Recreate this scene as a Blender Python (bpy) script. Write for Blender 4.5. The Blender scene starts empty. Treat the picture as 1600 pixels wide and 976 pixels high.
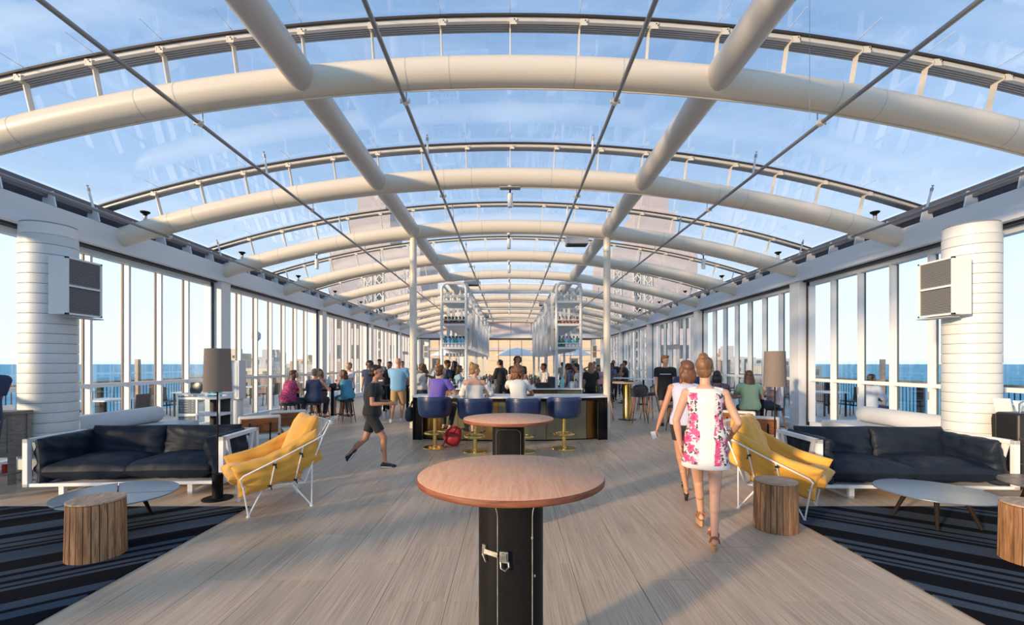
import bpy, bmesh, math, random
from mathutils import Vector, Matrix, Euler
PI = math.pi
R = math.radians
scene = bpy.context.scene
COL = scene.collection

# ---------------------------------------------------------------- camera, sky, sun, exposure
CH = 1.61                                    # eye height
cam_data = bpy.data.cameras.new('camera')
cam_data.sensor_width = 36.0
cam_data.lens = 715.0 / 1600.0 * 36.0
cam_data.shift_x = 3.0 / 1600.0
cam_data.shift_y = 80.0 / 1600.0
cam_data.clip_end = 60000
cam = bpy.data.objects.new('camera', cam_data)
cam.location = (0, 0, CH)
cam.rotation_euler = (R(90), 0, 0)
COL.objects.link(cam)
scene.camera = cam
scene.view_settings.view_transform = 'Standard'
scene.view_settings.look = 'None'
scene.view_settings.exposure = 1.02
scene.view_settings.gamma = 1.0
scene.view_settings.use_curve_mapping = False
scene.cycles.transparent_max_bounces = 24
scene.cycles.max_bounces = 8

world = bpy.data.worlds.new('sky')
scene.world = world
world.use_nodes = True
wn, wl = world.node_tree.nodes, world.node_tree.links
wn.clear()
w_out = wn.new('ShaderNodeOutputWorld')
w_bg = wn.new('ShaderNodeBackground')
w_bg.inputs['Strength'].default_value = 1.0
w_tc = wn.new('ShaderNodeTexCoord')
w_sep = wn.new('ShaderNodeSeparateXYZ')
wl.new(w_tc.outputs['Generated'], w_sep.inputs[0])
w_ramp = wn.new('ShaderNodeValToRGB')
els = w_ramp.color_ramp.elements
els[0].position = 0.0
els[0].color = (0.50, 0.575, 0.61, 1)
els[1].position = 1.0
els[1].color = (0.115, 0.205, 0.36, 1)
for p_, c_ in ((0.14, (0.46, 0.555, 0.635, 1)), (0.32, (0.235, 0.35, 0.515, 1)), (0.55, (0.14, 0.24, 0.40, 1))):
    e_ = els.new(p_)
    e_.color = c_
wl.new(w_sep.outputs['Z'], w_ramp.inputs[0])
w_map = wn.new('ShaderNodeMapping')
w_map.inputs['Scale'].default_value = (1.0, 1.6, 5.5)
wl.new(w_tc.outputs['Generated'], w_map.inputs[0])
w_noise = wn.new('ShaderNodeTexNoise')
w_noise.inputs['Scale'].default_value = 1.9
w_noise.inputs['Detail'].default_value = 7
w_noise.inputs['Roughness'].default_value = 0.55
w_noise.inputs['Distortion'].default_value = 0.35
wl.new(w_map.outputs[0], w_noise.inputs[0])
w_cr = wn.new('ShaderNodeMapRange')
w_cr.inputs['From Min'].default_value = 0.44
w_cr.inputs['From Max'].default_value = 0.78
w_cr.inputs['To Max'].default_value = 0.30
wl.new(w_noise.outputs[0], w_cr.inputs[0])
w_mix = wn.new('ShaderNodeMixRGB')
w_mix.inputs[2].default_value = (0.60, 0.66, 0.76, 1)
wl.new(w_cr.outputs[0], w_mix.inputs[0])
wl.new(w_ramp.outputs[0], w_mix.inputs[1])
wl.new(w_mix.outputs[0], w_bg.inputs[0])
wl.new(w_bg.outputs[0], w_out.inputs[0])

sun_data = bpy.data.lights.new('sun', 'SUN')
sun_data.energy = 2.8
sun_data.angle = R(4)
sun_data.color = (1.0, 0.74, 0.46)
sun = bpy.data.objects.new('sun', sun_data)
sun.rotation_euler = Vector((0.74, 0.62, -0.17)).to_track_quat('-Z', 'Y').to_euler()
sun.location = (-30, -20, 30)
COL.objects.link(sun)

# ---------------------------------------------------------------- helpers
rnd = random.Random(7)

def G(px, py, h=0.0):
    """world point seen at a photo pixel, at height h (pixel on or below the horizon plane of that height)"""
    Y = 715.0 * (CH - h) / (py - 568.0)
    return ((px - 797.0) * Y / 715.0, Y)

def AT(px, Y):
    return (px - 797.0) * Y / 715.0

def HY(py, Y):
    return CH - (py - 568.0) * Y / 715.0

def rotm(rx=0, ry=0, rz=0):
    return Euler((rx, ry, rz)).to_matrix()

class MB:
    def __init__(s):
        s.v, s.f = [], []
    def add(s, vs, fs):
        o = len(s.v)
        s.v += [tuple(v) for v in vs]
        s.f += [tuple(i + o for i in f) for f in fs]
        return s
    def box(s, c, d, rot=None):
        hx, hy, hz = d[0] / 2, d[1] / 2, d[2] / 2
        vs = [Vector((x, y, z)) for x in (-hx, hx) for y in (-hy, hy) for z in (-hz, hz)]
        if rot is not None:
            vs = [rot @ v for v in vs]
        c = Vector(c)
        return s.add([v + c for v in vs], [(0, 1, 3, 2), (4, 6, 7, 5), (0, 4, 5, 1), (2, 3, 7, 6), (0, 2, 6, 4), (1, 5, 7, 3)])
    def bb(s, x0, x1, y0, y1, z0, z1):
        return s.box(((x0 + x1) / 2, (y0 + y1) / 2, (z0 + z1) / 2), (abs(x1 - x0), abs(y1 - y0), abs(z1 - z0)))
    def loft(s, rings, cap=True, closed=True):
        n = len(rings[0])
        vs = [p for r in rings for p in r]
        fs = []
        for i in range(len(rings) - 1):
            a, b = i * n, (i + 1) * n
            for j in range(n if closed else n - 1):
                k = (j + 1) % n
                fs.append((a + j, a + k, b + k, b + j))
        if cap:
            fs.append(tuple(reversed(range(n))))
            fs.append(tuple(range((len(rings) - 1) * n, len(rings) * n)))
        return s.add(vs, fs)
    def frames(s, pts):
        pts = [Vector(p) for p in pts]
        out = []
        up = None
        for i, p in enumerate(pts):
            a = pts[max(i - 1, 0)]
            b = pts[min(i + 1, len(pts) - 1)]
            t = (b - a)
            t = t.normalized() if t.length > 1e-9 else Vector((0, 0, 1))
            if up is None:
                up = Vector((0, 0, 1)) if abs(t.z) < 0.9 else Vector((0, 1, 0))
            u = t.cross(up)
            u = u.normalized() if u.length > 1e-6 else t.orthogonal().normalized()
            w = u.cross(t).normalized()
            up = w
            out.append((p, u, w, t))
        return out
    def tube(s, pts, r, n=10, cap=True, closed=False):
        if closed:
            pts = list(pts)
            m = len(pts)
            rings = []
            fr = s.frames(pts + pts[:2])
            P = [Vector(p) for p in pts]
            for i in range(m):
                t = (P[(i + 1) % m] - P[i - 1]).normalized()
                u = t.cross(Vector((0, 0, 1)))
                u = u.normalized() if u.length > 1e-3 else t.orthogonal().normalized()
                w = u.cross(t)
                rings.append([P[i] + (u * math.cos(a) + w * math.sin(a)) * r for a in [2 * PI * k / n for k in range(n)]])
            rings.append(rings[0])
            return s.loft(rings, cap=False)
        rs = r if isinstance(r, (list, tuple)) else [r] * len(pts)
        rings = []
        for (p, u, w, t), rr in zip(s.frames(pts), rs):
            rings.append([p + (u * math.cos(a) + w * math.sin(a)) * rr for a in [2 * PI * k / n for k in range(n)]])
        return s.loft(rings, cap)
    def bar(s, pts, w, h, side=None):
        """rectangular section swept along pts; w across, h along the local up"""
        rings = []
        for (p, u, up, t) in s.frames(pts):
            rings.append([p + u * a * w / 2 + up * b * h / 2 for a, b in ((-1, -1), (1, -1), (1, 1), (-1, 1))])
        return s.loft(rings)
    def cyl(s, p0, p1, r0, r1=None, n=16):
        return s.tube([p0, p1], [r0, r0 if r1 is None else r1], n)
    def cap(s, p0, p1, r0, r1=None, n=10):
        """round-ended cone"""
        r1 = r0 if r1 is None else r1
        p0, p1 = Vector(p0), Vector(p1)
        t = p1 - p0
        t = t.normalized() if t.length > 1e-6 else Vector((0, 0, 1))
        pts, rs = [], []
        for a in (0.15, 0.6, 1.1):
            pts.append(p0 - t * r0 * math.cos(a)); rs.append(r0 * math.sin(a))
        pts.append(p0); rs.append(r0)
        pts.append(p1 + t * 1e-4); rs.append(r1)
        for a in (1.1, 0.6, 0.15):
            pts.append(p1 + t * r1 * math.cos(a)); rs.append(r1 * math.sin(a))
        return s.tube(pts, rs, n)
    def lathe(s, prof, c=(0, 0, 0), n=24, sx=1.0, sy=1.0):
        rings = [[(c[0] + r * sx * math.cos(2 * PI * k / n), c[1] + r * sy * math.sin(2 * PI * k / n), c[2] + z) for k in range(n)] for r, z in prof]
        return s.loft(rings)
    def ell(s, c, r, rot=None, n=14, m=8, e=1.0):
        rings = []
        c = Vector(c)
        def sp(v):
            return math.copysign(abs(v) ** e, v)
        for i in range(m + 1):
            ph = -PI / 2 + PI * (i + (0.03 if i == 0 else -0.03 if i == m else 0)) / m
            ring = []
            for k in range(n):
                th = 2 * PI * k / n
                v = Vector((r[0] * sp(math.cos(ph)) * sp(math.cos(th)), r[1] * sp(math.cos(ph)) * sp(math.sin(th)), r[2] * sp(math.sin(ph))))
                ring.append((rot @ v if rot is not None else v) + c)
            rings.append(ring)
        return s.loft(rings)
    def prism(s, poly, z0, z1):
        n = len(poly)
        return s.loft([[(x, y, z0) for x, y in poly], [(x, y, z1) for x, y in poly]])
    def mesh(s, name, mat=None, smooth=35):
        me = bpy.data.meshes.new(name)
        me.from_pydata(s.v, [], s.f)
        if mat is not None:
            me.materials.append(mat)
        if smooth:
            me.polygons.foreach_set('use_smooth', [True] * len(me.polygons))
            me.set_sharp_from_angle(angle=R(smooth))
        me.update()
        return me
    def build(s, name, mat, parent=None, smooth=35, bevel=0.0, loc=None, rot=None):
        o = bpy.data.objects.new(name, s.mesh(name, mat, smooth))
        COL.objects.link(o)
        if parent is not None:
            o.parent = parent
        if loc is not None:
            o.location = loc
        if rot is not None:
            o.rotation_euler = rot
        if bevel:
            m = o.modifiers.new('bevel', 'BEVEL')
            m.width = bevel
            m.segments = 2
            m.limit_method = 'ANGLE'
            m.angle_limit = R(50)
            m.use_clamp_overlap = True
        return o

def tag(o, label=None, cat=None, group=None, kind=None):
    if label: o['label'] = label
    if cat: o['category'] = cat
    if group: o['group'] = group
    if kind: o['kind'] = kind
    return o

def empty(name, loc=(0, 0, 0), rz=0.0, parent=None):
    o = bpy.data.objects.new(name, None)
    o.location = loc
    o.rotation_euler = (0, 0, rz)
    o.empty_display_size = 0.1
    COL.objects.link(o)
    if parent is not None:
        o.parent = parent
    return o

def kids(o):
    return [c for c in ALLKIDS.get(o.name, [])]

def copy_tree(o, loc=None, rz=None, label=None, parent=None):
    c = o.copy()
    COL.objects.link(c)
    c.parent = parent
    if loc is not None: c.location = loc
    if rz is not None: c.rotation_euler = (0, 0, rz)
    if label: c['label'] = label
    for ch in list(o.children):
        copy_tree(ch, parent=c)
    return c

def place(me, name, loc, parent=None, rot=(0, 0, 0), scale=None):
    o = bpy.data.objects.new(name, me)
    o.location = loc
    o.rotation_euler = rot
    if scale is not None:
        o.scale = scale
    if parent is not None:
        o.parent = parent
    COL.objects.link(o)
    return o

# ---------------------------------------------------------------- materials
MATS = {}
def mat(name, col=(0.8, 0.8, 0.8), rough=0.5, metal=0.0, noise=None, bump=0.0, bscale=40.0, coat=0.0, vary=0.0, sheen=0.0, spec=None, stretch=None, emit=None):
    """noise = (scale, colour2, amount); vary = brightness change from object to object"""
    if name in MATS:
        return MATS[name]
    m = bpy.data.materials.new(name)
    m.use_nodes = True
    nt = m.node_tree
    b = nt.nodes['Principled BSDF']
    b.inputs['Base Color'].default_value = (*col, 1)
    b.inputs['Roughness'].default_value = rough
    b.inputs['Metallic'].default_value = metal
    if coat: b.inputs['Coat Weight'].default_value = coat
    if sheen: b.inputs['Sheen Weight'].default_value = sheen
    if spec is not None: b.inputs['Specular IOR Level'].default_value = spec
    if emit:
        b.inputs['Emission Color'].default_value = (*emit[0], 1)
        b.inputs['Emission Strength'].default_value = emit[1]
    tc = nt.nodes.new('ShaderNodeTexCoord')
    src = tc.outputs['Object']
    if stretch:
        mp = nt.nodes.new('ShaderNodeMapping')
        mp.inputs['Scale'].default_value = stretch
        nt.links.new(src, mp.inputs[0])
        src = mp.outputs[0]
    cur = None
    if noise:
        n = nt.nodes.new('ShaderNodeTexNoise')
        n.inputs['Scale'].default_value = noise[0]
        n.inputs['Detail'].default_value = 5
        nt.links.new(src, n.inputs[0])
        r = nt.nodes.new('ShaderNodeMapRange')
        r.inputs['From Min'].default_value = 0.35
        r.inputs['From Max'].default_value = 0.65
        r.inputs['To Max'].default_value = noise[2]
        nt.links.new(n.outputs[0], r.inputs[0])
        mx = nt.nodes.new('ShaderNodeMixRGB')
        mx.inputs[1].default_value = (*col, 1)
        mx.inputs[2].default_value = (*noise[1], 1)
        nt.links.new(r.outputs[0], mx.inputs[0])
        cur = mx.outputs[0]
    if vary:
        oi = nt.nodes.new('ShaderNodeObjectInfo')
        r = nt.nodes.new('ShaderNodeMapRange')
        r.inputs['To Min'].default_value = 1 - vary
        r.inputs['To Max'].default_value = 1 + vary
        nt.links.new(oi.outputs['Random'], r.inputs[0])
        h = nt.nodes.new('ShaderNodeHueSaturation')
        nt.links.new(r.outputs[0], h.inputs['Value'])
        if cur is not None:
            nt.links.new(cur, h.inputs['Color'])
        else:
            h.inputs['Color'].default_value = (*col, 1)
        cur = h.outputs[0]
    if cur is not None:
        nt.links.new(cur, b.inputs['Base Color'])
    if bump:
        n = nt.nodes.new('ShaderNodeTexNoise')
        n.inputs['Scale'].default_value = bscale
        n.inputs['Detail'].default_value = 4
        nt.links.new(src, n.inputs[0])
        bp = nt.nodes.new('ShaderNodeBump')
        bp.inputs['Strength'].default_value = bump
        bp.inputs['Distance'].default_value = 0.01
        nt.links.new(n.outputs[0], bp.inputs['Height'])
        nt.links.new(bp.outputs[0], b.inputs['Normal'])
    MATS[name] = m
    return m

def glass_mat(name, tint=(1, 1, 1), base=0.04, edge=0.5, power=3.0, rough=0.02):
    m = bpy.data.materials.new(name)
    m.use_nodes = True
    nt = m.node_tree
    nt.nodes.clear()
    out = nt.nodes.new('ShaderNodeOutputMaterial')
    t = nt.nodes.new('ShaderNodeBsdfTransparent')
    t.inputs[0].default_value = (*tint, 1)
    g = nt.nodes.new('ShaderNodeBsdfGlossy')
    g.inputs['Roughness'].default_value = rough
    g.inputs[0].default_value = (0.95, 0.97, 1.0, 1)
    lw = nt.nodes.new('ShaderNodeLayerWeight')
    lw.inputs[0].default_value = 0.5
    pw = nt.nodes.new('ShaderNodeMath')
    pw.operation = 'POWER'
    pw.inputs[1].default_value = power
    mr = nt.nodes.new('ShaderNodeMapRange')
    mr.inputs['To Min'].default_value = base
    mr.inputs['To Max'].default_value = edge
    mx = nt.nodes.new('ShaderNodeMixShader')
    nt.links.new(lw.outputs['Facing'], pw.inputs[0])
    nt.links.new(pw.outputs[0], mr.inputs[0])
    nt.links.new(mr.outputs[0], mx.inputs[0])
    nt.links.new(t.outputs[0], mx.inputs[1])
    nt.links.new(g.outputs[0], mx.inputs[2])
    nt.links.new(mx.outputs[0], out.inputs[0])
    MATS[name] = m
    return m

WHITE = mat('white_paint', (0.80, 0.81, 0.82), 0.42)
STEEL = mat('cream_steel_paint', (0.84, 0.745, 0.61), 0.38, noise=(1.2, (0.80, 0.70, 0.57), 0.6))
PURL = mat('shaded_cream_steel_paint', (0.60, 0.57, 0.53), 0.38)  # same paint as the ribs, with the purlins' shade put into the colour
CLAD = mat('column_cladding', (0.66, 0.69, 0.71), 0.45, vary=0.02)
FRAME = mat('window_frame', (0.78, 0.80, 0.82), 0.35)
DARKF = mat('dark_seal', (0.05, 0.05, 0.055), 0.5)
PIPE = mat('grey_pipe', (0.30, 0.30, 0.31), 0.35, 0.5)
GREYM = mat('grey_aluminium', (0.42, 0.42, 0.44), 0.45, 0.3)
GLASS = glass_mat('window_glass', (0.985, 0.995, 1.0), 0.02, 0.30, 3.5)
ROOFG = glass_mat('roof_glass', (0.99, 0.995, 1.0), 0.025, 0.30, 2.5)
BLACK = mat('black_metal', (0.006, 0.006, 0.007), 0.55, 0.0, spec=0.15, noise=(9, (0.012, 0.011, 0.010), 0.5))
BLACKP = mat('black_plastic', (0.012, 0.012, 0.014), 0.45)
BRASS = mat('polished_brass', (0.83, 0.60, 0.20), 0.22, 1.0)
CHROME = mat('chrome', (0.75, 0.76, 0.78), 0.18, 1.0)
WIREW = mat('white_wire', (0.84, 0.84, 0.84), 0.35)

def floor_mat():
    m = bpy.data.materials.new('linear_floor_tile')
    m.use_nodes = True
    nt = m.node_tree
    L = nt.links.new
    b = nt.nodes['Principled BSDF']
    geo = nt.nodes.new('ShaderNodeNewGeometry')
    oi = nt.nodes.new('ShaderNodeObjectInfo')
    mp = nt.nodes.new('ShaderNodeMapping')
    mp.inputs['Scale'].default_value = (120.0, 1.6, 1.0)
    L(geo.outputs['Position'], mp.inputs[0])
    off = nt.nodes.new('ShaderNodeVectorMath')
    off.operation = 'ADD'
    cmb = nt.nodes.new('ShaderNodeCombineXYZ')
    ml = nt.nodes.new('ShaderNodeMath'); ml.operation = 'MULTIPLY'; ml.inputs[1].default_value = 60
    L(oi.outputs['Random'], ml.inputs[0])
    L(ml.outputs[0], cmb.inputs[1])
    L(mp.outputs[0], off.inputs[0]); L(cmb.outputs[0], off.inputs[1])
    n1 = nt.nodes.new('ShaderNodeTexNoise'); n1.inputs['Scale'].default_value = 1.0; n1.inputs['Detail'].default_value = 3
    L(off.outputs[0], n1.inputs[0])
    mp2 = nt.nodes.new('ShaderNodeMapping'); mp2.inputs['Scale'].default_value = (14.0, 0.6, 1.0)
    L(geo.outputs['Position'], mp2.inputs[0])
    n2 = nt.nodes.new('ShaderNodeTexNoise'); n2.inputs['Scale'].default_value = 1.0; n2.inputs['Detail'].default_value = 3
    L(mp2.outputs[0], n2.inputs[0])
    r1 = nt.nodes.new('ShaderNodeValToRGB')
    e = r1.color_ramp.elements
    e[0].position = 0.30; e[0].color = (0.40, 0.275, 0.18, 1)
    e[1].position = 0.68; e[1].color = (0.66, 0.495, 0.345, 1)
    k = e.new(0.48); k.color = (0.56, 0.41, 0.28, 1)
    L(n1.outputs[0], r1.inputs[0])
    hs = nt.nodes.new('ShaderNodeHueSaturation')
    mr = nt.nodes.new('ShaderNodeMapRange'); mr.inputs['From Min'].default_value = 0.3; mr.inputs['From Max'].default_value = 0.7
    mr.inputs['To Min'].default_value = 0.86; mr.inputs['To Max'].default_value = 1.10
    L(n2.outputs[0], mr.inputs[0]); L(mr.outputs[0], hs.inputs['Value']); L(r1.outputs[0], hs.inputs['Color'])
    hs2 = nt.nodes.new('ShaderNodeHueSaturation')
    mr2 = nt.nodes.new('ShaderNodeMapRange'); mr2.inputs['To Min'].default_value = 0.94; mr2.inputs['To Max'].default_value = 1.06
    L(oi.outputs['Random'], mr2.inputs[0]); L(mr2.outputs[0], hs2.inputs['Value']); L(hs.outputs[0], hs2.inputs['Color'])
    L(hs2.outputs[0], b.inputs['Base Color'])
    b.inputs['Roughness'].default_value = 0.42
    bp = nt.nodes.new('ShaderNodeBump'); bp.inputs['Strength'].default_value = 0.15; bp.inputs['Distance'].default_value = 0.002
    L(n1.outputs[0], bp.inputs['Height']); L(bp.outputs[0], b.inputs['Normal'])
    return m
TILE = floor_mat()

def wood_mat(name, c1, c2, c3, scale=(3.0, 40.0, 3.0), rough=0.4, vary=0.0, coat=0.0, dist=1.5):
    m = bpy.data.materials.new(name)
    m.use_nodes = True
    nt = m.node_tree
    L = nt.links.new
    b = nt.nodes['Principled BSDF']
    tc = nt.nodes.new('ShaderNodeTexCoord')
    oi = nt.nodes.new('ShaderNodeObjectInfo')
    ml = nt.nodes.new('ShaderNodeMath'); ml.operation = 'MULTIPLY'; ml.inputs[1].default_value = 37
    L(oi.outputs['Random'], ml.inputs[0])
    ad = nt.nodes.new('ShaderNodeVectorMath'); ad.operation = 'ADD'
    L(tc.outputs['Object'], ad.inputs[0]); L(ml.outputs[0], ad.inputs[1])
    mp = nt.nodes.new('ShaderNodeMapping'); mp.inputs['Scale'].default_value = scale
    L(ad.outputs[0], mp.inputs[0])
    n = nt.nodes.new('ShaderNodeTexNoise'); n.inputs['Scale'].default_value = 1.0; n.inputs['Detail'].default_value = 6; n.inputs['Distortion'].default_value = dist
    L(mp.outputs[0], n.inputs[0])
    r = nt.nodes.new('ShaderNodeValToRGB')
    e = r.color_ramp.elements
    e[0].position = 0.3; e[0].color = (*c1, 1)
    e[1].position = 0.72; e[1].color = (*c3, 1)
    k = e.new(0.5); k.color = (*c2, 1)
    L(n.outputs[0], r.inputs[0])
    cur = r.outputs[0]
    if vary:
        mr = nt.nodes.new('ShaderNodeMapRange'); mr.inputs['To Min'].default_value = 1 - vary; mr.inputs['To Max'].default_value = 1 + vary
        hs = nt.nodes.new('ShaderNodeHueSaturation')
        L(oi.outputs['Random'], mr.inputs[0]); L(mr.outputs[0], hs.inputs['Value']); L(cur, hs.inputs['Color'])
        cur = hs.outputs[0]
    L(cur, b.inputs['Base Color'])
    b.inputs['Roughness'].default_value = rough
    if coat: b.inputs['Coat Weight'].default_value = coat; b.inputs['Coat Roughness'].default_value = 0.2
    bp = nt.nodes.new('ShaderNodeBump'); bp.inputs['Strength'].default_value = 0.2; bp.inputs['Distance'].default_value = 0.004
    L(n.outputs[0], bp.inputs['Height']); L(bp.outputs[0], b.inputs['Normal'])
    MATS[name] = m
    return m
TABLEW = wood_mat('table_top_wood', (0.66, 0.31, 0.17), (0.74, 0.38, 0.215), (0.79, 0.43, 0.25), (26.0, 3.0, 3.0), 0.55, 0, 0.0, 2.2)
EDGEW = wood_mat('table_edge_wood', (0.12, 0.033, 0.013), (0.20, 0.06, 0.024), (0.28, 0.09, 0.038), (6.0, 6.0, 60.0), 0.6)
STAVE = wood_mat('reclaimed_stave', (0.14, 0.065, 0.028), (0.30, 0.150, 0.068), (0.44, 0.25, 0.13), (40.0, 40.0, 3.0), 0.6, 0.35)
STUMPT = wood_mat('stump_top_wood', (0.30, 0.17, 0.10), (0.44, 0.29, 0.19), (0.58, 0.42, 0.30), (30.0, 5.0, 5.0), 0.6, 0.05)
WALNUT = wood_mat('walnut', (0.16, 0.055, 0.022), (0.26, 0.095, 0.04), (0.34, 0.14, 0.06), (6.0, 40.0, 40.0), 0.35)
REDWOOD = wood_mat('reddish_leg_wood', (0.20, 0.055, 0.025), (0.32, 0.10, 0.05), (0.42, 0.15, 0.08), (30.0, 30.0, 3.0), 0.4)
DARKW = wood_mat('dark_leg_wood', (0.018, 0.010, 0.007), (0.035, 0.02, 0.012), (0.06, 0.035, 0.02), (30.0, 30.0, 3.0), 0.4)
GREYW = wood_mat('weathered_grey_wood', (0.16, 0.14, 0.12), (0.24, 0.21, 0.185), (0.32, 0.28, 0.25), (4.0, 4.0, 40.0), 0.6)

# ---------------------------------------------------------------- building dimensions
RIBY = [5.38 + 3.048 * i for i in range(-1, 11)]     # 2.33 ... 35.86
YEND = 35.86
XP = 7.12                                             # inner face of the pillars and edge beam
XG = 7.42                                             # glazing plane
PILY = [5.38 + 6.096 * i for i in range(0, 6)]
def rib_z(x): return 5.04 - 23.7 + math.sqrt(23.7 ** 2 - x * x)
def outer_z(x): return 5.57 - 25.0 + math.sqrt(25.0 ** 2 - x * x)

# floor ----------------------------------------------------------
fl = MB().bb(-7.9, 7.9, -1.2, 36.1, -0.30, -0.012).build('floor', mat('tile_grout', (0.13, 0.105, 0.085), 0.8), smooth=0)
tag(fl, 'beige linear-textured tile floor running the length of the hall', None, None, 'structure')
TW, TL, GAP = 0.457, 0.914, 0.0035
tme = MB().box((0, 0, -0.006), (TW - GAP, TL - GAP, 0.012)).mesh('floor_tile', TILE, smooth=0)
tiles = []
ncol = 17
for c in range(-ncol, ncol):
    x = (c + 0.5) * TW + 0.03
    if abs(x) > 7.9 - TW / 2: continue
    offy = (c % 3) * TL / 3 * (1 if c % 2 else 2)
    y = -0.4 - (offy % TL)
    while y < 36:
        if y > -1.0:
            tiles.append((math.hypot(x * 0.8, y - 1.2) + (3 if y < 1.3 else 0), x, y))
        y += TL
tiles.sort()
for i, (_, x, y) in enumerate(tiles[:290]):
    place(tme, 'floor_tile', (x, y, 0), fl)
far_t = MB()
for _, x, y in tiles[290:]:
    far_t.box((x, y, -0.006), (TW - GAP, TL - GAP, 0.012))
tag(far_t.build('floor_tiles_beyond', TILE, fl, smooth=0), kind='stuff')

# ceiling: ribs, purlins, outer rails, glass ---------------------------------
ceil = empty('ceiling', (0, 0, 0))
tag(ceil, 'barrel vaulted glass roof on cream tubular steel ribs', None, None, 'structure')
XS = [-7.2 + 14.4 * i / 48 for i in range(49)]
ribm = MB().tube([(x, 0, rib_z(x)) for x in XS], 0.168, 20)
for sx in (-1, 1):                                     # welded end plates
    pass
rib_me = ribm.mesh('roof_rib', STEEL, 50)
seam = MB()
for x in (-6.2, -5.75, -4.3, -3.85, -1.2, -0.7, 0.75, 1.3, 3.8, 4.3, 5.8, 6.2):
    a = Vector((x - 0.006, 0, rib_z(x - 0.006))); b = Vector((x + 0.006, 0, rib_z(x + 0.006)))
    seam.tube([a, b], 0.1695, 20)
seam_me = seam.mesh('weld_seam', mat('seam_paint', (0.60, 0.57, 0.53), 0.5))
XO = [-7.5 + 15.0 * i / 48 for i in range(49)]
def arcbar(dy0, dy1, dz0, dz1):
    m = MB()
    rings = [[(x, dy0, outer_z(x) + dz0), (x, dy1, outer_z(x) + dz0), (x, dy1, outer_z(x) + dz1), (x, dy0, outer_z(x) + dz1)] for x in XO]
    return m.loft(rings)
rail_white_me = arcbar(-0.105, -0.06, -0.012, 0.05).mesh('arched_rail', mat('rail_cream', (0.72, 0.68, 0.62), 0.4))
rm = MB()
for k in range(5):
    y0 = -0.06 + 0.034 * k
    rings = [[(x, y0, outer_z(x) + 0.0), (x, y0 + 0.024, outer_z(x) + 0.0), (x, y0 + 0.024, outer_z(x) + 0.05), (x, y0, outer_z(x) + 0.05)] for x in XO]
    rm.loft(rings)
rings = [[(x, -0.06, outer_z(x) + 0.03), (x, 0.11, outer_z(x) + 0.03), (x, 0.11, outer_z(x) + 0.055), (x, -0.06, outer_z(x) + 0.055)] for x in XO]
rm.loft(rings)
rail_rib_me = rm.mesh('ribbed_rail', GREYM)
seal_me = arcbar(-0.135, -0.105, 0.035, 0.06).mesh('rubber_seal', mat('brown_seal', (0.045, 0.032, 0.028), 0.6))
SO = [-6.4 + 0.8 * i for i in range(17)]
def standoff_mesh(x):
    m = MB()
    z0, z1 = rib_z(x) + 0.13, outer_z(x) + 0.0
    nrm = Vector((x / 23.7, 0, 1)).normalized()
    h = z1 - z0
    top = Vector((x, 0, z0)) + nrm * h
    m.bar([(x, 0, z0), top], 0.015, 0.075)
    m.box(top + Vector((0.035, -0.12, -0.022)), (0.085, 0.006, 0.075))
    m.box(top + Vector((0, -0.06, -0.02)), (0.015, 0.13, 0.045))
    return m.mesh('standoff', STEEL)
so_me = [standoff_mesh(x) for x in SO]
bolt = MB()
for x in SO:
    top = Vector((x, 0, outer_z(x)))
    for dx in (0.05, 0.068):
        bolt.cyl(top + Vector((dx + x * 0.02, -0.13, -0.005 - (dx - 0.05) * 1.2)), top + Vector((dx + x * 0.02, -0.115, -0.005 - (dx - 0.05) * 1.2)), 0.007, n=6)
bolt_me = bolt.mesh('bolts', DARKF)
for i, y in enumerate(RIBY):
    rb = place(rib_me, 'roof_rib', (0, y, 0), ceil)
    place(seam_me, 'weld_seam', (0, 0, 0), rb)
    place(rail_white_me, 'arched_rail', (0, 0, 0), rb)
    place(rail_rib_me, 'ribbed_rail', (0, 0, 0), rb)
    place(seal_me, 'rubber_seal', (0, 0, 0), rb)
    for m in so_me:
        place(m, 'standoff', (0, 0, 0), rb)
    if i < 5:
        tag(place(bolt_me, 'bolt_heads', (0, 0, 0), rb), kind='stuff')
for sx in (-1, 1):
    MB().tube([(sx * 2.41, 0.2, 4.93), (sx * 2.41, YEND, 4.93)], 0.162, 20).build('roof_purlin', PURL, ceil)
# thin conduit strapped under each rib
cond = MB().tube([(x, 0.03, rib_z(x) - 0.18) for x in XS[2:-2]], 0.011, 6).mesh('conduit', STEEL)
for y in RIBY[1:5]:
    place(cond, 'conduit', (0, y, 0), ceil)
# glass panels of the vault, one sheet a bay and a third of the span
def vault_panel(x0, x1, y0, y1):
    m = MB()
    n = 12
    rings = []
    for k in range(n + 1):
        x = x0 + (x1 - x0) * k / n
        z = outer_z(x) + 0.065
        rings.append([(x, y0, z), (x, y1, z), (x, y1, z + 0.012), (x, y0, z + 0.012)])
    return m.loft(rings)
for i in range(len(RIBY) - 1):
    vault_panel(-7.45, 7.45, RIBY[i] + 0.012, RIBY[i + 1] - 0.012).build('roof_glass_panel', ROOFG, ceil)
vault_panel(-7.45, 7.45, RIBY[0] - 3.036, RIBY[0] - 0.012).build('roof_glass_panel', ROOFG, ceil)
# translucent joint lines between panels seen through the glass
jl = MB()
for i in range(len(RIBY) - 1):
    for x in SO:
        z = outer_z(x) + 0.085
        jl.box((x, RIBY[i] - 0.28, z), (0.007, 0.34, 0.004), rotm(0, math.atan(x / 25), 0))
tag(jl.build('panel_clips', mat('clip_white', (0.85, 0.87, 0.9), 0.5), ceil), kind='stuff')

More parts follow.
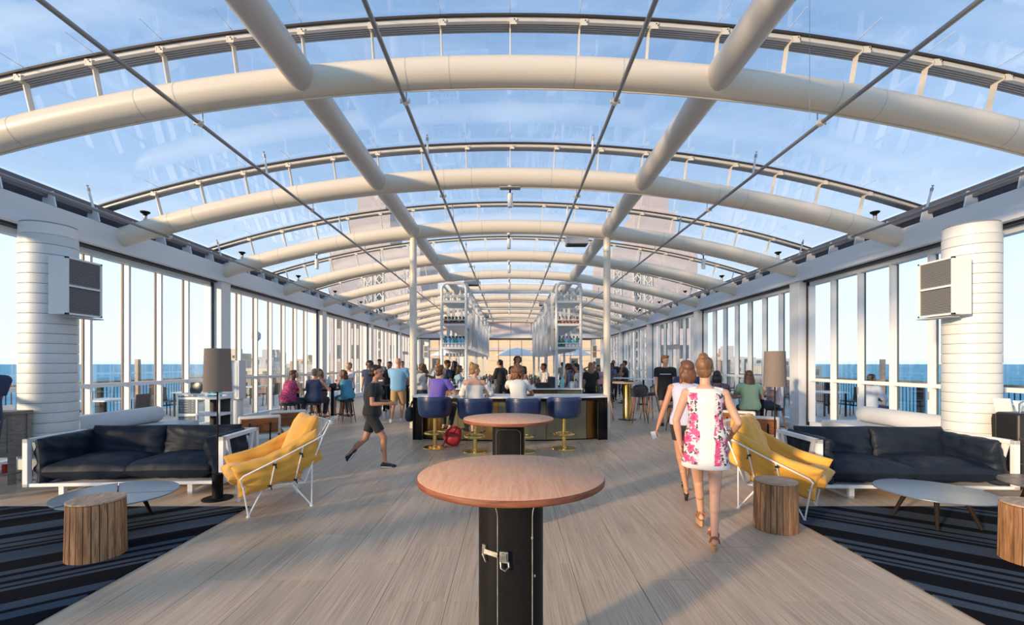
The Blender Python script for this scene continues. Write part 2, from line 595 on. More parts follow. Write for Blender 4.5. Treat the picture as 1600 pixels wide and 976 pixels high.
# eaves gutter: dark slot with white brackets above each edge beam
for sx, nm in ((-1, 'eaves_channel'), (1, 'eaves_channel')):
    g = MB()
    g.bb(sx * 7.16, sx * 7.28, -0.5, YEND, 4.28, 4.36)
    g.bb(sx * 7.20, sx * 7.26, -0.5, YEND, 4.20, 4.25)
    g.bb(sx * 7.42, sx * 7.50, -0.5, YEND, 3.90, 4.45)
    ch = g.build(nm, mat('eaves_dark', (0.14, 0.14, 0.16), 0.45, 0.3), ceil)
    bm_ = MB()
    bm_.prism([(7.10, 0), (7.34, 0), (7.30, 0.29), (7.14, 0.29)], 0, 0.02)
    bme = MB()
    bme.loft([[(sx * a, -0.012, 4.06 + b) for a, b in ((7.08, 0), (7.30, 0), (7.27, 0.24), (7.13, 0.24))],
              [(sx * a, 0.012, 4.06 + b) for a, b in ((7.08, 0), (7.30, 0), (7.27, 0.24), (7.13, 0.24))]])
    me_ = bme.mesh('eaves_bracket', WHITE)
    y = 0.3
    while y < YEND:
        place(me_, 'eaves_bracket', (0, y, 0), ch)
        y += 0.76

# side walls ------------------------------------------------------
def side_wall(sx, nm):
    w = empty(nm, (0, 0, 0))
    tag(w, None, None, None, 'structure')
    # edge beam with lower flange
    b = MB()
    b.bb(sx * XP, sx * 7.48, -1.2, YEND, 3.66, 4.07)
    b.build('edge_beam', WHITE, w, bevel=0.008)
    MB().bb(sx * 7.06, sx * 7.16, -1.2, YEND, 3.64, 3.668).bb(sx * 7.055, sx * 7.065, -1.2, YEND, 3.64, 3.69).build('beam_flange', WHITE, w)
    MB().bb(sx * 7.22, sx * 7.50, -1.2, YEND, 3.615, 3.655).build('sliding_track', DARKF, w)
    # kerb
    MB().bb(sx * 7.24, sx * 7.60, -1.2, YEND, 0.0, 0.10).build('kerb', WHITE, w, bevel=0.01)
    for y in PILY + [-0.72]:
        MB().bb(sx * XP, sx * 7.50, y - 0.19, y + 0.19, 0.0, 3.70).build('pillar', WHITE, w, bevel=0.008)
        MB().bb(sx * (XP - 0.012), sx * 7.50, y - 0.20, y + 0.20, 0.0, 0.12).build('pillar_skirting', WHITE, w, bevel=0.004)
    return w
wl_ = side_wall(-1, 'wall_left')
wr_ = side_wall(1, 'wall_right')
tag(wl_, 'glazed white wall on the left side facing the sea')
tag(wr_, 'glazed white wall on the right side facing the sea')

# windows: one per bay, each a folding wall of seven tall leaves
LEAF = (6.096 - 0.40) / 7
mull_me = {}
for sx in (-1, 1):
    mull_me[sx] = MB().bb(sx * 7.34, sx * 7.48, -0.026, 0.026, 0.10, 3.61).mesh('mullion', FRAME, 0)
pane_hi = MB().box((0, 0, 0), (0.012, LEAF - 0.06, 2.20)).mesh('pane', GLASS, 0)
pane_lo = MB().box((0, 0, 0), (0.012, LEAF - 0.06, 1.00)).mesh('pane', GLASS, 0)
seal_m = MB().box((0, 0, 0), (0.03, 0.014, 3.42)).mesh('seal_strip', mat('bronze_seal', (0.16, 0.105, 0.08), 0.5), 0)
seal_g = MB().box((0, 0, 0), (0.03, 0.012, 3.42)).mesh('seal_strip', mat('green_grey_seal', (0.06, 0.09, 0.10), 0.5), 0)
wi = 0
for sx in (-1, 1):
    for bay, y0 in enumerate([-0.72 + 0.2] + [p + 0.2 for p in PILY[:-1]]):
        wi += 1
        y1 = y0 + 5.696
        w = empty('window_%d' % wi, (0, y0, 0))
        tag(w, ('left' if sx < 0 else 'right') + ' side folding glass wall, bay %s from the camera' % ['nearest', 'second', 'third', 'fourth', 'fifth', 'farthest'][bay], None, None, 'structure')
        fr = MB()
        fr.bb(sx * 7.33, sx * 7.48, 0, 5.696, 3.52, 3.61)
        fr.bb(sx * 7.33, sx * 7.48, 0, 5.696, 0.10, 0.19)
        fr.bb(sx * 7.33, sx * 7.48, 0, 0.07, 0.10, 3.61)
        fr.bb(sx * 7.33, sx * 7.48, 5.626, 5.696, 0.10, 3.61)
        fr.build('frame', FRAME, w, smooth=0)
        MB().bb(sx * 7.35, sx * 7.47, 0.07, 5.626, 1.185, 1.255).build('middle_rail', FRAME, w, smooth=0)
        MB().bb(sx * 7.30, sx * 7.33, 0.0, 0.03, 0.1, 3.6).bb(sx * 7.30, sx * 7.33, 5.67, 5.70, 0.1, 3.6).build('frame_seal', DARKF, w, smooth=0)
        for k in range(7):
            yc = LEAF * (k + 0.5)
            if k:
                place(mull_me[sx], 'mullion', (0, LEAF * k, 0), w)
                place(seal_m if sx < 0 else seal_g, 'seal_strip', (sx * 7.462, LEAF * k - 0.034, 1.86), w)
            place(pane_hi, 'pane', (sx * 7.45, yc, 2.39), w)
            place(pane_lo, 'pane', (sx * 7.45, yc, 0.69), w)
            if k in (1, 3, 5):
                MB().box((sx * 7.33, LEAF * k, 1.05), (0.02, 0.03, 0.14)).build('handle', GREYM, w)

# end wall ---------------------------------------------------------
we = empty('wall_back', (0, YEND + 0.15, 0))
tag(we, 'glazed far end wall with dark framed doors below a white header', None, None, 'structure')
MB().bb(-7.5, 7.5, -0.15, 0.15, 3.62, 3.98).build('header_beam', WHITE, we)
MB().bb(-7.5, 7.5, -0.20, 0.0, 3.54, 3.62).build('dark_reveal', mat('reveal_grey', (0.13, 0.11, 0.10), 0.5), we)
gp = MB()
nx = 24
ring_lo = [(-7.4 + 14.8 * k / nx, 3.98) for k in range(nx + 1)]
poly = [(x, 0.02, z) for x, z in ring_lo] + [(x, 0.02, outer_z(x) + 0.02) for x, z in reversed(ring_lo)]
for k in range(nx):
    xa, xb = ring_lo[k][0], ring_lo[k + 1][0]
    gp.loft([[(xa, 0.0, 3.98), (xb, 0.0, 3.98), (xb, 0.0, outer_z(xb)), (xa, 0.0, outer_z(xa))], [(xa, 0.02, 3.98), (xb, 0.02, 3.98), (xb, 0.02, outer_z(xb)), (xa, 0.02, outer_z(xa))]])
gp.build('gable_panel', mat('gable_pink_reflection', (0.74, 0.64, 0.66), 0.5), we)  # pink reflection on the gable glazing painted in as the panel colour
for x in [-6.4 + 1.6 * k for k in range(9)]:
    MB().bb(x - 0.03, x + 0.03, -0.06, 0.0, 3.98, outer_z(x)).build('gable_mullion', FRAME, we, smooth=0)
for x in (-7.3, -6.55, -3.8, 3.8, 6.55, 7.3):
    MB().bb(x - 0.17, x + 0.17, -0.12, 0.15, 0.0, 3.62).build('end_pier', WHITE, we, smooth=0)
wd = 0
for (xa, xb, n) in ((-6.38, -3.97, 3), (-3.63, 3.63, 8), (3.97, 6.38, 3)):
    wd += 1
    wi += 1
    w = empty('window_%d' % wi, (0, YEND + 0.15, 0))
    tag(w, ['left end glazing beyond the bar', 'wide central end glazing framed by the bar shelves', 'right end glazing beyond the bar'][wd - 1], None, None, 'structure')
    f = MB()
    f.bb(xa, xb, -0.03, 0.03, 3.46, 3.54).bb(xa, xb, -0.03, 0.03, 0.0, 0.10)
    f.build('frame', mat('bronze_frame', (0.32, 0.27, 0.23), 0.4), w, smooth=0)
    for k in range(n + 1):
        x = xa + (xb - xa) * k / n
        MB().bb(x - 0.025, x + 0.025, -0.04, 0.04, 0.0, 3.54).build('mullion', MATS['bronze_frame'], w, smooth=0)
        if k < n:
            MB().bb(x + 0.03, x + (xb - xa) / n - 0.03, -0.005, 0.005, 0.1, 3.46).build('pane', GLASS, w, smooth=0)
# doors in the fourth bays
for sx, nd in ((-1, 1), (1, 2)):
    y = 31.6
    d = empty('door_%d' % nd, (sx * 7.22, y if sx < 0 else 20.2, 0))
    tag(d, ('left' if sx < 0 else 'right') + ' side glass door with a grey closer header', None, None, 'structure')
    MB().bb(-0.05, 0.05, -0.62, 0.62, 2.25, 2.45).build('door_header', GREYM, d)
    for yy in (-0.55, 0.55):
        MB().bb(-0.03, 0.03, yy - 0.05, yy + 0.05, 0.0, 2.25).build('door_stile', FRAME, d)
    MB().bb(-0.03, 0.03, -0.5, 0.5, 0.0, 0.22).build('door_bottom_rail', FRAME, d)
    MB().bb(-0.006, 0.006, -0.5, 0.5, 0.22, 2.22).build('door_pane', GLASS, d, smooth=0)
    MB().tube([(-sx * 0.03, -0.35, 0.95), (-sx * 0.08, -0.35, 0.95), (-sx * 0.08, -0.35, 1.25), (-sx * 0.03, -0.35, 1.25)], 0.012, 6).build('door_handle', GREYM, d)
# ---------------------------------------------------------------- the world outside
SEA = bpy.data.materials.new('sea_water')
SEA.use_nodes = True
def _sea():
    nt = SEA.node_tree; L = nt.links.new
    b = nt.nodes['Principled BSDF']
    b.inputs['Roughness'].default_value = 0.55
    b.inputs['Specular IOR Level'].default_value = 0.25
    g = nt.nodes.new('ShaderNodeNewGeometry')
    mp = nt.nodes.new('ShaderNodeMapping'); mp.inputs['Scale'].default_value = (0.012, 0.004, 0.01)
    n = nt.nodes.new('ShaderNodeTexNoise'); n.inputs['Detail'].default_value = 8; n.inputs['Scale'].default_value = 1.0
    L(g.outputs['Position'], mp.inputs[0]); L(mp.outputs[0], n.inputs[0])
    r = nt.nodes.new('ShaderNodeValToRGB')
    r.color_ramp.elements[0].position = 0.35; r.color_ramp.elements[0].color = (0.055, 0.34, 0.54, 1)
    r.color_ramp.elements[1].position = 0.7; r.color_ramp.elements[1].color = (0.14, 0.48, 0.64, 1)
    L(n.outputs[0], r.inputs[0]); L(r.outputs[0], b.inputs['Base Color'])
_sea()
o = MB().bb(-40000, 40000, -20000, 45000, -46, -45).build('sea', SEA, smooth=0)
tag(o, 'blue sea reaching the horizon on both sides of the hall', None, None, 'structure')
o = MB().prism([(-50, 75), (50, 75), (900, 1700), (2500, 9000), (-2500, 9000), (-1200, 1700)], -44.9, -40).build('shore', mat('shore_ground', (0.34, 0.33, 0.27), 0.8, noise=(0.02, (0.22, 0.27, 0.16), 0.8)), smooth=0)
tag(o, 'low city shore beyond the terrace end', None, None, 'structure')
DECK = mat('terrace_paving', (0.52, 0.50, 0.47), 0.7, noise=(1.5, (0.44, 0.42, 0.38), 0.7))
for sx, nm in ((-1, 'left'), (1, 'right')):
    o = MB().bb(sx * 7.9, sx * 12.6, -6, 62, -0.4, -0.03).build('terrace_deck', DECK, smooth=0)
    tag(o, 'pale paved terrace strip outside the %s glass wall' % nm, None, None, 'structure')
o = MB().bb(-7.9, 7.9, 36.12, 62, -0.4, -0.03).build('terrace_deck', DECK, smooth=0)
tag(o, 'pale paved terrace beyond the far end doors', None, None, 'structure')

RAILW = wood_mat('rail_timber', (0.26, 0.20, 0.15), (0.36, 0.29, 0.22), (0.48, 0.40, 0.31), (5, 2, 20), 0.6)
WINDG = glass_mat('screen_glass', (0.97, 1.0, 1.0), 0.06, 0.4, 2.5)
for sx, nm in ((-1, 'left'), (1, 'right')):
    r_ = empty('terrace_railing', (sx * 12.1, 0, 0))
    tag(r_, 'timber topped black picket railing at the %s edge of the terrace' % nm, 'railing')
    MB().bb(-0.08, 0.08, -5, 60, 1.04, 1.10).build('top_rail', RAILW, r_, smooth=0)
    MB().bb(-0.02, 0.02, -5, 60, 0.12, 0.17).build('bottom_rail', BLACK, r_, smooth=0)
    y = -4.5
    while y < 60:
        MB().bb(-0.06, 0.06, y - 0.06, y + 0.06, 0, 1.04).build('post', BLACK, r_, smooth=0)
        y += 2.0
    pk = MB()
    y = -4.9
    while y < 40:
        pk.bb(-0.008, 0.008, y - 0.008, y + 0.008, 0.15, 1.04)
        y += 0.125
    tag(pk.build('pickets', BLACK, r_, smooth=0), kind='stuff')
    s_ = empty('wind_screen', (sx * 11.80, 0, 0))
    tag(s_, 'clear glass wind screen on timber posts inside the %s railing' % nm, 'screen')
    y = 0.9
    while y < 56:
        MB().bb(-0.055, 0.055, y - 0.055, y + 0.055, -0.03, 1.75).build('screen_post', RAILW, s_, smooth=0)
        MB().bb(-0.006, 0.006, y + 0.1, y + 3.3, 0.1, 1.72).build('screen_pane', WINDG, s_, smooth=0)
        y += 3.4

# city beyond
BR = [mat('city_cream', (0.62, 0.55, 0.43), 0.8, noise=(0.5, (0.5, 0.43, 0.34), 0.5)), mat('city_brick', (0.42, 0.23, 0.16), 0.8, noise=(0.8, (0.33, 0.18, 0.13), 0.5)), mat('city_grey', (0.45, 0.46, 0.47), 0.8, noise=(0.5, (0.36, 0.38, 0.4), 0.5)), mat('city_tan', (0.55, 0.42, 0.29), 0.8, noise=(0.5, (0.47, 0.35, 0.24), 0.5))]
WIND = mat('dark_window', (0.05, 0.065, 0.08), 0.2, spec=0.6)
crnd = random.Random(11)
for i in range(30):
    sx = -1 if i % 2 else 1
    row, slot = (i // 2) % 3, (i // 2) // 3
    Y = (200, 300, 430)[row]
    ratio = sx * (0.385 + 0.052 * slot + 0.017 * row)
    top = CH + (568 - crnd.uniform(549, 590)) * Y / 715
    w_ = min(crnd.uniform(9, 20), 0.046 * Y)
    d_ = crnd.uniform(10, 18)
    m = BR[crnd.randrange(4)]
    cx = ratio * Y
    b = MB().bb(-w_ / 2, w_ / 2, 0, d_, -40, top)
    if crnd.random() < 0.4:
        b.bb(-w_ / 5, w_ / 5, d_ * 0.3, d_ * 0.7, top, top + crnd.uniform(2, 5))
    o = b.build('city_block', m, smooth=0)
    o.location = (cx, Y, 0)
    kindname = ['cream', 'red brick', 'grey', 'tan'][BR.index(m)]
    tag(o, 'distant %s city building on the %s skyline' % (kindname, 'left' if sx < 0 else 'right'), 'building', '%s buildings on the %s skyline' % (kindname, 'left' if sx < 0 else 'right'))
    wm = MB()
    nx = max(2, int(w_ / 3.2))
    for kx in range(nx):
        for kz in range(7):
            x = -w_ / 2 + w_ * (kx + 0.5) / nx
            z = top - 2.2 - kz * 3.3
            wm.bb(x - 0.7, x + 0.7, -0.12, 0.05, z - 0.9, z + 0.9)
            if sx > 0: wm.bb(-w_ / 2 - 0.1, -w_ / 2 + 0.05, d_ * (kx + 0.5) / nx - 0.7, d_ * (kx + 0.5) / nx + 0.7, z - 0.9, z + 0.9)
    tag(wm.build('windows', WIND, o, smooth=0), kind='stuff')
# nearer brick blocks seen low through the first side bays
for i, (cx, Y, w_, top, m, lab) in enumerate(((62, 96, 13, -3.0, BR[1], 'nearer red brick building low outside the right glass wall'), (75, 118, 11, 1.0, BR[0], 'nearer cream building low outside the right glass wall'),
                                        (-49, 98, 13, -1.5, BR[1], 'nearer red brick building low outside the left glass wall'), (-66, 116, 10, 0.5, BR[0], 'nearer cream building low outside the left glass wall'))):
    o = MB().bb(-w_ / 2, w_ / 2, 0, 14, -45, top).build('city_block', m, smooth=0)
    o.location = (cx, Y, 0)
    tag(o, lab, 'building')
    for kx in range(4):
        for kz in range(4):
            x = -w_ / 2 + w_ * (kx + 0.5) / 4
            z = top - 1.6 - kz * 2.8
            MB().bb(x - 0.5, x + 0.5, -0.1, 0.05, z - 0.8, z + 0.8).build('window', WIND, o, smooth=0)
# mast on the left skyline
t = empty('skyline_mast', (-0.555 * 240, 240, 0))
tag(t, 'slender water tower mast on the left skyline', 'tower')
MB().tube([(0, 0, -40), (0, 0, 14)], [1.3, 0.6], 8).build('mast', BR[2], t)
MB().lathe([(0.6, 13), (2.2, 15), (2.2, 17.5), (0.5, 19), (0.15, 26)], n=12).build('tank', BR[2], t)

# the stone building that closes the view
STONE = mat('sunlit_stone', (0.66, 0.53, 0.37), 0.8, noise=(0.6, (0.58, 0.45, 0.31), 0.7), bump=0.2, bscale=3)
PALE = mat('pale_stone', (0.52, 0.46, 0.46), 0.8, noise=(0.8, (0.46, 0.41, 0.42), 0.6))
b = empty('stone_building', (0, 62, 0))
tag(b, 'wide tan stone building with two tall towers beyond the far end terrace', 'building')
MB().bb(-12, 13.7, 0, 14, -45, 10.6).build('centre_wall', STONE, b, smooth=0)
MB().bb(-24, -12, -1.0, 14, -45, 17.0).build('tower_base', PALE, b, smooth=0)
MB().bb(13.7, 25, -1.0, 14, -45, 17.0).build('tower_base', PALE, b, smooth=0)
for x0, x1 in ((-22, -16.5), (17.2, 22.8)):
    MB().bb(x0, x1, 1, 8, 17, 22.5).bb(x0 + 0.8, x1 - 0.8, 1.6, 7, 22.5, 25.0).bb(x0 + 1.9, x1 - 1.9, 2.4, 6, 25, 26.4).build('tower_crown', PALE, b, smooth=0)
MB().bb(-12.2, 13.9, -0.35, 0.1, 9.7, 10.2).bb(-12.2, 13.9, -0.3, 0.1, 3.4, 3.75).build('cornice', PALE, b, smooth=0)
win = MB().bb(-0.55, 0.55, -0.05, 0.05, -0.9, 0.9).mesh('window', WIND, 0)
wfr = MB().bb(-0.7, 0.7, -0.15, 0.0, -1.1, -0.95).bb(-0.7, 0.7, -0.12, 0.0, 0.95, 1.1).mesh('window_sill', PALE, 0)
for x in (-10, -6.8, 8.6, 11.6):
    for z in (1.4, 6.4):
        w_ = place(win, 'window', (x, -0.02, z), b)
        place(wfr, 'window_sill', (0, 0, 0), w_)
for x in (-23.0, -20.6, -15.6, 15.4, 20.4, 23.2):
    for z in (3.2, 7.2):
        place(win, 'window', (x, -1.02, z), b)
for x in (-18.9, -17.4, -13.2, 16.9, 18.4, 14.3):
    s = MB()
    for k in range(11):
        z = 1.0 + k * 1.25
        for a in (-1, 1):
            s.box((x, -1.12, z), (0.10, 0.08, 1.45), rotm(0, a * 0.62, 0))
    s.bb(x - 0.52, x - 0.44, -1.16, -1.04, 0.2, 14.6).bb(x + 0.44, x + 0.52, -1.16, -1.04, 0.2, 14.6)
    s.build('lattice_screen', mat('lattice_white', (0.80, 0.78, 0.74), 0.6), b, smooth=0)
    MB().bb(x - 0.44, x + 0.44, -1.06, -1.0, 0.2, 14.6).build('lattice_recess', WIND if x in (-17.4, 16.9) else mat('recess_grey', (0.35, 0.33, 0.30), 0.7), b, smooth=0)
for i in range(7):                                    # stone courses on the centre wall
    z = -1 + i * 1.5
    MB().bb(-12.0, 13.7, -0.06, 0.0, z, z + 0.06).build('string_course', PALE, b, smooth=0)

# white parasols on the far terrace
for i, (x, y, lab) in enumerate(((0.6, 42, 'white parasol on the far terrace straight behind the bar aisle'), (5.4, 41, 'white parasol on the far terrace to the right of the bar'), (-5.6, 43, 'white parasol on the far terrace to the left of the bar'))):
    t = empty('parasol', (x, y, 0)); tag(t, lab, 'parasol')
    MB().cyl((0, 0, -0.03), (0, 0, 3.0), 0.035, n=8).build('pole', GREYM, t)
    MB().lathe([(1.9, 2.35), (1.85, 2.42), (1.0, 2.85), (0.12, 3.08), (0.02, 3.1)], n=8).build('canopy', mat('canvas_white', (0.85, 0.83, 0.80), 0.8), t, smooth=10)
    MB().lathe([(0.35, -0.03), (0.35, 0.05), (0.05, 0.08)], n=16).build('base', GREYM, t)

# terrace furniture seen low through the side glass
def terrace_table(x, y, lab):
    t = empty('terrace_table', (x, y, -0.03)); tag(t, lab, 'table')
    MB().bb(-0.4, 0.4, -0.45, 0.45, 0.72, 0.76).build('tabletop', mat('terrace_top', (0.72, 0.72, 0.70), 0.5), t, bevel=0.006)
    for a in (-0.33, 0.33):
        for c in (-0.38, 0.38):
            MB().bb(a - 0.02, a + 0.02, c - 0.02, c + 0.02, 0, 0.72).build('leg', BLACK, t, smooth=0)
def terrace_chair(x, y, rz, lab, m):
    t = empty('terrace_chair', (x, y, -0.03), rz); tag(t, lab, 'chair')
    MB().bb(-0.23, 0.23, -0.23, 0.23, 0.43, 0.47).build('seat', m, t, bevel=0.01)
    MB().box((0, 0.24, 0.68), (0.46, 0.03, 0.42), rotm(-0.15, 0, 0)).build('backrest', m, t, bevel=0.01)
    for a in (-0.2, 0.2):
        for c in (-0.2, 0.2):
            MB().cyl((a * 1.1, c * 1.1, 0), (a, c, 0.44), 0.014, n=6).build('leg', BLACK, t)
DKF = mat('dark_sling', (0.05, 0.055, 0.06), 0.6)
WHF = mat('white_sling', (0.78, 0.78, 0.77), 0.5)
pos = ['nearest', 'second', 'third', 'fourth', 'fifth']
for i, y in enumerate((8.2, 11.4, 14.6, 18.0, 22.5)):
    for sx, nm in ((-1, 'left'), (1, 'right')):
        if sx > 0 and i in (1,): continue
        terrace_table(sx * 10.1, y, 'pale terrace table outside the %s glass wall, %s from the camera' % (nm, pos[i]))
        terrace_chair(sx * 9.4, y, -sx * PI / 2 * -1, 'chair on the hall side of the %s terrace table on the %s' % (pos[i], nm), WHF if i % 2 == 0 else DKF)
        terrace_chair(sx * 10.9, y, sx * PI / 2 * -1, 'chair on the sea side of the %s terrace table on the %s' % (pos[i], nm), DKF)

# ---------------------------------------------------------------- round clad columns with louvred units
def column(sx):
    lab = 'left' if sx < 0 else 'right'
    c = empty('round_column', (sx * 6.74, 6.69, 0))
    tag(c, 'round white column wrapped in horizontal boards near the %s sofa' % lab, 'column')
    MB().lathe([(0.308, 0), (0.308, 3.62)], n=48).build('core', mat('column_joint', (0.30, 0.31, 0.32), 0.6), c)
    MB().lathe([(0.316, 0.02), (0.316, 0.60)], n=48).build('lower_casing', CLAD, c)
    MB().lathe([(0.325, 0.0), (0.325, 0.08), (0.318, 0.085)], n=48).build('base_ring', WHITE, c)
    MB().lathe([(0.332, 0.60), (0.332, 0.625), (0.322, 0.63)], n=48).build('ledge_ring', WHITE, c)
    MB().lathe([(0.316, 3.445), (0.316, 3.60)], n=48).build('top_collar', WHITE, c)
    hb = 0.1405
    band = MB()
    rings = []
    band.lathe([(0.306, 0.004), (0.3215, 0.004), (0.3225, 0.010), (0.3225, hb - 0.010), (0.3215, hb - 0.004), (0.306, hb - 0.004)], n=48)
    bm_ = band.mesh('cladding_board', CLAD, 50)
    for k in range(20):
        place(bm_, 'cladding_board', (0, 0, 0.632 + k * hb), c)
    return c
for sx in (-1, 1): column(sx)

def vent_unit(sx):
    lab = 'left' if sx < 0 else 'right'
    u = empty('louvred_unit', (sx * 6.17, 6.63, 2.70))
    tag(u, 'white louvred air unit fixed to the %s round column' % lab, 'air unit')
    s = -sx                                              # outward = towards the room centre
    m = MB()
    X0, X1 = -0.25 * s, -0.012 * s
    m.bb(X0, X1, -0.27, 0.27, -0.40, 0.40)
    m.build('casing', WHITE, u, bevel=0.006)
    MB().bb(-0.02 * s, 0.0, -0.245, 0.245, -0.375, 0.375).build('dark_back', mat('louvre_dark', (0.05, 0.06, 0.07), 0.6), u, smooth=0)
    f = MB()
    f.bb(-0.02 * s, 0.02 * s, -0.275, -0.245, -0.405, 0.405).bb(-0.02 * s, 0.02 * s, 0.245, 0.275, -0.405, 0.405)
    f.bb(-0.02 * s, 0.02 * s, -0.275, 0.275, 0.378, 0.405).bb(-0.02 * s, 0.02 * s, -0.275, 0.275, -0.405, -0.378)
    f.bb(-0.02 * s, 0.022 * s, -0.25, 0.25, -0.012, 0.018)
    f.build('face_frame', WHITE, u, bevel=0.002)
    sl = MB().box((0, 0, 0), (0.004, 0.49, 0.014), rotm(0, s * 0.7, 0)).mesh('louvre_slat', mat('slat_grey', (0.30, 0.31, 0.33), 0.5), 0)
    for k in range(34):
        z = -0.365 + k * 0.0221
        if abs(z) < 0.016: continue
        place(sl, 'louvre_slat', (0.006 * s, 0, z), u)
    MB().bb(-0.15 * s, 0.03 * s, -0.20, 0.29, -0.435, -0.42).build('drip_tray', mat('tray_grey', (0.40, 0.44, 0.48), 0.4), u, bevel=0.003)
for sx in (-1, 1): vent_unit(sx)
for x, lab in ((-6.62, 'small grey louvred unit on the far left pier'), (6.62, 'small bronze louvred unit on the far right pier')):
    u = empty('wall_unit', (x, YEND - 0.02, 2.55)); tag(u, lab, 'air unit')
    MB().bb(-0.17, 0.17, 0.0, 0.12, -0.5, 0.5).build('casing', FRAME, u, bevel=0.01)
    for k in range(2):
        MB().bb(-0.13, 0.13, -0.015, 0.0, -0.44 + k * 0.47, -0.03 + k * 0.47).build('grille', mat('grille_grey', (0.20, 0.21, 0.22), 0.5) if x < 0 else mat('grille_bronze', (0.30, 0.22, 0.10), 0.4), u)

# slim round posts
for sx, lab in ((-1, 'left'), (1, 'right')):
    c = empty('round_post', (sx * 2.43, 11.48, 0)); tag(c, 'slim cream round steel post on the %s side of the bar island' % lab, 'post')
    MB().cyl((0, 0, 0), (0, 0, 4.70), 0.088, n=20).build('shaft', STEEL, c)
    MB().tube([(0, 0, 4.70), (0, 0, 4.80)], [0.088, 0.05], 16).build('cap', STEEL, c)

# ---------------------------------------------------------------- pipes under the ribs
MIDY = [(RIBY[i] + RIBY[i + 1]) / 2 for i in range(1, 10)]
def pipe_run(x, z, r, lab, heads=True, hang=True):
    t = empty('sprinkler_pipe', (x, 0, z)); tag(t, lab, 'pipe')
    MB().tube([(0, 0.2, 0), (0, YEND - 0.3, 0)], r, 10).build('pipe', PIPE, t)
    if heads:
        for y in MIDY:
            ti = math.asin(x / 23.7)
            MB().cyl((0, 0, 0), (0, 0, 0.30), 0.016, n=8).build('riser', WIREW, t, loc=(0, y, 0), rot=(0, ti, 0))
            MB().lathe([(0.02, 0.28), (0.022, 0.33), (0.008, 0.335), (0.008, 0.36), (0.016, 0.365), (0.016, 0.372)], (0, 0, 0), 8).build('sprinkler_head', GREYM, t, loc=(0, y, 0), rot=(0, ti, 0))
    for y in RIBY[1:-1]:
        cl = MB().tube([(0, y - 0.03, 0), (0, y + 0.03, 0)], r * 1.45, 10).bb(-0.05, 0.05, y - 0.012, y + 0.012, -0.012, 0.012)
        cl.cyl((-0.05, y, -0.02), (-0.05, y, 0.03), 0.010, n=6).cyl((0.05, y, -0.02), (0.05, y, 0.03), 0.010, n=6)
        cl.build('clamp', STEEL, t)
        if hang:
            top = rib_z(x) - 0.16 - z
            MB().cyl((0, y + 0.07, 0), (0, y + 0.07, max(top, 0.05)), 0.006, n=6).build('hanger_rod', PIPE, t)
for sx, lab in ((-1, 'left'), (1, 'right')):
    pipe_run(sx * 1.235, 4.71 - 0.02, 0.024, 'thin grey pipe run just %s of the roof crown' % lab)
    pipe_run(sx * 3.66, 4.46 - 0.02, 0.024, 'thin grey pipe run halfway down the %s slope of the roof' % lab)
    pipe_run(sx * 6.28, 3.94, 0.024, 'thin grey pipe run along the %s eaves' % lab, True, False)
t = empty('hanging_wire', (AT(1265, 4.4), 4.4, 0)); tag(t, 'hair-thin wire hanging from the roof at upper right', 'wire')
MB().cyl((0, 0, 3.95), (0, 0, 5.5), 0.0022, n=5).build('strand', PIPE, t)

# pendant spotlights under ribs, uplights on rib ends, roof heaters
CANW = mat('lamp_white', (0.85, 0.84, 0.80), 0.4)
def pendant(x, y, k, lab):
    z = rib_z(x) - 0.165
    t = empty('hanging_spotlight', (x, y, z)); tag(t, lab, 'spotlight', None)
    MB().lathe([(0.045, 0.0), (0.05, -0.03), (0.02, -0.05)], n=12).build('mount', CANW, t)
    MB().cyl((0, 0, -0.03), (0, 0, -0.14), 0.016, n=8).bb(-0.05, 0.05, -0.015, 0.015, -0.15, -0.13).build('knuckle', BLACK, t)
    MB().cyl((0, 0, -0.14), (0, 0, -0.38), 0.048, n=16).build('barrel', CANW, t)
    MB().cyl((0, 0, -0.38), (0, 0, -0.386), 0.040, n=16).build('lens', mat('lamp_lens', (0.9, 0.85, 0.75), 0.3), t)
    if k:
        MB().bb(-0.19, 0.19, -0.07, 0.07, -0.045, -0.02).build('flat_plate', GREYM, t, bevel=0.008)
for i, y in enumerate(RIBY[2:9]):
    pendant(0.0 if i == 0 else -0.03, y, i == 0, 'white cylinder spotlight under the roof crown, %s rib back' % ['second', 'third', 'fourth', 'fifth', 'sixth', 'seventh', 'eighth'][i])
for sx, lab in ((-1, 'left'), (1, 'right')):
    for i, q in enumerate((11.48, 17.57, 23.66)):
        pendant(sx * 4.85, q, 0, 'white cylinder spotlight under the %s slope of the roof, %s one' % (lab, ['nearest', 'middle', 'farthest'][i]))
    for i, y in enumerate(RIBY[2:8]):
        z = rib_z(6.72) + 0.16
        t = empty('uplight', (sx * 6.72, y, z)); tag(t, 'small dark cup uplight on the %s rib end, %s from the camera' % (lab, ['nearest', 'second', 'third', 'fourth', 'fifth', 'sixth'][i]), 'uplight')
        MB().cyl((0, 0, 0), (0, 0, 0.10), 0.03, n=10).build('stem', GREYM, t)
        MB().lathe([(0.03, 0.10), (0.035, 0.13), (0.075, 0.16), (0.08, 0.18), (0.06, 0.18)], n=14).build('cup', BLACK, t)
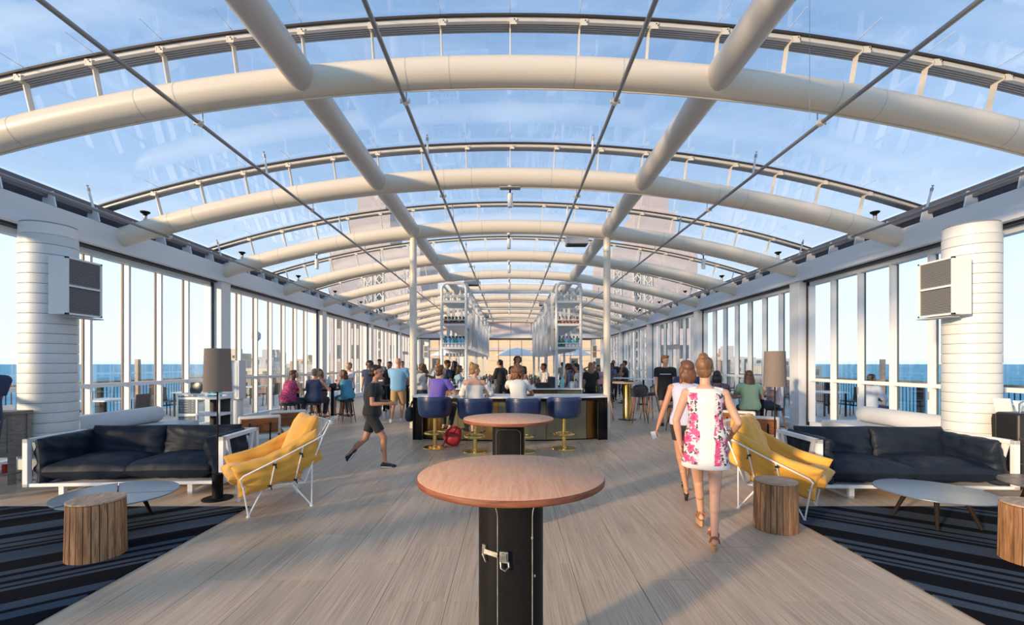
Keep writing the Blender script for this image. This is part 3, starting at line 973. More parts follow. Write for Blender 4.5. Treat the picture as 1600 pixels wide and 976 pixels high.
for i, (px, py, Y, w_) in enumerate(((901, 376, 13.0, 0.62), (737, 441, 19.2, 0.62), (851, 474, 25.2, 0.62), (757, 493, 31.0, 0.62))):
    t = empty('roof_heater', (AT(px, Y), Y, HY(py, Y))); tag(t, ['grey louvred heater hung under the roof right of centre, nearest one', 'grey louvred heater hung above the left bar shelf', 'grey louvred heater hung above the right bar shelf, farther back', 'small farthest grey heater left of centre under the roof'][i], 'heater')
    MB().bb(-w_ / 2, w_ / 2, -0.18, 0.18, -0.12, 0.10).build('housing', GREYM, t, bevel=0.01)
    for k in range(6):
        MB().bb(-w_ / 2 + 0.03, w_ / 2 - 0.03, -0.16 + k * 0.06, -0.14 + k * 0.06, -0.14, -0.12).build('louvre', DARKF, t, smooth=0)
    for a in (-1, 1):
        MB().cyl((a * w_ * 0.4, 0, 0.1), (a * w_ * 0.4, 0, rib_z(AT(px, Y)) + 0.3 - HY(py, Y)), 0.006, n=5).build('hanger_rod', PIPE, t)
# ---------------------------------------------------------------- soft furnishing helper
def pillow_mesh(sx, sy, sz, e=0.35, crown=0.25, wr=0.012, seed=0, n=26, pinch=0.5, name='cushion', mat_=None):
    """cushion: rounded slab, fat in the middle, thin at the rim, with wrinkles"""
    r = random.Random(seed)
    ph = [r.uniform(0, 6.28) for _ in range(8)]
    vs, fs = [], []
    def z_at(u, v):
        du = max(0.0, 1 - abs(u) ** 4); dv = max(0.0, 1 - abs(v) ** 4)
        base = (du * dv) ** e
        dome = 1 + crown * (1 - u * u) * (1 - v * v)
        return base * dome
    def wrk(u, v):
        edge = max(abs(u), abs(v)) ** 3
        a = math.atan2(v, u)
        w = math.sin(a * 9 + ph[0] + 3 * math.sin(u * 3 + ph[1])) * edge
        w += 0.7 * math.sin(u * 7 + v * 5 + ph[2]) * math.sin(v * 6 - u * 3 + ph[3])
        w += 0.5 * math.sin(a * 17 + ph[4]) * edge
        return w * wr
    for side in (1, -1):
        for i in range(n + 1):
            for j in range(n + 1):
                u = -1 + 2 * i / n; v = -1 + 2 * j / n
                u = math.sin(u * PI / 2) * 0.55 + u * 0.45
                v = math.sin(v * PI / 2) * 0.55 + v * 0.45
                bow = 1 - pinch * 0.10 * (1 - (1 - abs(u)) ) * 0
                x = u * sx / 2 * (1 - pinch * 0.09 * (1 - v * v) * abs(u))
                y = v * sy / 2 * (1 - pinch * 0.09 * (1 - u * u) * abs(v))
                z = side * (sz / 2 * z_at(u, v) / (1 + crown)) + wrk(u * side, v) * min(1, z_at(u, v) * 1.5)
                vs.append((x, y, z))
    m = (n + 1) * (n + 1)
    for i in range(n):
        for j in range(n):
            a, b, c, d = i * (n + 1) + j, (i + 1) * (n + 1) + j, (i + 1) * (n + 1) + j + 1, i * (n + 1) + j + 1
            fs.append((a, b, c, d))
            fs.append((m + a, m + d, m + c, m + b))
    # stitch the rim
    rim = [(i, 0) for i in range(n)] + [(n, j) for j in range(n)] + [(i, n) for i in range(n, 0, -1)] + [(0, j) for j in range(n, 0, -1)]
    for k in range(len(rim)):
        p, q = rim[k], rim[(k + 1) % len(rim)]
        a, b = p[0] * (n + 1) + p[1], q[0] * (n + 1) + q[1]
        fs.append((b, a, m + a, m + b))
    M = MB(); M.add(vs, fs)
    return M
def bend(M, f):
    M.v = [tuple(f(Vector(v))) for v in M.v]
    return M
def xform(M, loc=(0, 0, 0), rot=None):
    loc = Vector(loc)
    M.v = [tuple((rot @ Vector(v) if rot is not None else Vector(v)) + loc) for v in M.v]
    return M

NAVY = mat('navy_leather', (0.009, 0.015, 0.027), 0.55, noise=(5, (0.014, 0.023, 0.040), 0.6), bump=0.7, bscale=7, spec=0.22)
YEL = mat('mustard_cotton', (0.73, 0.37, 0.052), 0.75, noise=(3, (0.63, 0.30, 0.04), 0.5), bump=0.3, bscale=14, sheen=0.2)
FRW = mat('white_sofa_frame', (0.80, 0.81, 0.82), 0.4)

# ---------------------------------------------------------------- rugs
RUG = bpy.data.materials.new('striped_rug')
RUG.use_nodes = True
def _rug():
    nt = RUG.node_tree; L = nt.links.new
    b = nt.nodes['Principled BSDF']; b.inputs['Roughness'].default_value = 0.95; b.inputs['Specular IOR Level'].default_value = 0.1
    tc = nt.nodes.new('ShaderNodeTexCoord')
    sep = nt.nodes.new('ShaderNodeSeparateXYZ'); L(tc.outputs['Object'], sep.inputs[0])
    # distance across the stripes (stripes run 37 degrees off the X axis)
    a = nt.nodes.new('ShaderNodeMath'); a.operation = 'MULTIPLY'; a.inputs[1].default_value = 0.61; L(sep.outputs['X'], a.inputs[0])
    c = nt.nodes.new('ShaderNodeMath'); c.operation = 'MULTIPLY'; c.inputs[1].default_value = 0.79; L(sep.outputs['Y'], c.inputs[0])
    d = nt.nodes.new('ShaderNodeMath'); d.operation = 'ADD'; L(a.outputs[0], d.inputs[0]); L(c.outputs[0], d.inputs[1])
    o_ = nt.nodes.new('ShaderNodeMath'); o_.operation = 'ADD'; o_.inputs[1].default_value = 5.848 - 4.05; L(d.outputs[0], o_.inputs[0])
    s = nt.nodes.new('ShaderNodeMath'); s.operation = 'MULTIPLY'; s.inputs[1].default_value = 1 / 3.15; L(o_.outputs[0], s.inputs[0])
    f = nt.nodes.new('ShaderNodeMath'); f.operation = 'FRACT'; L(s.outputs[0], f.inputs[0])
    r = nt.nodes.new('ShaderNodeValToRGB'); r.color_ramp.interpolation = 'CONSTANT'
    K = (0.004, 0.005, 0.008, 1); Gc = (0.052, 0.070, 0.094, 1)
    bands = [(4.183, 4.289), (4.342, 4.468), (4.712, 4.76), (4.791, 4.856), (4.922, 5.008), (5.061, 5.15), (5.40, 5.671), (5.739, 5.784), (5.83, 5.926), (5.973, 6.124), (6.254, 6.53), (6.863, 6.961), (7.026, 7.094)]
    e = r.color_ramp.elements
    e[0].position = 0; e[0].color = K
    e[1].position = (bands[0][0] - 4.05) / 3.15; e[1].color = Gc
    first = True
    for lo, hi in bands:
        if not first:
            k = e.new((lo - 4.05) / 3.15); k.color = Gc
        first = False
        k = e.new((hi - 4.05) / 3.15); k.color = K
    L(f.outputs[0], r.inputs[0])
    n = nt.nodes.new('ShaderNodeTexNoise'); n.inputs['Scale'].default_value = 60; n.inputs['Detail'].default_value = 6
    L(tc.outputs['Object'], n.inputs[0])
    mr = nt.nodes.new('ShaderNodeMapRange'); mr.inputs['To Min'].default_value = 0.7; mr.inputs['To Max'].default_value = 1.3
    L(n.outputs[0], mr.inputs[0])
    hs = nt.nodes.new('ShaderNodeHueSaturation'); L(mr.outputs[0], hs.inputs['Value']); L(r.outputs[0], hs.inputs['Color'])
    L(hs.outputs[0], b.inputs['Base Color'])
    bp = nt.nodes.new('ShaderNodeBump'); bp.inputs['Strength'].default_value = 0.5; bp.inputs['Distance'].default_value = 0.004
    L(n.outputs[0], bp.inputs['Height']); L(bp.outputs[0], b.inputs['Normal'])
_rug()
for sx, lab in ((-1, 'left'), (1, 'right')):
    m = MB().bb(0.0, 3.9, -3.6, 0.0, 0.0005, 0.012)
    o = m.build('striped_rug', RUG, None, smooth=0, bevel=0.004)
    o.location = (sx * 2.93, 5.14, 0)
    if sx < 0: o.scale = (-1, 1, 1)
    tag(o, 'black and blue-grey diagonal striped rug on the %s side' % lab, 'rug')

# ---------------------------------------------------------------- sofas
def sofa(loc, rz, L_, mirror, lab):
    s = empty('sofa', (loc[0], loc[1], 0), rz)
    tag(s, lab, 'sofa')
    D = 0.86
    hl = L_ / 2
    fr = MB()
    for y in (0.0, D):
        fr.bb(-hl, hl, y - 0.02, y + 0.02, 0.125, 0.165)
    fr.bb(-hl, hl, 0.02, D - 0.02, 0.135, 0.15)
    fr.bb(-hl, hl, D - 0.02, D + 0.02, 0.66, 0.70)
    fr.build('base_frame', FRW, s, bevel=0.004)
    for a in (-1, 1):
        x = a * hl
        e = MB()
        e.bb(x - 0.03, x + 0.03, -0.03, 0.03, 0.125, 0.705).bb(x - 0.03, x + 0.03, D - 0.03, D + 0.03, 0.125, 0.705)
        e.bb(x - 0.03, x + 0.03, -0.03, D + 0.03, 0.655, 0.705).bb(x - 0.03, x + 0.03, -0.03, D + 0.03, 0.125, 0.165)
        e.build('end_frame', FRW, s, bevel=0.004)
        for q in (0.10, 0.62):
            b = MB()
            b.bar([(x, q if q < 0.3 else q + 0.14, 0.665), (x, q + 0.14 if q < 0.3 else q, 0.16)], 0.04, 0.06)
            b.build('brace', FRW, s, bevel=0.003)
    for q in (-0.33, 0.33):
        x = q * L_
        f = MB().bb(x - 0.03, x + 0.03, -0.0, 0.05, 0.0, 0.13).bb(x - 0.03, x + 0.03, D - 0.05, D, 0.0, 0.13).bb(x - 0.03, x + 0.03, 0.0, D, 0.0, 0.03)
        f.build('sled_foot', FRW, s, bevel=0.003)
    k = 1 if not mirror else -1
    w1, w2 = (L_ - 0.34) * 0.5, (L_ - 0.34) * 0.5
    # two seat cushions
    for i, c in enumerate((-1, 1)):
        p = pillow_mesh(w1 + 0.05, 0.90, 0.30, 0.30, 0.22, 0.012, seed=3 + i + (5 if mirror else 0), n=30)
        xform(p, (c * w1 / 2, 0.43, 0.30))
        p.build('seat_cushion', NAVY, s, smooth=60)
    for i, c in enumerate((-1, 1)):
        p = pillow_mesh(w1 + 0.04, 0.46, 0.26, 0.34, 0.25, 0.014, seed=13 + i, n=28)
        xform(p, (c * w1 / 2, 0.74, 0.54), rotm(R(76), 0, 0))
        p.build('back_cushion', NAVY, s, smooth=60)
    for i, c in enumerate((-1, 1)):
        p = pillow_mesh(0.86, 0.56, 0.26, 0.34, 0.25, 0.020, seed=23 + i, n=30)
        xform(p, (0, 0, 0), rotm(R(82), 0, 0))
        xform(p, (0, 0, 0), rotm(0, 0, R(90)))
        xform(p, (c * (hl - 0.13), 0.42, 0.44), rotm(0, -c * R(6), 0))
        # droop towards the front
        bend(p, lambda v: Vector((v.x, v.y, v.z - (0.02 if v.y < 0.3 else 0.0) * (0.3 - v.y) * 3)))
        p.build('arm_cushion', NAVY, s, smooth=60)
    return s
sofa((-4.70, 5.60), R(4), 2.26, False, 'navy leather sofa on a white metal frame at the left')
sofa((4.83, 5.44), R(-2), 2.26, True, 'navy leather sofa on a white metal frame at the right')

# ---------------------------------------------------------------- daybeds with bolsters behind the sofas
DAY = mat('grey_white_vinyl', (0.54, 0.57, 0.60), 0.5, noise=(2, (0.56, 0.58, 0.62), 0.5))
for sx, lab in ((-1, 'left'), (1, 'right')):
    d = empty('daybed', (sx * 6.68, 8.02, 0)); tag(d, 'low white upholstered daybed behind the %s sofa' % lab, 'daybed')
    MB().bb(-0.46, 0.46, -0.84, 1.12, 0.08, 0.34).build('plinth', WHITE, d, bevel=0.02)
    MB().bb(-0.47, 0.47, -0.86, 1.14, 0.34, 0.49).build('mattress', DAY, d, bevel=0.035)
    b = MB()
    rr = 0.15
    pts = [(0, -0.86, 0), (0, -0.84, 0), (0, 0.86, 0), (0, 0.90, 0), (0, 0.915, 0)]
    b.tube(pts, [rr - 0.02, rr, rr, rr - 0.02, rr - 0.06], 28)
    o = b.build('bolster', DAY, None, smooth=60)
    o.location = (sx * 6.86, 8.02, 0.64)
    tag(o, 'long pale grey bolster lying on the %s daybed' % lab, 'bolster')

# ---------------------------------------------------------------- serving cart behind the left sofa
c = empty('serving_cart', (-6.40, 9.62, 0)); tag(c, 'white framed serving cart with slatted grey sides by the left windows', 'cart')
def rrect(x0, x1, y0, y1, z, r=0.06, n=5):
    out = []
    for cx, cy, a0 in ((x1 - r, y1 - r, 0), (x0 + r, y1 - r, 90), (x0 + r, y0 + r, 180), (x1 - r, y0 + r, 270)):
        for k in range(n + 1):
            a = R(a0 + 90 * k / n)
            out.append((cx + r * math.cos(a), cy + r * math.sin(a), z))
    return out
for z in (0.14, 0.56, 0.90):
    MB().loft([rrect(-0.44, 0.44, -0.24, 0.24, z - 0.025), rrect(-0.44, 0.44, -0.24, 0.24, z + 0.025)]).build('shelf', WHITE, c, bevel=0.006)
MB().tube(rrect(-0.46, 0.46, -0.26, 0.26, 0.985), 0.014, 8, closed=True).build('top_rail', WHITE, c)
for a in (-0.42, -0.03, 0.42):
    for b_ in (-0.22, 0.22):
        MB().bb(a - 0.018, a + 0.018, b_ - 0.018, b_ + 0.018, 0.08, 0.98 if abs(a) > 0.1 else 0.90).build('upright', WHITE, c, smooth=0)
for z0 in (0.17, 0.59):
    for k in range(7):
        MB().bb(-0.40, -0.05, -0.235, -0.215, z0 + k * 0.052, z0 + k * 0.052 + 0.045).build('side_slat', mat('slate_slat', (0.10, 0.14, 0.18), 0.5), c, smooth=0)
MB().bb(-0.04, 0.40, -0.1, 0.2, 0.17, 0.20).bb(-0.04, 0.40, 0.19, 0.20, 0.17, 0.88).build('dark_interior', BLACKP, c, smooth=0)
for a in (-0.38, 0.38):
    for b_ in (-0.2, 0.2):
        MB().cyl((a, b_ - 0.015, 0.04), (a, b_ + 0.015, 0.04), 0.04, n=12).cyl((a, b_, 0.04), (a, b_, 0.10), 0.012, n=6).build('caster', BLACKP, c)
o = MB().lathe([(0.02, 0.0), (0.13, 0.0), (0.145, 0.012), (0.15, 0.03), (0.13, 0.022), (0.02, 0.016)], n=28).build('round_tray', mat('tray_black', (0.02, 0.02, 0.022), 0.35), None)
o.location = (-6.60, 9.66, 1.075); o.rotation_euler = (R(72), 0, R(-10))
tag(o, 'round black tray propped up on top of the serving cart', 'tray')
BOT = [(0.038, 0.0), (0.042, 0.01), (0.042, 0.13), (0.030, 0.17), (0.014, 0.20), (0.013, 0.245), (0.017, 0.25), (0.017, 0.265)]
TEAL = glass_mat('teal_glass', (0.25, 0.80, 0.82), 0.10, 0.5, 2)
TEALS = mat('teal_bottle', (0.03, 0.42, 0.45), 0.15, coat=0.5, spec=0.8)
for i, (x, y) in enumerate(((-6.30, 9.60), (-6.20, 9.56), (-6.22, 9.68), (-6.12, 9.64))):
    b = MB().lathe([(r * 1.05, z * 1.05) for r, z in BOT], n=14).build('water_bottle', mat('aqua_bottle', (0.10, 0.50, 0.52), 0.12, coat=0.6, noise=(20, (0.35, 0.72, 0.75), 0.6)), None)
    b.location = (x, y, 0.927)
    tag(b, 'aqua glass water bottle standing on the serving cart', 'bottle', 'aqua bottles on the serving cart')

# ---------------------------------------------------------------- floor lamps
SHADE = mat('taupe_shade', (0.19, 0.155, 0.135), 0.85, noise=(60, (0.17, 0.14, 0.125), 0.6), bump=0.1, bscale=200)
def lamp(x, y, lab, zt=1.79, warm=0):
    l = empty('floor_lamp', (x, y, 0)); tag(l, lab, 'floor lamp')
    MB().lathe([(0.165, 0), (0.168, 0.006), (0.165, 0.012), (0.02, 0.016)], n=32).build('base_disc', BLACK, l)
    MB().cyl((0, 0, 0.012), (0, 0, 0.30), 0.058, n=20).build('base_drum', BLACK, l, bevel=0.003)
    MB().cyl((0, 0, 0.3), (0, 0, zt - 0.14), 0.0095, n=10).build('pole', BLACK, l)
    sh = MB()
    n = 32
    prof = [(0.150, zt - 0.51), (0.136, zt), (0.133, zt), (0.147, zt - 0.51)]
    rings = [[(r * math.cos(2 * PI * k / n), r * math.sin(2 * PI * k / n), z) for k in range(n)] for r, z in prof]
    sh.loft(rings + [rings[0]], cap=False)
    sh.build('lamp_shade', SHADE, l)
    MB().tube([(-0.134, 0, zt - 0.03), (0, 0, zt - 0.03), (0.134, 0, zt - 0.03)], 0.003, 6).build('shade_carrier', BLACK, l)
    MB().ell((0, 0, zt - 0.12), (0.03, 0.03, 0.045)).build('bulb', mat('warm_bulb', (1, 0.8, 0.5), 0.3, emit=((1.0, 0.55, 0.25), 12)), l)
    ld = bpy.data.lights.new('lamp_glow', 'POINT'); ld.energy = 4; ld.color = (1, 0.6, 0.3); ld.shadow_soft_size = 0.04
    lo = bpy.data.objects.new('bulb_glow', ld); lo.location = (0, -0.05, zt - 0.10); lo.parent = l; COL.objects.link(lo)
lamp(-3.49, 5.46, 'floor lamp with a tall taupe shade beside the left sofa')
lamp(3.83, 6.62, 'floor lamp with a tall taupe shade behind the right sofa')

# ---------------------------------------------------------------- wire armchairs with mustard cushions
def armchair(x, y, fx, fy, lab):
    """local frame: -Y is the way the chair faces"""
    rz = math.atan2(fy, fx) + PI / 2
    a = empty('wire_armchair', (x, y, 0), rz); tag(a, lab, 'armchair')
    W = 0.345
    r = 0.0085
    fr = MB()
    # arm rails, going from the low front corner up to the back
    for s in (-1, 1):
        fr.tube([(s * 0.30, -0.30, 0.30), (s * 0.385, -0.37, 0.335), (s * 0.435, -0.40, 0.42), (s * 0.440, -0.37, 0.455), (s * 0.445, 0.0, 0.61), (s * 0.445, 0.30, 0.745), (s * 0.41, 0.43, 0.80)], r, 8)
    # lower seat frame
    fr.tube([(-0.30, -0.30, 0.30), (-0.31, 0.25, 0.27), (0.31, 0.25, 0.27), (0.30, -0.30, 0.30)], r, 8)
    fr.tube([(-0.38, -0.37, 0.335), (0.38, -0.37, 0.335)], r, 8)
    # back hoop
    fr.tube([(-0.31, 0.25, 0.27), (-0.41, 0.42, 0.79), (-0.35, 0.52, 0.945), (0.35, 0.52, 0.945), (0.41, 0.42, 0.79), (0.31, 0.25, 0.27)], r, 8)
    fr.tube([(-0.41, 0.42, 0.79), (0.41, 0.42, 0.79)], r, 8)
    fr.build('wire_frame', WIREW, a)
    bw = MB()
    for k in range(17):
        t = -0.30 + k * 0.0375
        bw.tube([(t, 0.25, 0.275), (t * 1.12, 0.40, 0.78), (t * 1.06, 0.50, 0.943)], 0.0038, 6)
    for k in range(12):
        t = -0.275 + k * 0.05
        bw.tube([(t, -0.30, 0.297), (t, -0.02, 0.262), (t, 0.25, 0.272)], 0.0038, 6)
    tag(bw.build('wire_rods', WIREW, a), kind='stuff')
    for s in (-1, 1):
        for f in (-1, 1):
            foot = (s * 0.345, -0.315 if f < 0 else 0.315, 0.008)
            l = MB()
            if f < 0:
                l.tube([(s * 0.385, -0.37, 0.335), foot], r, 8).tube([foot, (s * 0.30, -0.16, 0.29)], r, 8)
            else:
                l.tube([(s * 0.31, 0.12, 0.27), foot], r, 8).tube([foot, (s * 0.34, 0.32, 0.50)], r, 8)
            l.lathe([(0.020, -0.008), (0.020, 0.002), (0.010, 0.006)], foot, 12)
            l.build('leg', WIREW, a)
        # side stays with black ties
        st = MB()
        st.tube([(s * 0.44, -0.07, 0.58), (s * 0.425, -0.08, 0.52), (s * 0.36, -0.11, 0.30), (s * 0.30, -0.12, 0.265)], 0.007, 8)
        st.tube([(s * 0.445, 0.20, 0.70), (s * 0.435, 0.19, 0.63), (s * 0.36, 0.14, 0.33), (s * 0.30, 0.13, 0.262)], 0.007, 8)
        st.build('side_stay', WIREW, a)
        for q in ((s * 0.43, -0.08, 0.535), (s * 0.425, 0.185, 0.62), (s * 0.36, -0.115, 0.30), (s * 0.36, 0.14, 0.325)):
            MB().ell(q, (0.022, 0.022, 0.014), None, 8, 5).box(Vector(q) + Vector((s * 0.005, 0.012, -0.02)), (0.010, 0.012, 0.05), rotm(0.3, 0.2, 0)).build('black_tie', BLACKP, a)
    # seat cushion rolling over the front edge
    p = pillow_mesh(0.68, 0.72, 0.20, 0.30, 0.25, 0.012, seed=31, n=30)
    def roll(v):
        y = v.y
        if y < -0.30:
            t = (-0.30 - y) / 0.16
            return Vector((v.x, -0.30 - math.sin(min(t, 1.5)) * 0.12 - v.z * math.sin(min(t, 1.4)) * 0.6, v.z * math.cos(min(t, 1.4)) - (1 - math.cos(min(t, 1.4))) * 0.13))
        return Vector((v.x, y, v.z))
    bend(p, roll)
    xform(p, (0, -0.155, 0.385), rotm(R(-5), 0, 0))
    p.build('seat_cushion', YEL, a, smooth=60)
    # side wings
    for s in (-1, 1):
        p = pillow_mesh(0.90, 0.36, 0.16, 0.32, 0.25, 0.012, seed=37 + s, n=28)
        bend(p, lambda v: Vector((v.x, v.y + 0.26 * max(0, (v.x + 0.15)) ** 1.3 * (1 if v.y > 0 else 0.9), v.z)))
        xform(p, (0, 0, 0), rotm(R(90), 0, 0))          # x = length, z = height, y = thickness
        xform(p, (0, 0, 0), rotm(0, 0, R(90)))          # length along y
        xform(p, (s * 0.312, 0.0, 0.475), rotm(R(13), 0, 0) @ rotm(0, s * R(9), 0))
        p.build('side_cushion', YEL, a, smooth=60)
    p = pillow_mesh(0.62, 0.66, 0.24, 0.32, 0.3, 0.012, seed=41, n=30)
    xform(p, (0, 0.26, 0.70), rotm(R(68), 0, 0))
    p.build('back_cushion', YEL, a, smooth=60)
    p = pillow_mesh(0.56, 0.44, 0.16, 0.32, 0.3, 0.012, seed=43, n=24)
    xform(p, (0, 0.235, 0.50), rotm(R(66), 0, 0))
    p.build('lumbar_cushion', YEL, a, smooth=60)
armchair(-2.71, 5.27, -0.79, -0.61, 'white wire armchair with mustard cushions beside the left floor lamp')
armchair(3.01, 5.15, 0.746, -0.665, 'white wire armchair with mustard cushions behind the middle stump stool')

# ---------------------------------------------------------------- stave stools
def stump(x, y, rz, R_, H, lab):
    s = empty('stump_stool', (x, y, 0), rz); tag(s, lab, 'side table')
    n = 24
    MB().lathe([(R_ - 0.012, 0.0), (R_ - 0.015, H - 0.03)], n=32).build('core', mat('stump_dark', (0.05, 0.03, 0.02), 0.8), s)
    r = random.Random(int(x * 100))
    a = 0
    step = 2 * PI / n
    for k in range(n):
        w = step * r.uniform(0.9, 1.0)
        a0, a1 = k * step + 0.006, k * step + step - 0.006
        rr = R_ + r.uniform(-0.002, 0.003)
        top = H - 0.018 - r.uniform(0, 0.002)
        pts = []
        m = MB()
        prof = [(rr - 0.014, a0), (rr, a0 + 0.01), (rr + 0.0015, (a0 + a1) / 2), (rr, a1 - 0.01), (rr - 0.014, a1)]
        def ring(z, sc):
            return [(q * sc * math.cos(b), q * sc * math.sin(b), z) for q, b in prof]
        m.loft([ring(r.uniform(0, 0.003), 1.03), ring(top, 0.985)])
        m.build('stave', STAVE, s, smooth=20)
    MB().lathe([(R_ * 0.985 - 0.004, H - 0.018), (R_ * 0.985 + 0.004, H - 0.014), (R_ * 0.985 + 0.004, H - 0.004), (R_ * 0.985, H), (0.02, H + 0.0005)], n=40).build('top_disc', STUMPT, s)
stump(-3.46, 3.83, 0.3, 0.194, 0.485, 'round wooden stave stool on the left rug')
stump(2.60, 4.48, 1.1, 0.190, 0.475, 'round wooden stave stool in front of the right armchair')
stump(4.23, 3.70, 2.0, 0.194, 0.485, 'round wooden stave stool cut by the right edge of the view')

# ---------------------------------------------------------------- low round coffee tables
TOPG = mat('blue_grey_metal', (0.30, 0.36, 0.42), 0.30, 0.75, noise=(2.0, (0.20, 0.25, 0.31), 0.6))
def coffee(x, y, rad, h, angs, legs, lab, m=TOPG, tilt=(0, 0.006, -0.004)):
    t = empty('coffee_table', (x, y, 0)); tag(t, lab, 'coffee table')
    for i in range(len(angs)):
        a0, a1 = angs[i], angs[(i + 1) % len(angs)]
        if a1 < a0: a1 += 360
        n = max(6, int((a1 - a0) / 7))
        g = 0.45
        poly = [(0.006 * math.cos(R((a0 + a1) / 2)), 0.006 * math.sin(R((a0 + a1) / 2)))] + [(rad * math.cos(R(a0 + g + (a1 - a0 - 2 * g) * k / n)), rad * math.sin(R(a0 + g + (a1 - a0 - 2 * g) * k / n))) for k in range(n + 1)]
        dz = tilt[i % 3]
        MB().prism(poly, h - 0.012 + dz, h + dz).build('top_leaf', m, t, bevel=0.003)
    MB().lathe([(rad * 0.45, h - 0.035), (rad * 0.45, h - 0.016)], n=20).build('under_plate', BLACK, t)
    for a in legs:
        ca, sa = math.cos(R(a)), math.sin(R(a))
        MB().tube([(ca * rad * 0.42, sa * rad * 0.42, h - 0.03), (ca * rad * 0.66, sa * rad * 0.66, 0.014 if abs(x) < 4.9 or y < 5.1 else 0)], [0.024, 0.014], 10).build('leg', mat('dark_table_leg', (0.018, 0.012, 0.009), 0.7, spec=0.15), t)
coffee(-3.90, 4.55, 0.50, 0.325, (10, 130, 250), (75, -50, 190), 'round blue-grey metal coffee table behind the left stave stool')
coffee(4.30, 4.63, 0.50, 0.325, (85, 170, 330), (135, -45, 230), 'round blue-grey metal coffee table before the right sofa')
coffee(5.62, 4.72, 0.42, 0.37, (120, 300), (135, 45, 250), 'round dark wood coffee table at the right edge', mat('dark_table_wood', (0.16, 0.12, 0.10), 0.35, noise=(4, (0.11, 0.08, 0.065), 0.6)))

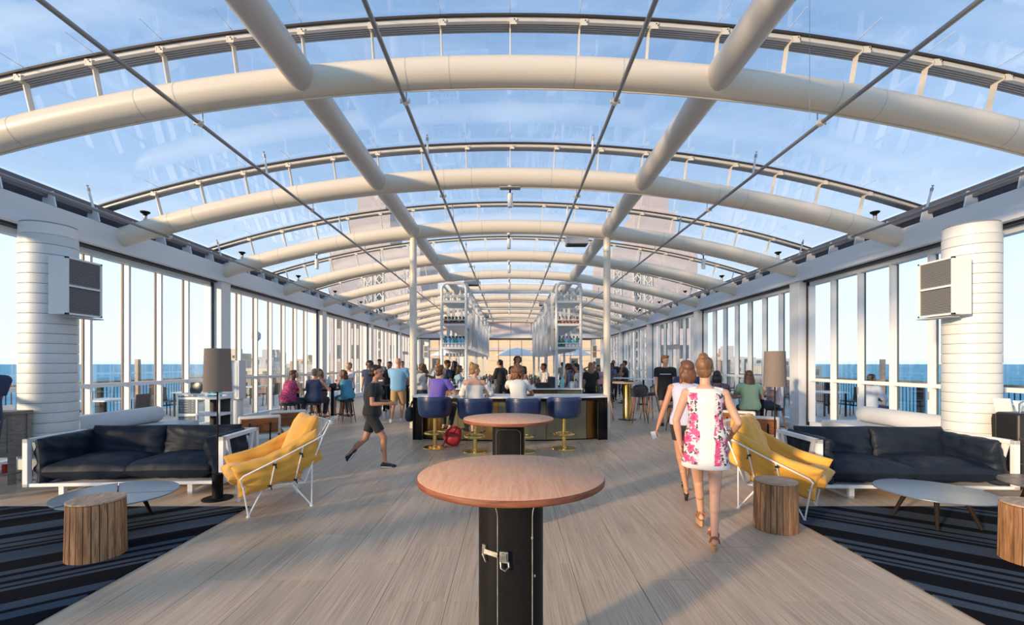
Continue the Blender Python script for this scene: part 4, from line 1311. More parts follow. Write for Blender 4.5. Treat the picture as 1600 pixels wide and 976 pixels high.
# ---------------------------------------------------------------- round bar tables on trunk bases
def trunk_table(x, y, rad, lab, latch, rz):
    t = empty('bar_table', (x, y, 0)); tag(t, lab, 'table')
    MB().lathe([(rad - 0.006, 1.036), (rad - 0.001, 1.040), (rad, 1.047), (rad, 1.060), (rad - 0.003, 1.067)], n=96).build('top_edge', EDGEW, t, smooth=50)
    MB().lathe([(rad - 0.003, 1.067), (rad - 0.008, 1.070), (0.01, 1.0702)], n=96).build('table_top', TABLEW, t, smooth=50)
    MB().lathe([(0.30, 1.024), (0.30, 1.036)], n=32).build('mounting_plate', BLACK, t)
    n = 48
    def sq(r, z, e):
        out = []
        for k in range(n):
            a = 2 * PI * k / n
            c, s = math.cos(a), math.sin(a)
            q = (abs(c) ** e + abs(s) ** e) ** (-1 / e)
            out.append((r * q * c, r * q * s, z))
        return out
    e = 2.6 if latch else 4.5
    rb = 0.158
    tr = empty('trunk_base', (0, 0, 0), rz, t)
    tr_o = MB().loft([sq(rb, 0.012, e), sq(rb, 1.024, e)]).build('trunk_body', BLACK, tr)
    MB().loft([sq(rb + 0.006, 0.0, e), sq(rb + 0.006, 0.03, e)]).build('foot_band', BLACK, tr)
    PW = mat('worn_white_piping', (0.36, 0.36, 0.35), 0.6, noise=(25, (0.12, 0.12, 0.12), 0.7))
    def onsurf(a, z, off=0.002):
        c, s = math.cos(a), math.sin(a)
        q = (abs(c) ** e + abs(s) ** e) ** (-1 / e)
        return ((rb * q + off) * c, (rb * q + off) * s, z)
    if latch:
        # door seams wander to the sides at the top: camera side is -Y
        for aa, b in ((-PI / 2 - 0.38, -1), (-PI / 2 + 0.62, 1)):
            pts = [onsurf(aa, 0.05), onsurf(aa, 0.55), onsurf(aa, 0.90)]
            for k in range(1, 7):
                u = k / 6
                pts.append(onsurf(aa + b * 0.38 * (1 - math.cos(u * PI / 2)), 0.90 + 0.085 * math.sin(u * PI / 2)))
            pts.append(onsurf(aa + b * 0.75, 0.99))
            MB().tube(pts, 0.0022, 6).build('piping', PW, tr)
        # latch
        a0 = -PI / 2 - 0.38
        l = empty('latch_group', (0, 0, 0), 0, tr)
        px, py, _ = onsurf(a0, 0)
        M_ = mat('old_nickel', (0.42, 0.41, 0.38), 0.4, 0.9, noise=(30, (0.1, 0.1, 0.1), 0.7))
        L = MB()
        L.box((px - 0.03, py + 0.012 - 0.006, 0.735), (0.07, 0.012, 0.022), rotm(0, 0.12, R(-24)))
        L.box((px - 0.062, py + 0.028, 0.74), (0.020, 0.014, 0.055), rotm(0, 0.1, R(-40)))
        L.box((px + 0.030, py - 0.010, 0.722), (0.040, 0.014, 0.050), rotm(0, 0, R(-14)))
        L.box((px + 0.032, py - 0.020, 0.722), (0.020, 0.008, 0.034), rotm(0, 0, R(-14)))
        L.tube([(px + 0.014, py - 0.014, 0.70), (px + 0.016, py - 0.022, 0.675), (px + 0.034, py - 0.028, 0.666), (px + 0.052, py - 0.018, 0.678), (px + 0.05, py - 0.012, 0.70)], 0.004, 8)
        L.tube([(px - 0.07, py + 0.02, 0.725), (px - 0.06, py + 0.012, 0.70), (px - 0.055, py + 0.012, 0.69)], 0.004, 6)
        for q in ((px + 0.022, 0.74), (px + 0.042, 0.74), (px + 0.022, 0.706), (px + 0.042, 0.706)):
            L.ell((q[0], py - 0.020, q[1]), (0.003, 0.003, 0.003), None, 6, 4)
        L.build('latch', M_, tr)
        bpy.data.objects.remove(l)
        for q in ((-PI / 2 - 0.75, 0.965), (-PI / 2 + 0.62, 0.955), (-PI / 2 + 0.62, 0.80), (-PI / 2 + 0.70, 0.62)):
            MB().ell(onsurf(q[0], q[1], 0.0), (0.006, 0.004, 0.008), None, 8, 5).build('scuff_rivet', PW, tr)
    else:
        zt, zb, w = 0.975, 0.06, 0.118
        pts = []
        for s in (-1, 1):
            pass
        fy = -rb - 0.003
        pts = [(-w, fy, zb), (-w, fy, zt - 0.05)] + [(-w + 0.05 - 0.05 * math.cos(a), fy, zt - 0.05 + 0.05 * math.sin(a)) for a in (0.4, 0.8, 1.2, PI / 2)] + [(w - 0.05 + 0.05 * math.sin(a), fy, zt - 0.05 + 0.05 * math.cos(a)) for a in (0, 0.4, 0.8, 1.2, PI / 2)] + [(w, fy, zb)]
        MB().tube(pts, 0.002, 6).build('piping', mat('dull_piping', (0.10, 0.10, 0.10), 0.6), tr)
trunk_table(0.004, 2.268, 0.457, 'round cherry wood bar table on a black trunk base, nearest the camera', True, 0)
trunk_table(-0.016, 4.57, 0.452, 'second round wood bar table on a black trunk base, before the blue stools', False, 0)

# ---------------------------------------------------------------- sideboard, left edge
s = empty('sideboard', (-7.00, 6.20, 0)); tag(s, 'weathered grey wood sideboard at the left edge', 'sideboard')
MB().bb(-0.40, 0.40, -0.14, 0.14, 0.93, 0.97).build('top', GREYW, s, bevel=0.005)
MB().bb(-0.37, 0.37, -0.115, 0.12, 0.36, 0.93).build('body', GREYW, s, bevel=0.004)
for a in (-1, 1):
    MB().bb(a * 0.39 - 0.03 * (a + 1) + 0.0, a * 0.39 + 0.03 * (1 - a), -0.13, -0.07, 0.0, 0.93).build('leg', GREYW, s, bevel=0.004)
    MB().bb(a * 0.39 - 0.03 * (a + 1), a * 0.39 + 0.03 * (1 - a), 0.07, 0.13, 0.0, 0.93).build('leg', GREYW, s, bevel=0.004)
    MB().bb(a * 0.18 - 0.14, a * 0.18 + 0.14, -0.128, -0.112, 0.42, 0.88).build('door_panel', GREYW, s, bevel=0.004)
MB().bb(-0.34, 0.34, -0.12, 0.12, 0.12, 0.15).build('lower_shelf', GREYW, s, bevel=0.004)
o = MB().lathe([(0.03, 0), (0.03, 0.11), (0.026, 0.115)], n=14).build('red_can', mat('can_red', (0.55, 0.03, 0.03), 0.3, 0.3), None)
o.location = (-6.78, 6.14, 0.15); tag(o, 'small red can on the lower shelf of the sideboard', 'can')

# ---------------------------------------------------------------- black cases, right edge
c = empty('equipment_case', (6.62, 5.92, 0)); tag(c, 'tall black wheeled case with a chrome handle at the right edge', 'case')
MB().bb(-0.20, 0.40, -0.15, 0.15, 0.10, 0.98).build('body', BLACKP, c, bevel=0.03)
MB().tube([(-0.14, -0.10, 0.97), (-0.14, -0.10, 1.10), (-0.10, -0.10, 1.13), (0.10, -0.10, 1.13), (0.14, -0.10, 1.10), (0.14, -0.10, 0.97)], 0.012, 8).build('handle', CHROME, c)
for a in (-0.14, 0.3):
    MB().cyl((a, -0.10, 0.04), (a, -0.06, 0.04), 0.04, n=14).bb(a - 0.015, a + 0.015, -0.11, -0.05, 0.05, 0.10).build('caster', BLACKP, c)
for z in (0.35, 0.66):
    MB().bb(-0.205, 0.40, -0.158, -0.148, z - 0.012, z + 0.012).build('strap_line', mat('strap_black', (0.03, 0.03, 0.03), 0.3), c, bevel=0.002)
c = empty('draped_cart', (6.86, 6.235, 0)); tag(c, 'low black draped trolley behind the black wheeled case', 'trolley')
m = MB()
rings = []
for z, k in ((0.02, 1.0), (0.3, 0.95), (0.6, 0.92), (0.86, 0.95), (0.92, 0.90)):
    rings.append([((0.24 + 0.008 * math.sin(i * 2.1)) * k * math.copysign(abs(math.cos(2 * PI * i / 28)) ** 0.4, math.cos(2 * PI * i / 28)), (0.115 + 0.005 * math.sin(i * 1.7)) * k * math.copysign(abs(math.sin(2 * PI * i / 28)) ** 0.4, math.sin(2 * PI * i / 28)), z) for i in range(28)])
m.loft(rings)
m.build('drape', mat('black_cloth', (0.012, 0.012, 0.014), 0.8), c)
o = MB()
xform(o.bb(-0.02, 0.02, -0.09, 0.09, 0, 0.22), (0, 0, 0), rotm(0, -0.25, 0.15))
o = o.build('folded_board', WHITE, None, bevel=0.005); o.location = (6.74, 6.235, 0.925); tag(o, 'white board leaning on the black draped trolley', 'board')
p = pillow_mesh(0.22, 0.20, 0.07, seed=5, n=16)
xform(p, (0, 0, 0), rotm(R(70), 0, 0))
o = p.build('pale_cushion', mat('ice_blue_cloth', (0.55, 0.66, 0.75), 0.8), None, smooth=60); o.location = (6.95, 6.2, 1.02); tag(o, 'pale blue cushion standing on the black draped trolley', 'cushion')

# ---------------------------------------------------------------- cream lounge chairs with wooden backs, behind the armchairs
CREAM = mat('cream_upholstery', (0.66, 0.62, 0.54), 0.7, bump=0.1, bscale=30)
def lounge_chair(x, y, rz, lab):
    c = empty('lounge_chair', (x, y, 0), rz); tag(c, lab, 'chair')
    MB().bb(-0.31, 0.31, -0.33, 0.30, 0.27, 0.44).build('seat', CREAM, c, bevel=0.035)
    b = MB().box((0, 0.30, 0.66), (0.58, 0.09, 0.30), rotm(-0.22, 0, 0))
    b.build('backrest', CREAM, c, bevel=0.025)
    MB().box((0, 0.358, 0.655), (0.50, 0.018, 0.235), rotm(-0.22, 0, 0)).build('back_panel', WALNUT, c, bevel=0.003)
    for a in (-1, 1):
        MB().tube([(a * 0.14, 0.385, 0.70), (a * 0.14, 0.36, 0.56), (a * 0.14, 0.30, 0.27)], 0.011, 8).build('back_strut', BLACK, c)
        for f in (-0.28, 0.28):
            MB().tube([(a * 0.28, f, 0.28), (a * 0.29, f * 1.05, 0.0)], 0.011, 8).build('leg', BLACK, c)
        MB().bb(a * 0.33 - 0.02, a * 0.33 + 0.02, -0.25, 0.22, 0.50, 0.53).build('armrest', WALNUT, c, bevel=0.008)
        MB().tube([(a * 0.33, -0.2, 0.50), (a * 0.30, -0.2, 0.30)], 0.008, 6).tube([(a * 0.33, 0.15, 0.50), (a * 0.30, 0.15, 0.30)], 0.008, 6).build('arm_post', BLACK, c)
lounge_chair(AT(404, 7.35), 7.35, R(212), 'cream lounge chair with a walnut back behind the left sofa, nearer one')
lounge_chair(AT(447, 8.15), 8.15, R(212), 'cream lounge chair with a walnut back behind the left armchair, farther one')
lounge_chair(AT(1186, 7.30), 7.30, R(148), 'cream lounge chair with a walnut back behind the right floor lamp, nearer one')
lounge_chair(AT(1154, 8.10), 8.10, R(148), 'cream lounge chair with a walnut back behind the right armchair, farther one')
# grey upright panel and low console beside the left pillar
c = empty('wall_cabinet', (-6.83, 11.20, 0)); tag(c, 'tall narrow grey-white cabinet against the left pillar behind the lamp', 'cabinet')
MB().bb(-0.27, 0.30, -0.17, 0.12, 0.75, 1.69).build('upper_box', mat('cool_grey_panel', (0.62, 0.66, 0.70), 0.45), c, bevel=0.01)
MB().bb(-0.24, 0.24, -0.05, 0.12, 0.0, 0.75).build('pedestal', WHITE, c, bevel=0.01)
MB().bb(-0.22, 0.25, -0.178, -0.168, 0.80, 1.64).build('door', mat('cool_grey_panel', (0.62, 0.66, 0.70), 0.45), c, bevel=0.003)
c = empty('low_cabinet', (6.62, 12.05, 0)); tag(c, 'low pale blue-grey cabinet by the right windows behind the pillar', 'cabinet')
MB().bb(-0.35, 0.35, -0.2, 0.2, 0.03, 0.85).build('body', mat('ice_grey_panel', (0.50, 0.60, 0.70), 0.45), c, bevel=0.01)
for a in (-0.17, 0.17):
    MB().bb(a - 0.15, a + 0.15, -0.215, -0.2, 0.08, 0.80).build('door', MATS['ice_grey_panel'], c, bevel=0.006)
# ---------------------------------------------------------------- front bar island
OLIVE = mat('olive_mirror_panel', (0.20, 0.195, 0.135), 0.28, 0.55, noise=(2.5, (0.26, 0.24, 0.16), 0.5), stretch=(6, 6, 0.6))
BRONZE = mat('bronze_panel', (0.26, 0.13, 0.035), 0.28, 0.75, noise=(3, (0.10, 0.05, 0.015), 0.7), stretch=(14, 14, 0.5))
QUARTZ = mat('white_quartz', (0.82, 0.81, 0.79), 0.3)
isl = empty('bar_island', (0, 9.35, 0)); tag(isl, 'front bar island with a white top and mirrored olive panels', 'bar counter')
fp = [(-2.08, 0.36), (-1.45, 0.16), (-0.75, 0.03), (0.0, 0.0), (0.75, 0.03), (1.45, 0.16), (2.08, 0.36)]
MB().prism(fp + [(2.08, 1.02), (-2.08, 1.02)], 0.895, 0.93).build('counter_top', QUARTZ, isl, bevel=0.004)
ap = [(x * 0.985, y + 0.03) for x, y in fp]
MB().prism(ap + [(2.04, 0.98), (-2.04, 0.98)], 0.835, 0.893).build('apron', BLACK, isl, bevel=0.002)
for a in (-1, 1):
    MB().bb(a * 2.045 - 0.02, a * 2.045 + 0.02, 0.34, 1.0, 0.0, 0.895).build('end_panel', BLACK, isl, bevel=0.003)
    MB().prism([(a * 2.03, 0.36), (a * 1.86, 0.32), (a * 1.86, 0.34), (a * 2.03, 0.38)], 0.0, 0.835).build('end_return', BLACK, isl, smooth=0)
pp = [(x, y + 0.15) for x, y in [(-1.88, 0.30), (-1.45, 0.16), (-1.1, 0.09), (-0.75, 0.03), (-0.25, 0.005), (0.25, 0.005), (0.75, 0.03), (1.1, 0.09), (1.62, 0.20), (1.88, 0.30)]]
for i in range(len(pp) - 1):
    (xa, ya), (xb, yb) = pp[i], pp[i + 1]
    m = BRONZE if i in (0, 8) else OLIVE
    if i in (3,): m = mat('brass_panel_warm', (0.45, 0.27, 0.09), 0.3, 0.8)
    MB().prism([(xa + 0.004, ya), (xb - 0.004, yb), (xb - 0.004, yb + 0.02), (xa + 0.004, ya + 0.02)], 0.03, 0.835).build('front_panel', m, isl, smooth=0)
MB().prism([(x, y + 0.03) for x, y in pp] + [(1.88, 0.9), (-1.88, 0.9)], 0.0, 0.83).build('carcass', BLACK, isl, smooth=0)
o = MB().lathe([(0.03, 0.0), (0.085, 0.008), (0.09, 0.014), (0.03, 0.008)], n=18, sx=1.1).build('small_dish', mat('dish_dark', (0.2, 0.19, 0.17), 0.4), None)
o.location = (-0.42, 9.75, 0.93); tag(o, 'small grey dish on the island top between the middle stools', 'dish')

# ---------------------------------------------------------------- blue barrel stools
BLUE = mat('royal_blue_leather', (0.008, 0.024, 0.090), 0.38, noise=(3, (0.011, 0.031, 0.11), 0.5), coat=0.25)
def barrel_stool(x, y, lab, rz=0.0):
    s = empty('bar_stool', (x, y, 0), rz); tag(s, lab, 'stool')
    MB().lathe([(0.228, 0.0), (0.230, 0.008), (0.226, 0.018), (0.05, 0.028), (0.042, 0.04)], n=40).build('base_disc', BRASS, s)
    MB().cyl((0, 0, 0.03), (0, 0, 0.62), 0.035, n=20).build('column', BRASS, s)
    f = MB().tube([(0.19 * math.cos(2 * PI * k / 32), 0.19 * math.sin(2 * PI * k / 32), 0.285) for k in range(32)], 0.018, 8, closed=True)
    f.build('foot_ring', BRASS, s)
    for k in range(3):
        a = PI / 2 + k * 2 * PI / 3
        MB().tube([(0.03 * math.cos(a), 0.03 * math.sin(a), 0.275), (0.18 * math.cos(a), 0.18 * math.sin(a), 0.285)], 0.013, 8).build('ring_spoke', BRASS, s)
    MB().lathe([(0.10, 0.590), (0.23, 0.600), (0.262, 0.64), (0.262, 0.70), (0.25, 0.73), (0.20, 0.742)], n=36).build('seat', BLUE, s)
    n = 36
    span = 118
    rings = []
    for k in range(n + 1):
        t = -1 + 2 * k / n
        a = R(-90 + t * span)
        drop = 0.13 * max(0, abs(t) - 0.45) ** 1.5 * 2.4
        prof = [(0.235, 0.598), (0.275, 0.618), (0.306, 0.67), (0.320, 0.76), (0.326, 0.90 - drop * 0.5), (0.330, 0.975 - drop), (0.322, 0.995 - drop), (0.300, 0.995 - drop), (0.288, 0.97 - drop), (0.282, 0.80), (0.262, 0.66), (0.24, 0.62)]
        rings.append([(r * math.cos(a), r * math.sin(a), z) for r, z in prof])
    MB().loft(rings).build('barrel_back', BLUE, s, smooth=50)
    pts = []
    for k in range(n + 1):
        t = -1 + 2 * k / n
        a = R(-90 + t * span)
        drop = 0.13 * max(0, abs(t) - 0.45) ** 1.5 * 2.4
        pts.append((0.332 * math.cos(a), 0.332 * math.sin(a), 0.962 - drop))
    MB().tube(pts, 0.0045, 6).build('piping', mat('blue_piping', (0.03, 0.07, 0.2), 0.35), s)
for x, y, lab in ((-1.44, 8.76, 'blue leather brass bar stool under the woman in purple'), (-0.64, 8.36, 'blue leather brass bar stool under the woman with bare shoulders'),
                  (0.24, 8.36, 'blue leather brass bar stool under the curly haired woman'), (1.02, 8.66, 'empty blue leather brass bar stool, rightmost at the island')):
    barrel_stool(x, y, lab)

# red backpack on the floor, dark bag on the island end
def blob(name, parts, mat_, voxel, loc, lab, cat, rz=0):
    m = MB()
    for q in parts: m.ell(*q)
    o = m.build(name, mat_, None)
    md = o.modifiers.new('remesh', 'REMESH'); md.mode = 'VOXEL'; md.voxel_size = voxel; md.use_smooth_shade = True
    sm = o.modifiers.new('smooth', 'SMOOTH'); sm.iterations = 4
    o.location = loc; o.rotation_euler = (0, 0, rz)
    tag(o, lab, cat)
    return o
REDC = mat('crimson_nylon', (0.42, 0.018, 0.025), 0.55, noise=(12, (0.30, 0.01, 0.015), 0.6), bump=0.8, bscale=22)
b = blob('backpack', [((0, 0, 0.17), (0.17, 0.11, 0.17), rotm(0, 0.25, 0), 16, 10, 0.7), ((0.03, -0.08, 0.14), (0.13, 0.08, 0.12), rotm(0, 0.3, 0), 14, 8, 0.7), ((0.08, 0, 0.31), (0.10, 0.09, 0.06), rotm(0, 0.5, 0), 14, 8, 0.8)], REDC, 0.012, (-1.13, 9.02, 0.0), 'crimson backpack slumped on the floor between the two left stools', 'backpack')
MB().tube([(0.10, -0.05, 0.35), (0.02, -0.14, 0.36), (-0.10, -0.17, 0.22), (-0.16, -0.12, 0.04), (-0.22, -0.08, 0.012), (-0.30, -0.05, 0.012)], 0.011, 6).build('shoulder_strap', mat('red_webbing', (0.33, 0.012, 0.02), 0.6), b)
MB().tube([(0.06, 0.0, 0.36), (0.10, 0.0, 0.41), (0.15, 0.0, 0.38)], 0.008, 6).build('grab_loop', MATS['red_webbing'], b)
b = blob('shoulder_bag', [((0, 0, 0.0), (0.10, 0.14, 0.16), None, 14, 8, 0.7), ((0, 0, 0.12), (0.06, 0.12, 0.05), None, 12, 6, 0.7)], mat('dark_navy_bag', (0.02, 0.03, 0.045), 0.6), 0.014, (-2.19, 10.0, 0.50), 'dark bag hanging from the left end of the island', 'bag')
MB().tube([(0, -0.08, 0.12), (0.05, -0.05, 0.28), (0.11, 0.0, 0.34), (0.05, 0.05, 0.28), (0, 0.08, 0.12)], 0.010, 6).build('strap', BLACKP, b)

# ---------------------------------------------------------------- main bar behind: two counters and the overhead shelving
WSH = mat('shelf_enamel', (0.74, 0.74, 0.74), 0.35)
def counter(x0, x1, y0, y1, lab, m=BRONZE):
    c = empty('bar_counter', ((x0 + x1) / 2, y0, 0)); tag(c, lab, 'bar counter')
    hx = (x1 - x0) / 2
    MB().bb(-hx, hx, 0, y1 - y0, 0.885, 0.92).build('counter_top', QUARTZ, c, bevel=0.004)
    MB().bb(-hx + 0.04, hx - 0.04, 0.06, y1 - y0 - 0.04, 0.0, 0.885).build('carcass', BLACK, c, smooth=0)
    n = max(2, int(hx * 2 / 0.5))
    for k in range(n):
        a = -hx + 0.05 + (2 * hx - 0.1) * k / n
        MB().bb(a + 0.004, a + (2 * hx - 0.1) / n - 0.004, 0.04, 0.06, 0.05, 0.86).build('front_panel', OLIVE if k % 2 else m, c, smooth=0)
counter(-2.0, -0.50, 12.75, 13.45, 'left bar counter end behind the island', mat('brass_brushed', (0.50, 0.36, 0.14), 0.35, 0.8))
counter(0.60, 2.03, 12.75, 13.45, 'right bar counter end behind the island')
counter(-2.1, -1.35, 15.3, 27.0, 'long left bar counter under the overhead shelf')
counter(1.35, 2.1, 15.3, 27.0, 'long right bar counter under the overhead shelf')
for sx, lab in ((-1, 'left'), (1, 'right')):
    c = empty('back_bench', (sx * 0.85, 16.4, 0)); tag(c, 'steel work bench inside the bar on the %s' % lab, 'work bench')
    MB().bb(-0.3, 0.3, 0, 6, 0.84, 0.88).bb(-0.3, 0.3, 0, 6, 0.3, 0.33).build('bench_top', CHROME if sx > 0 else GREYM, c, bevel=0.004)
    for y in (0.05, 2, 4, 5.95):
        for a in (-0.27, 0.27):
            MB().bb(a - 0.02, a + 0.02, y - 0.02, y + 0.02, 0, 0.84).build('leg', GREYM, c, smooth=0)

SH_Z = (2.06, 2.72, 3.37)
TX0, TX1, TY = 1.32, 2.01, 13.0
for sx, lab in ((-1, 'left'), (1, 'right')):
    t = empty('overhead_shelf', (0, TY, 0)); tag(t, 'tall white tubular shelving above the %s bar counter' % lab, 'shelving')
    x0, x1 = (TX0, TX1) if sx > 0 else (-TX1 + 0.07, -TX0 + 0.07)
    def hoop(y, zbot, r=0.042):
        zt, q = 3.90, 0.17
        pts = [(x0, y, zbot), (x0, y, zt - q)]
        for k in range(1, 6):
            a = PI - k * PI / 12
            pts.append((x0 + q + q * math.cos(a), y, zt - q + q * math.sin(a)))
        pts.append((x0 + q, y, zt)); pts.append((x1 - q, y, zt))
        for k in range(1, 6):
            a = PI / 2 - k * PI / 12
            pts.append((x1 - q + q * math.cos(a), y, zt - q + q * math.sin(a)))
        pts += [(x1, y, zt - q), (x1, y, 0.0 if abs(x1) > abs(x0) else zbot)]
        if sx < 0:
            pts[0] = (x0, y, 0.0); pts[-1] = (x1, y, zbot)
        MB().tube(pts, r, 12).build('hoop_post', WSH, t)
    hoop(0, 0.921)
    MB().tube([(x0, 0, 3.55), (x1, 0, 3.55)], 0.015, 8).build('cross_tube', WSH, t)
    for z in SH_Z:
        MB().bb(x0 + 0.03, x1 - 0.03, -0.02, 1.3, z - 0.03, z).build('shelf_board', WSH, t, smooth=0)
        MB().bb(x0 + 0.03, x1 - 0.03, -0.045, -0.02, z - 0.035, z + 0.03).build('shelf_lip', WSH, t, smooth=0)
        MB().tube([(x0, -0.03, z + 0.13), (x1, -0.03, z + 0.13)], 0.014, 8).build('guard_rail', WSH, t)
    xin = x0 if sx > 0 else x1
    xout = x1 if sx > 0 else x0
    # long shelf going back
    MB().bb(min(xin, xout) + 0.02, max(xin, xout) - 0.02, 1.3, 13.4, 2.0, 2.05).build('long_shelf', WSH, t, smooth=0)
    MB().bb(min(xin, xout) + 0.02, max(xin, xout) - 0.02, 1.3, 13.4, 2.69, 2.72).build('long_shelf', WSH, t, smooth=0)
    for xx in (xin, xout):
        MB().tube([(xx, 0.1, 3.88), (xx, 13.4, 3.88)], 0.035, 10).build('top_tube', WSH, t)
    MB().tube([(xin, 0.1, 3.45), (xin, 13.4, 3.45)], 0.015, 8).build('mid_tube', WSH, t)
    for k in range(10):
        y = 1.35 + k * 1.33
        MB().bb(xin - 0.045, xin + 0.045, y - 0.03, y + 0.03, 2.0, 3.88).build('shelf_upright', WSH, t, smooth=0)
        MB().bb(xout - 0.045, xout + 0.045, y - 0.03, y + 0.03, 2.0, 3.88).build('shelf_upright', WSH, t, smooth=0)
        MB().tube([(xin, y, 3.5), (xin, y + 0.35, 3.86)], 0.016, 6).build('diagonal_brace', WSH, t)
        if k % 3 == 2:
            MB().bb(xin - 0.04, xin + 0.04, y - 0.03, y + 0.03, 0.921 if abs(xin) > 1.34 else 0.0, 2.0).build('support_post', WSH, t, smooth=0)
            MB().bb(xout - 0.04, xout + 0.04, y - 0.03, y + 0.03, 0.921, 2.0).build('support_post', WSH, t, smooth=0)
    t['_x'] = 0
    del t['_x']
    # framed boards leaning on the long shelf
    for k, (y, tw) in enumerate(((14.75, 0.22), (15.6, 0.18), (16.9, 0.2), (19.2, 0.15), (21.4, 0.2))):
        bm_ = MB()
        xform(bm_.bb(-0.02, 0.02, -0.42, 0.42, 0, 0.62), (0, 0, 0), rotm(R(24) * (1 if k % 2 else 0.8), 0, 0))
        o = bm_.build('framed_board', mat('honey_board', (0.62, 0.44, 0.24), 0.6) if k < 2 else WSH, None, bevel=0.003)
        zmin = min(v.co.z for v in o.data.vertices)
        o.location = ((xin + xout) / 2 - sx * 0.28, y, 2.051 - zmin)
        tag(o, '%s leaning on the %s overhead shelf, %s one' % ('honey wood framed board' if k < 2 else 'white framed board', lab, ['nearest', 'second', 'third', 'fourth', 'farthest'][k]), 'board')
for y, z, lab in ((14.5, 3.88, 'nearest white tube bridging the two overhead shelves'), (19.0, 3.88, 'middle white tube bridging the two overhead shelves'), (23.4, 3.88, 'farthest white tube bridging the two overhead shelves')):
    o = MB().tube([(-1.215, y, z), (1.285, y, z)], 0.05 if y < 15 else 0.035, 12).build('bridge_tube', WSH, None)
    tag(o, lab, 'tube')

# bottles on the tower shelves
def bottle_proto(name, prof, m, capm, capz, labm=None, lz=None, n=12):
    o = MB().lathe(prof, n=n).build(name, m, None)
    MB().lathe(capz, n=8).build('stopper', capm, o)
    if labm: MB().lathe([(lz[0], lz[1]), (lz[0], lz[2])], n=n).build('paper_label', labm, o)
    return o
BLK = mat('bottle_cap_black', (0.02, 0.02, 0.02), 0.4)
LABW = mat('bottle_label_white', (0.75, 0.78, 0.80), 0.6)
LABR = mat('bottle_label_red', (0.28, 0.10, 0.08), 0.6)
TB = [(0.045, 0), (0.048, 0.01), (0.048, 0.19), (0.036, 0.22), (0.016, 0.25), (0.015, 0.29)]
SB = [(0.040, 0), (0.044, 0.01), (0.044, 0.11), (0.030, 0.15), (0.015, 0.18), (0.015, 0.20)]
JB = [(0.07, 0), (0.075, 0.02), (0.075, 0.17), (0.045, 0.24), (0.022, 0.28), (0.022, 0.31)]
protos = {
 'teal': lambda: bottle_proto('spirit_bottle', TB, mat('bottle_teal', (0.01, 0.30, 0.36), 0.12, coat=0.5), BLK, [(0.019, 0.285), (0.019, 0.34)], LABW, (0.0492, 0.03, 0.11)),
 'blue': lambda: bottle_proto('spirit_bottle', TB, mat('bottle_sky', (0.16, 0.47, 0.72), 0.12, coat=0.5), BLK, [(0.019, 0.285), (0.019, 0.34)], LABW, (0.0492, 0.02, 0.10)),
 'green': lambda: bottle_proto('spirit_bottle', TB, mat('bottle_green', (0.0, 0.16, 0.10), 0.12, coat=0.5), BLK, [(0.019, 0.285), (0.019, 0.34)], None),
 'amber': lambda: bottle_proto('liqueur_bottle', SB, mat('bottle_cream', (0.50, 0.40, 0.26), 0.15, coat=0.4), BLK, [(0.018, 0.195), (0.018, 0.24)], LABR, (0.0452, 0.02, 0.09)),
 'brown': lambda: bottle_proto('liqueur_bottle', SB, mat('bottle_brown', (0.10, 0.045, 0.02), 0.15, coat=0.4), BLK, [(0.018, 0.195), (0.018, 0.24)], LABR, (0.0452, 0.02, 0.09)),
 'jar': lambda: bottle_proto('swing_bottle', JB, mat('bottle_pale', (0.62, 0.63, 0.62), 0.15, coat=0.4), mat('bottle_cap_grey', (0.25, 0.25, 0.25), 0.4), [(0.026, 0.30), (0.026, 0.34)]),
 'bar': lambda: bottle_proto('bar_bottle', SB, mat('bottle_dark', (0.03, 0.04, 0.025), 0.12, coat=0.5), BLK, [(0.018, 0.195), (0.018, 0.26)]),
 'clear': lambda: bottle_proto('bar_bottle', SB, mat('bottle_frost', (0.55, 0.60, 0.60), 0.15, coat=0.5), BLK, [(0.018, 0.195), (0.018, 0.26)]),
}
PR = {}
def bottle(kind, loc, label, group):
    if kind not in PR:
        PR[kind] = protos[kind]()
        o = PR[kind]
        o.location = loc
    else:
        o = copy_tree(PR[kind], loc)
    tag(o, label, 'bottle', group)
    return o
brnd = random.Random(5)
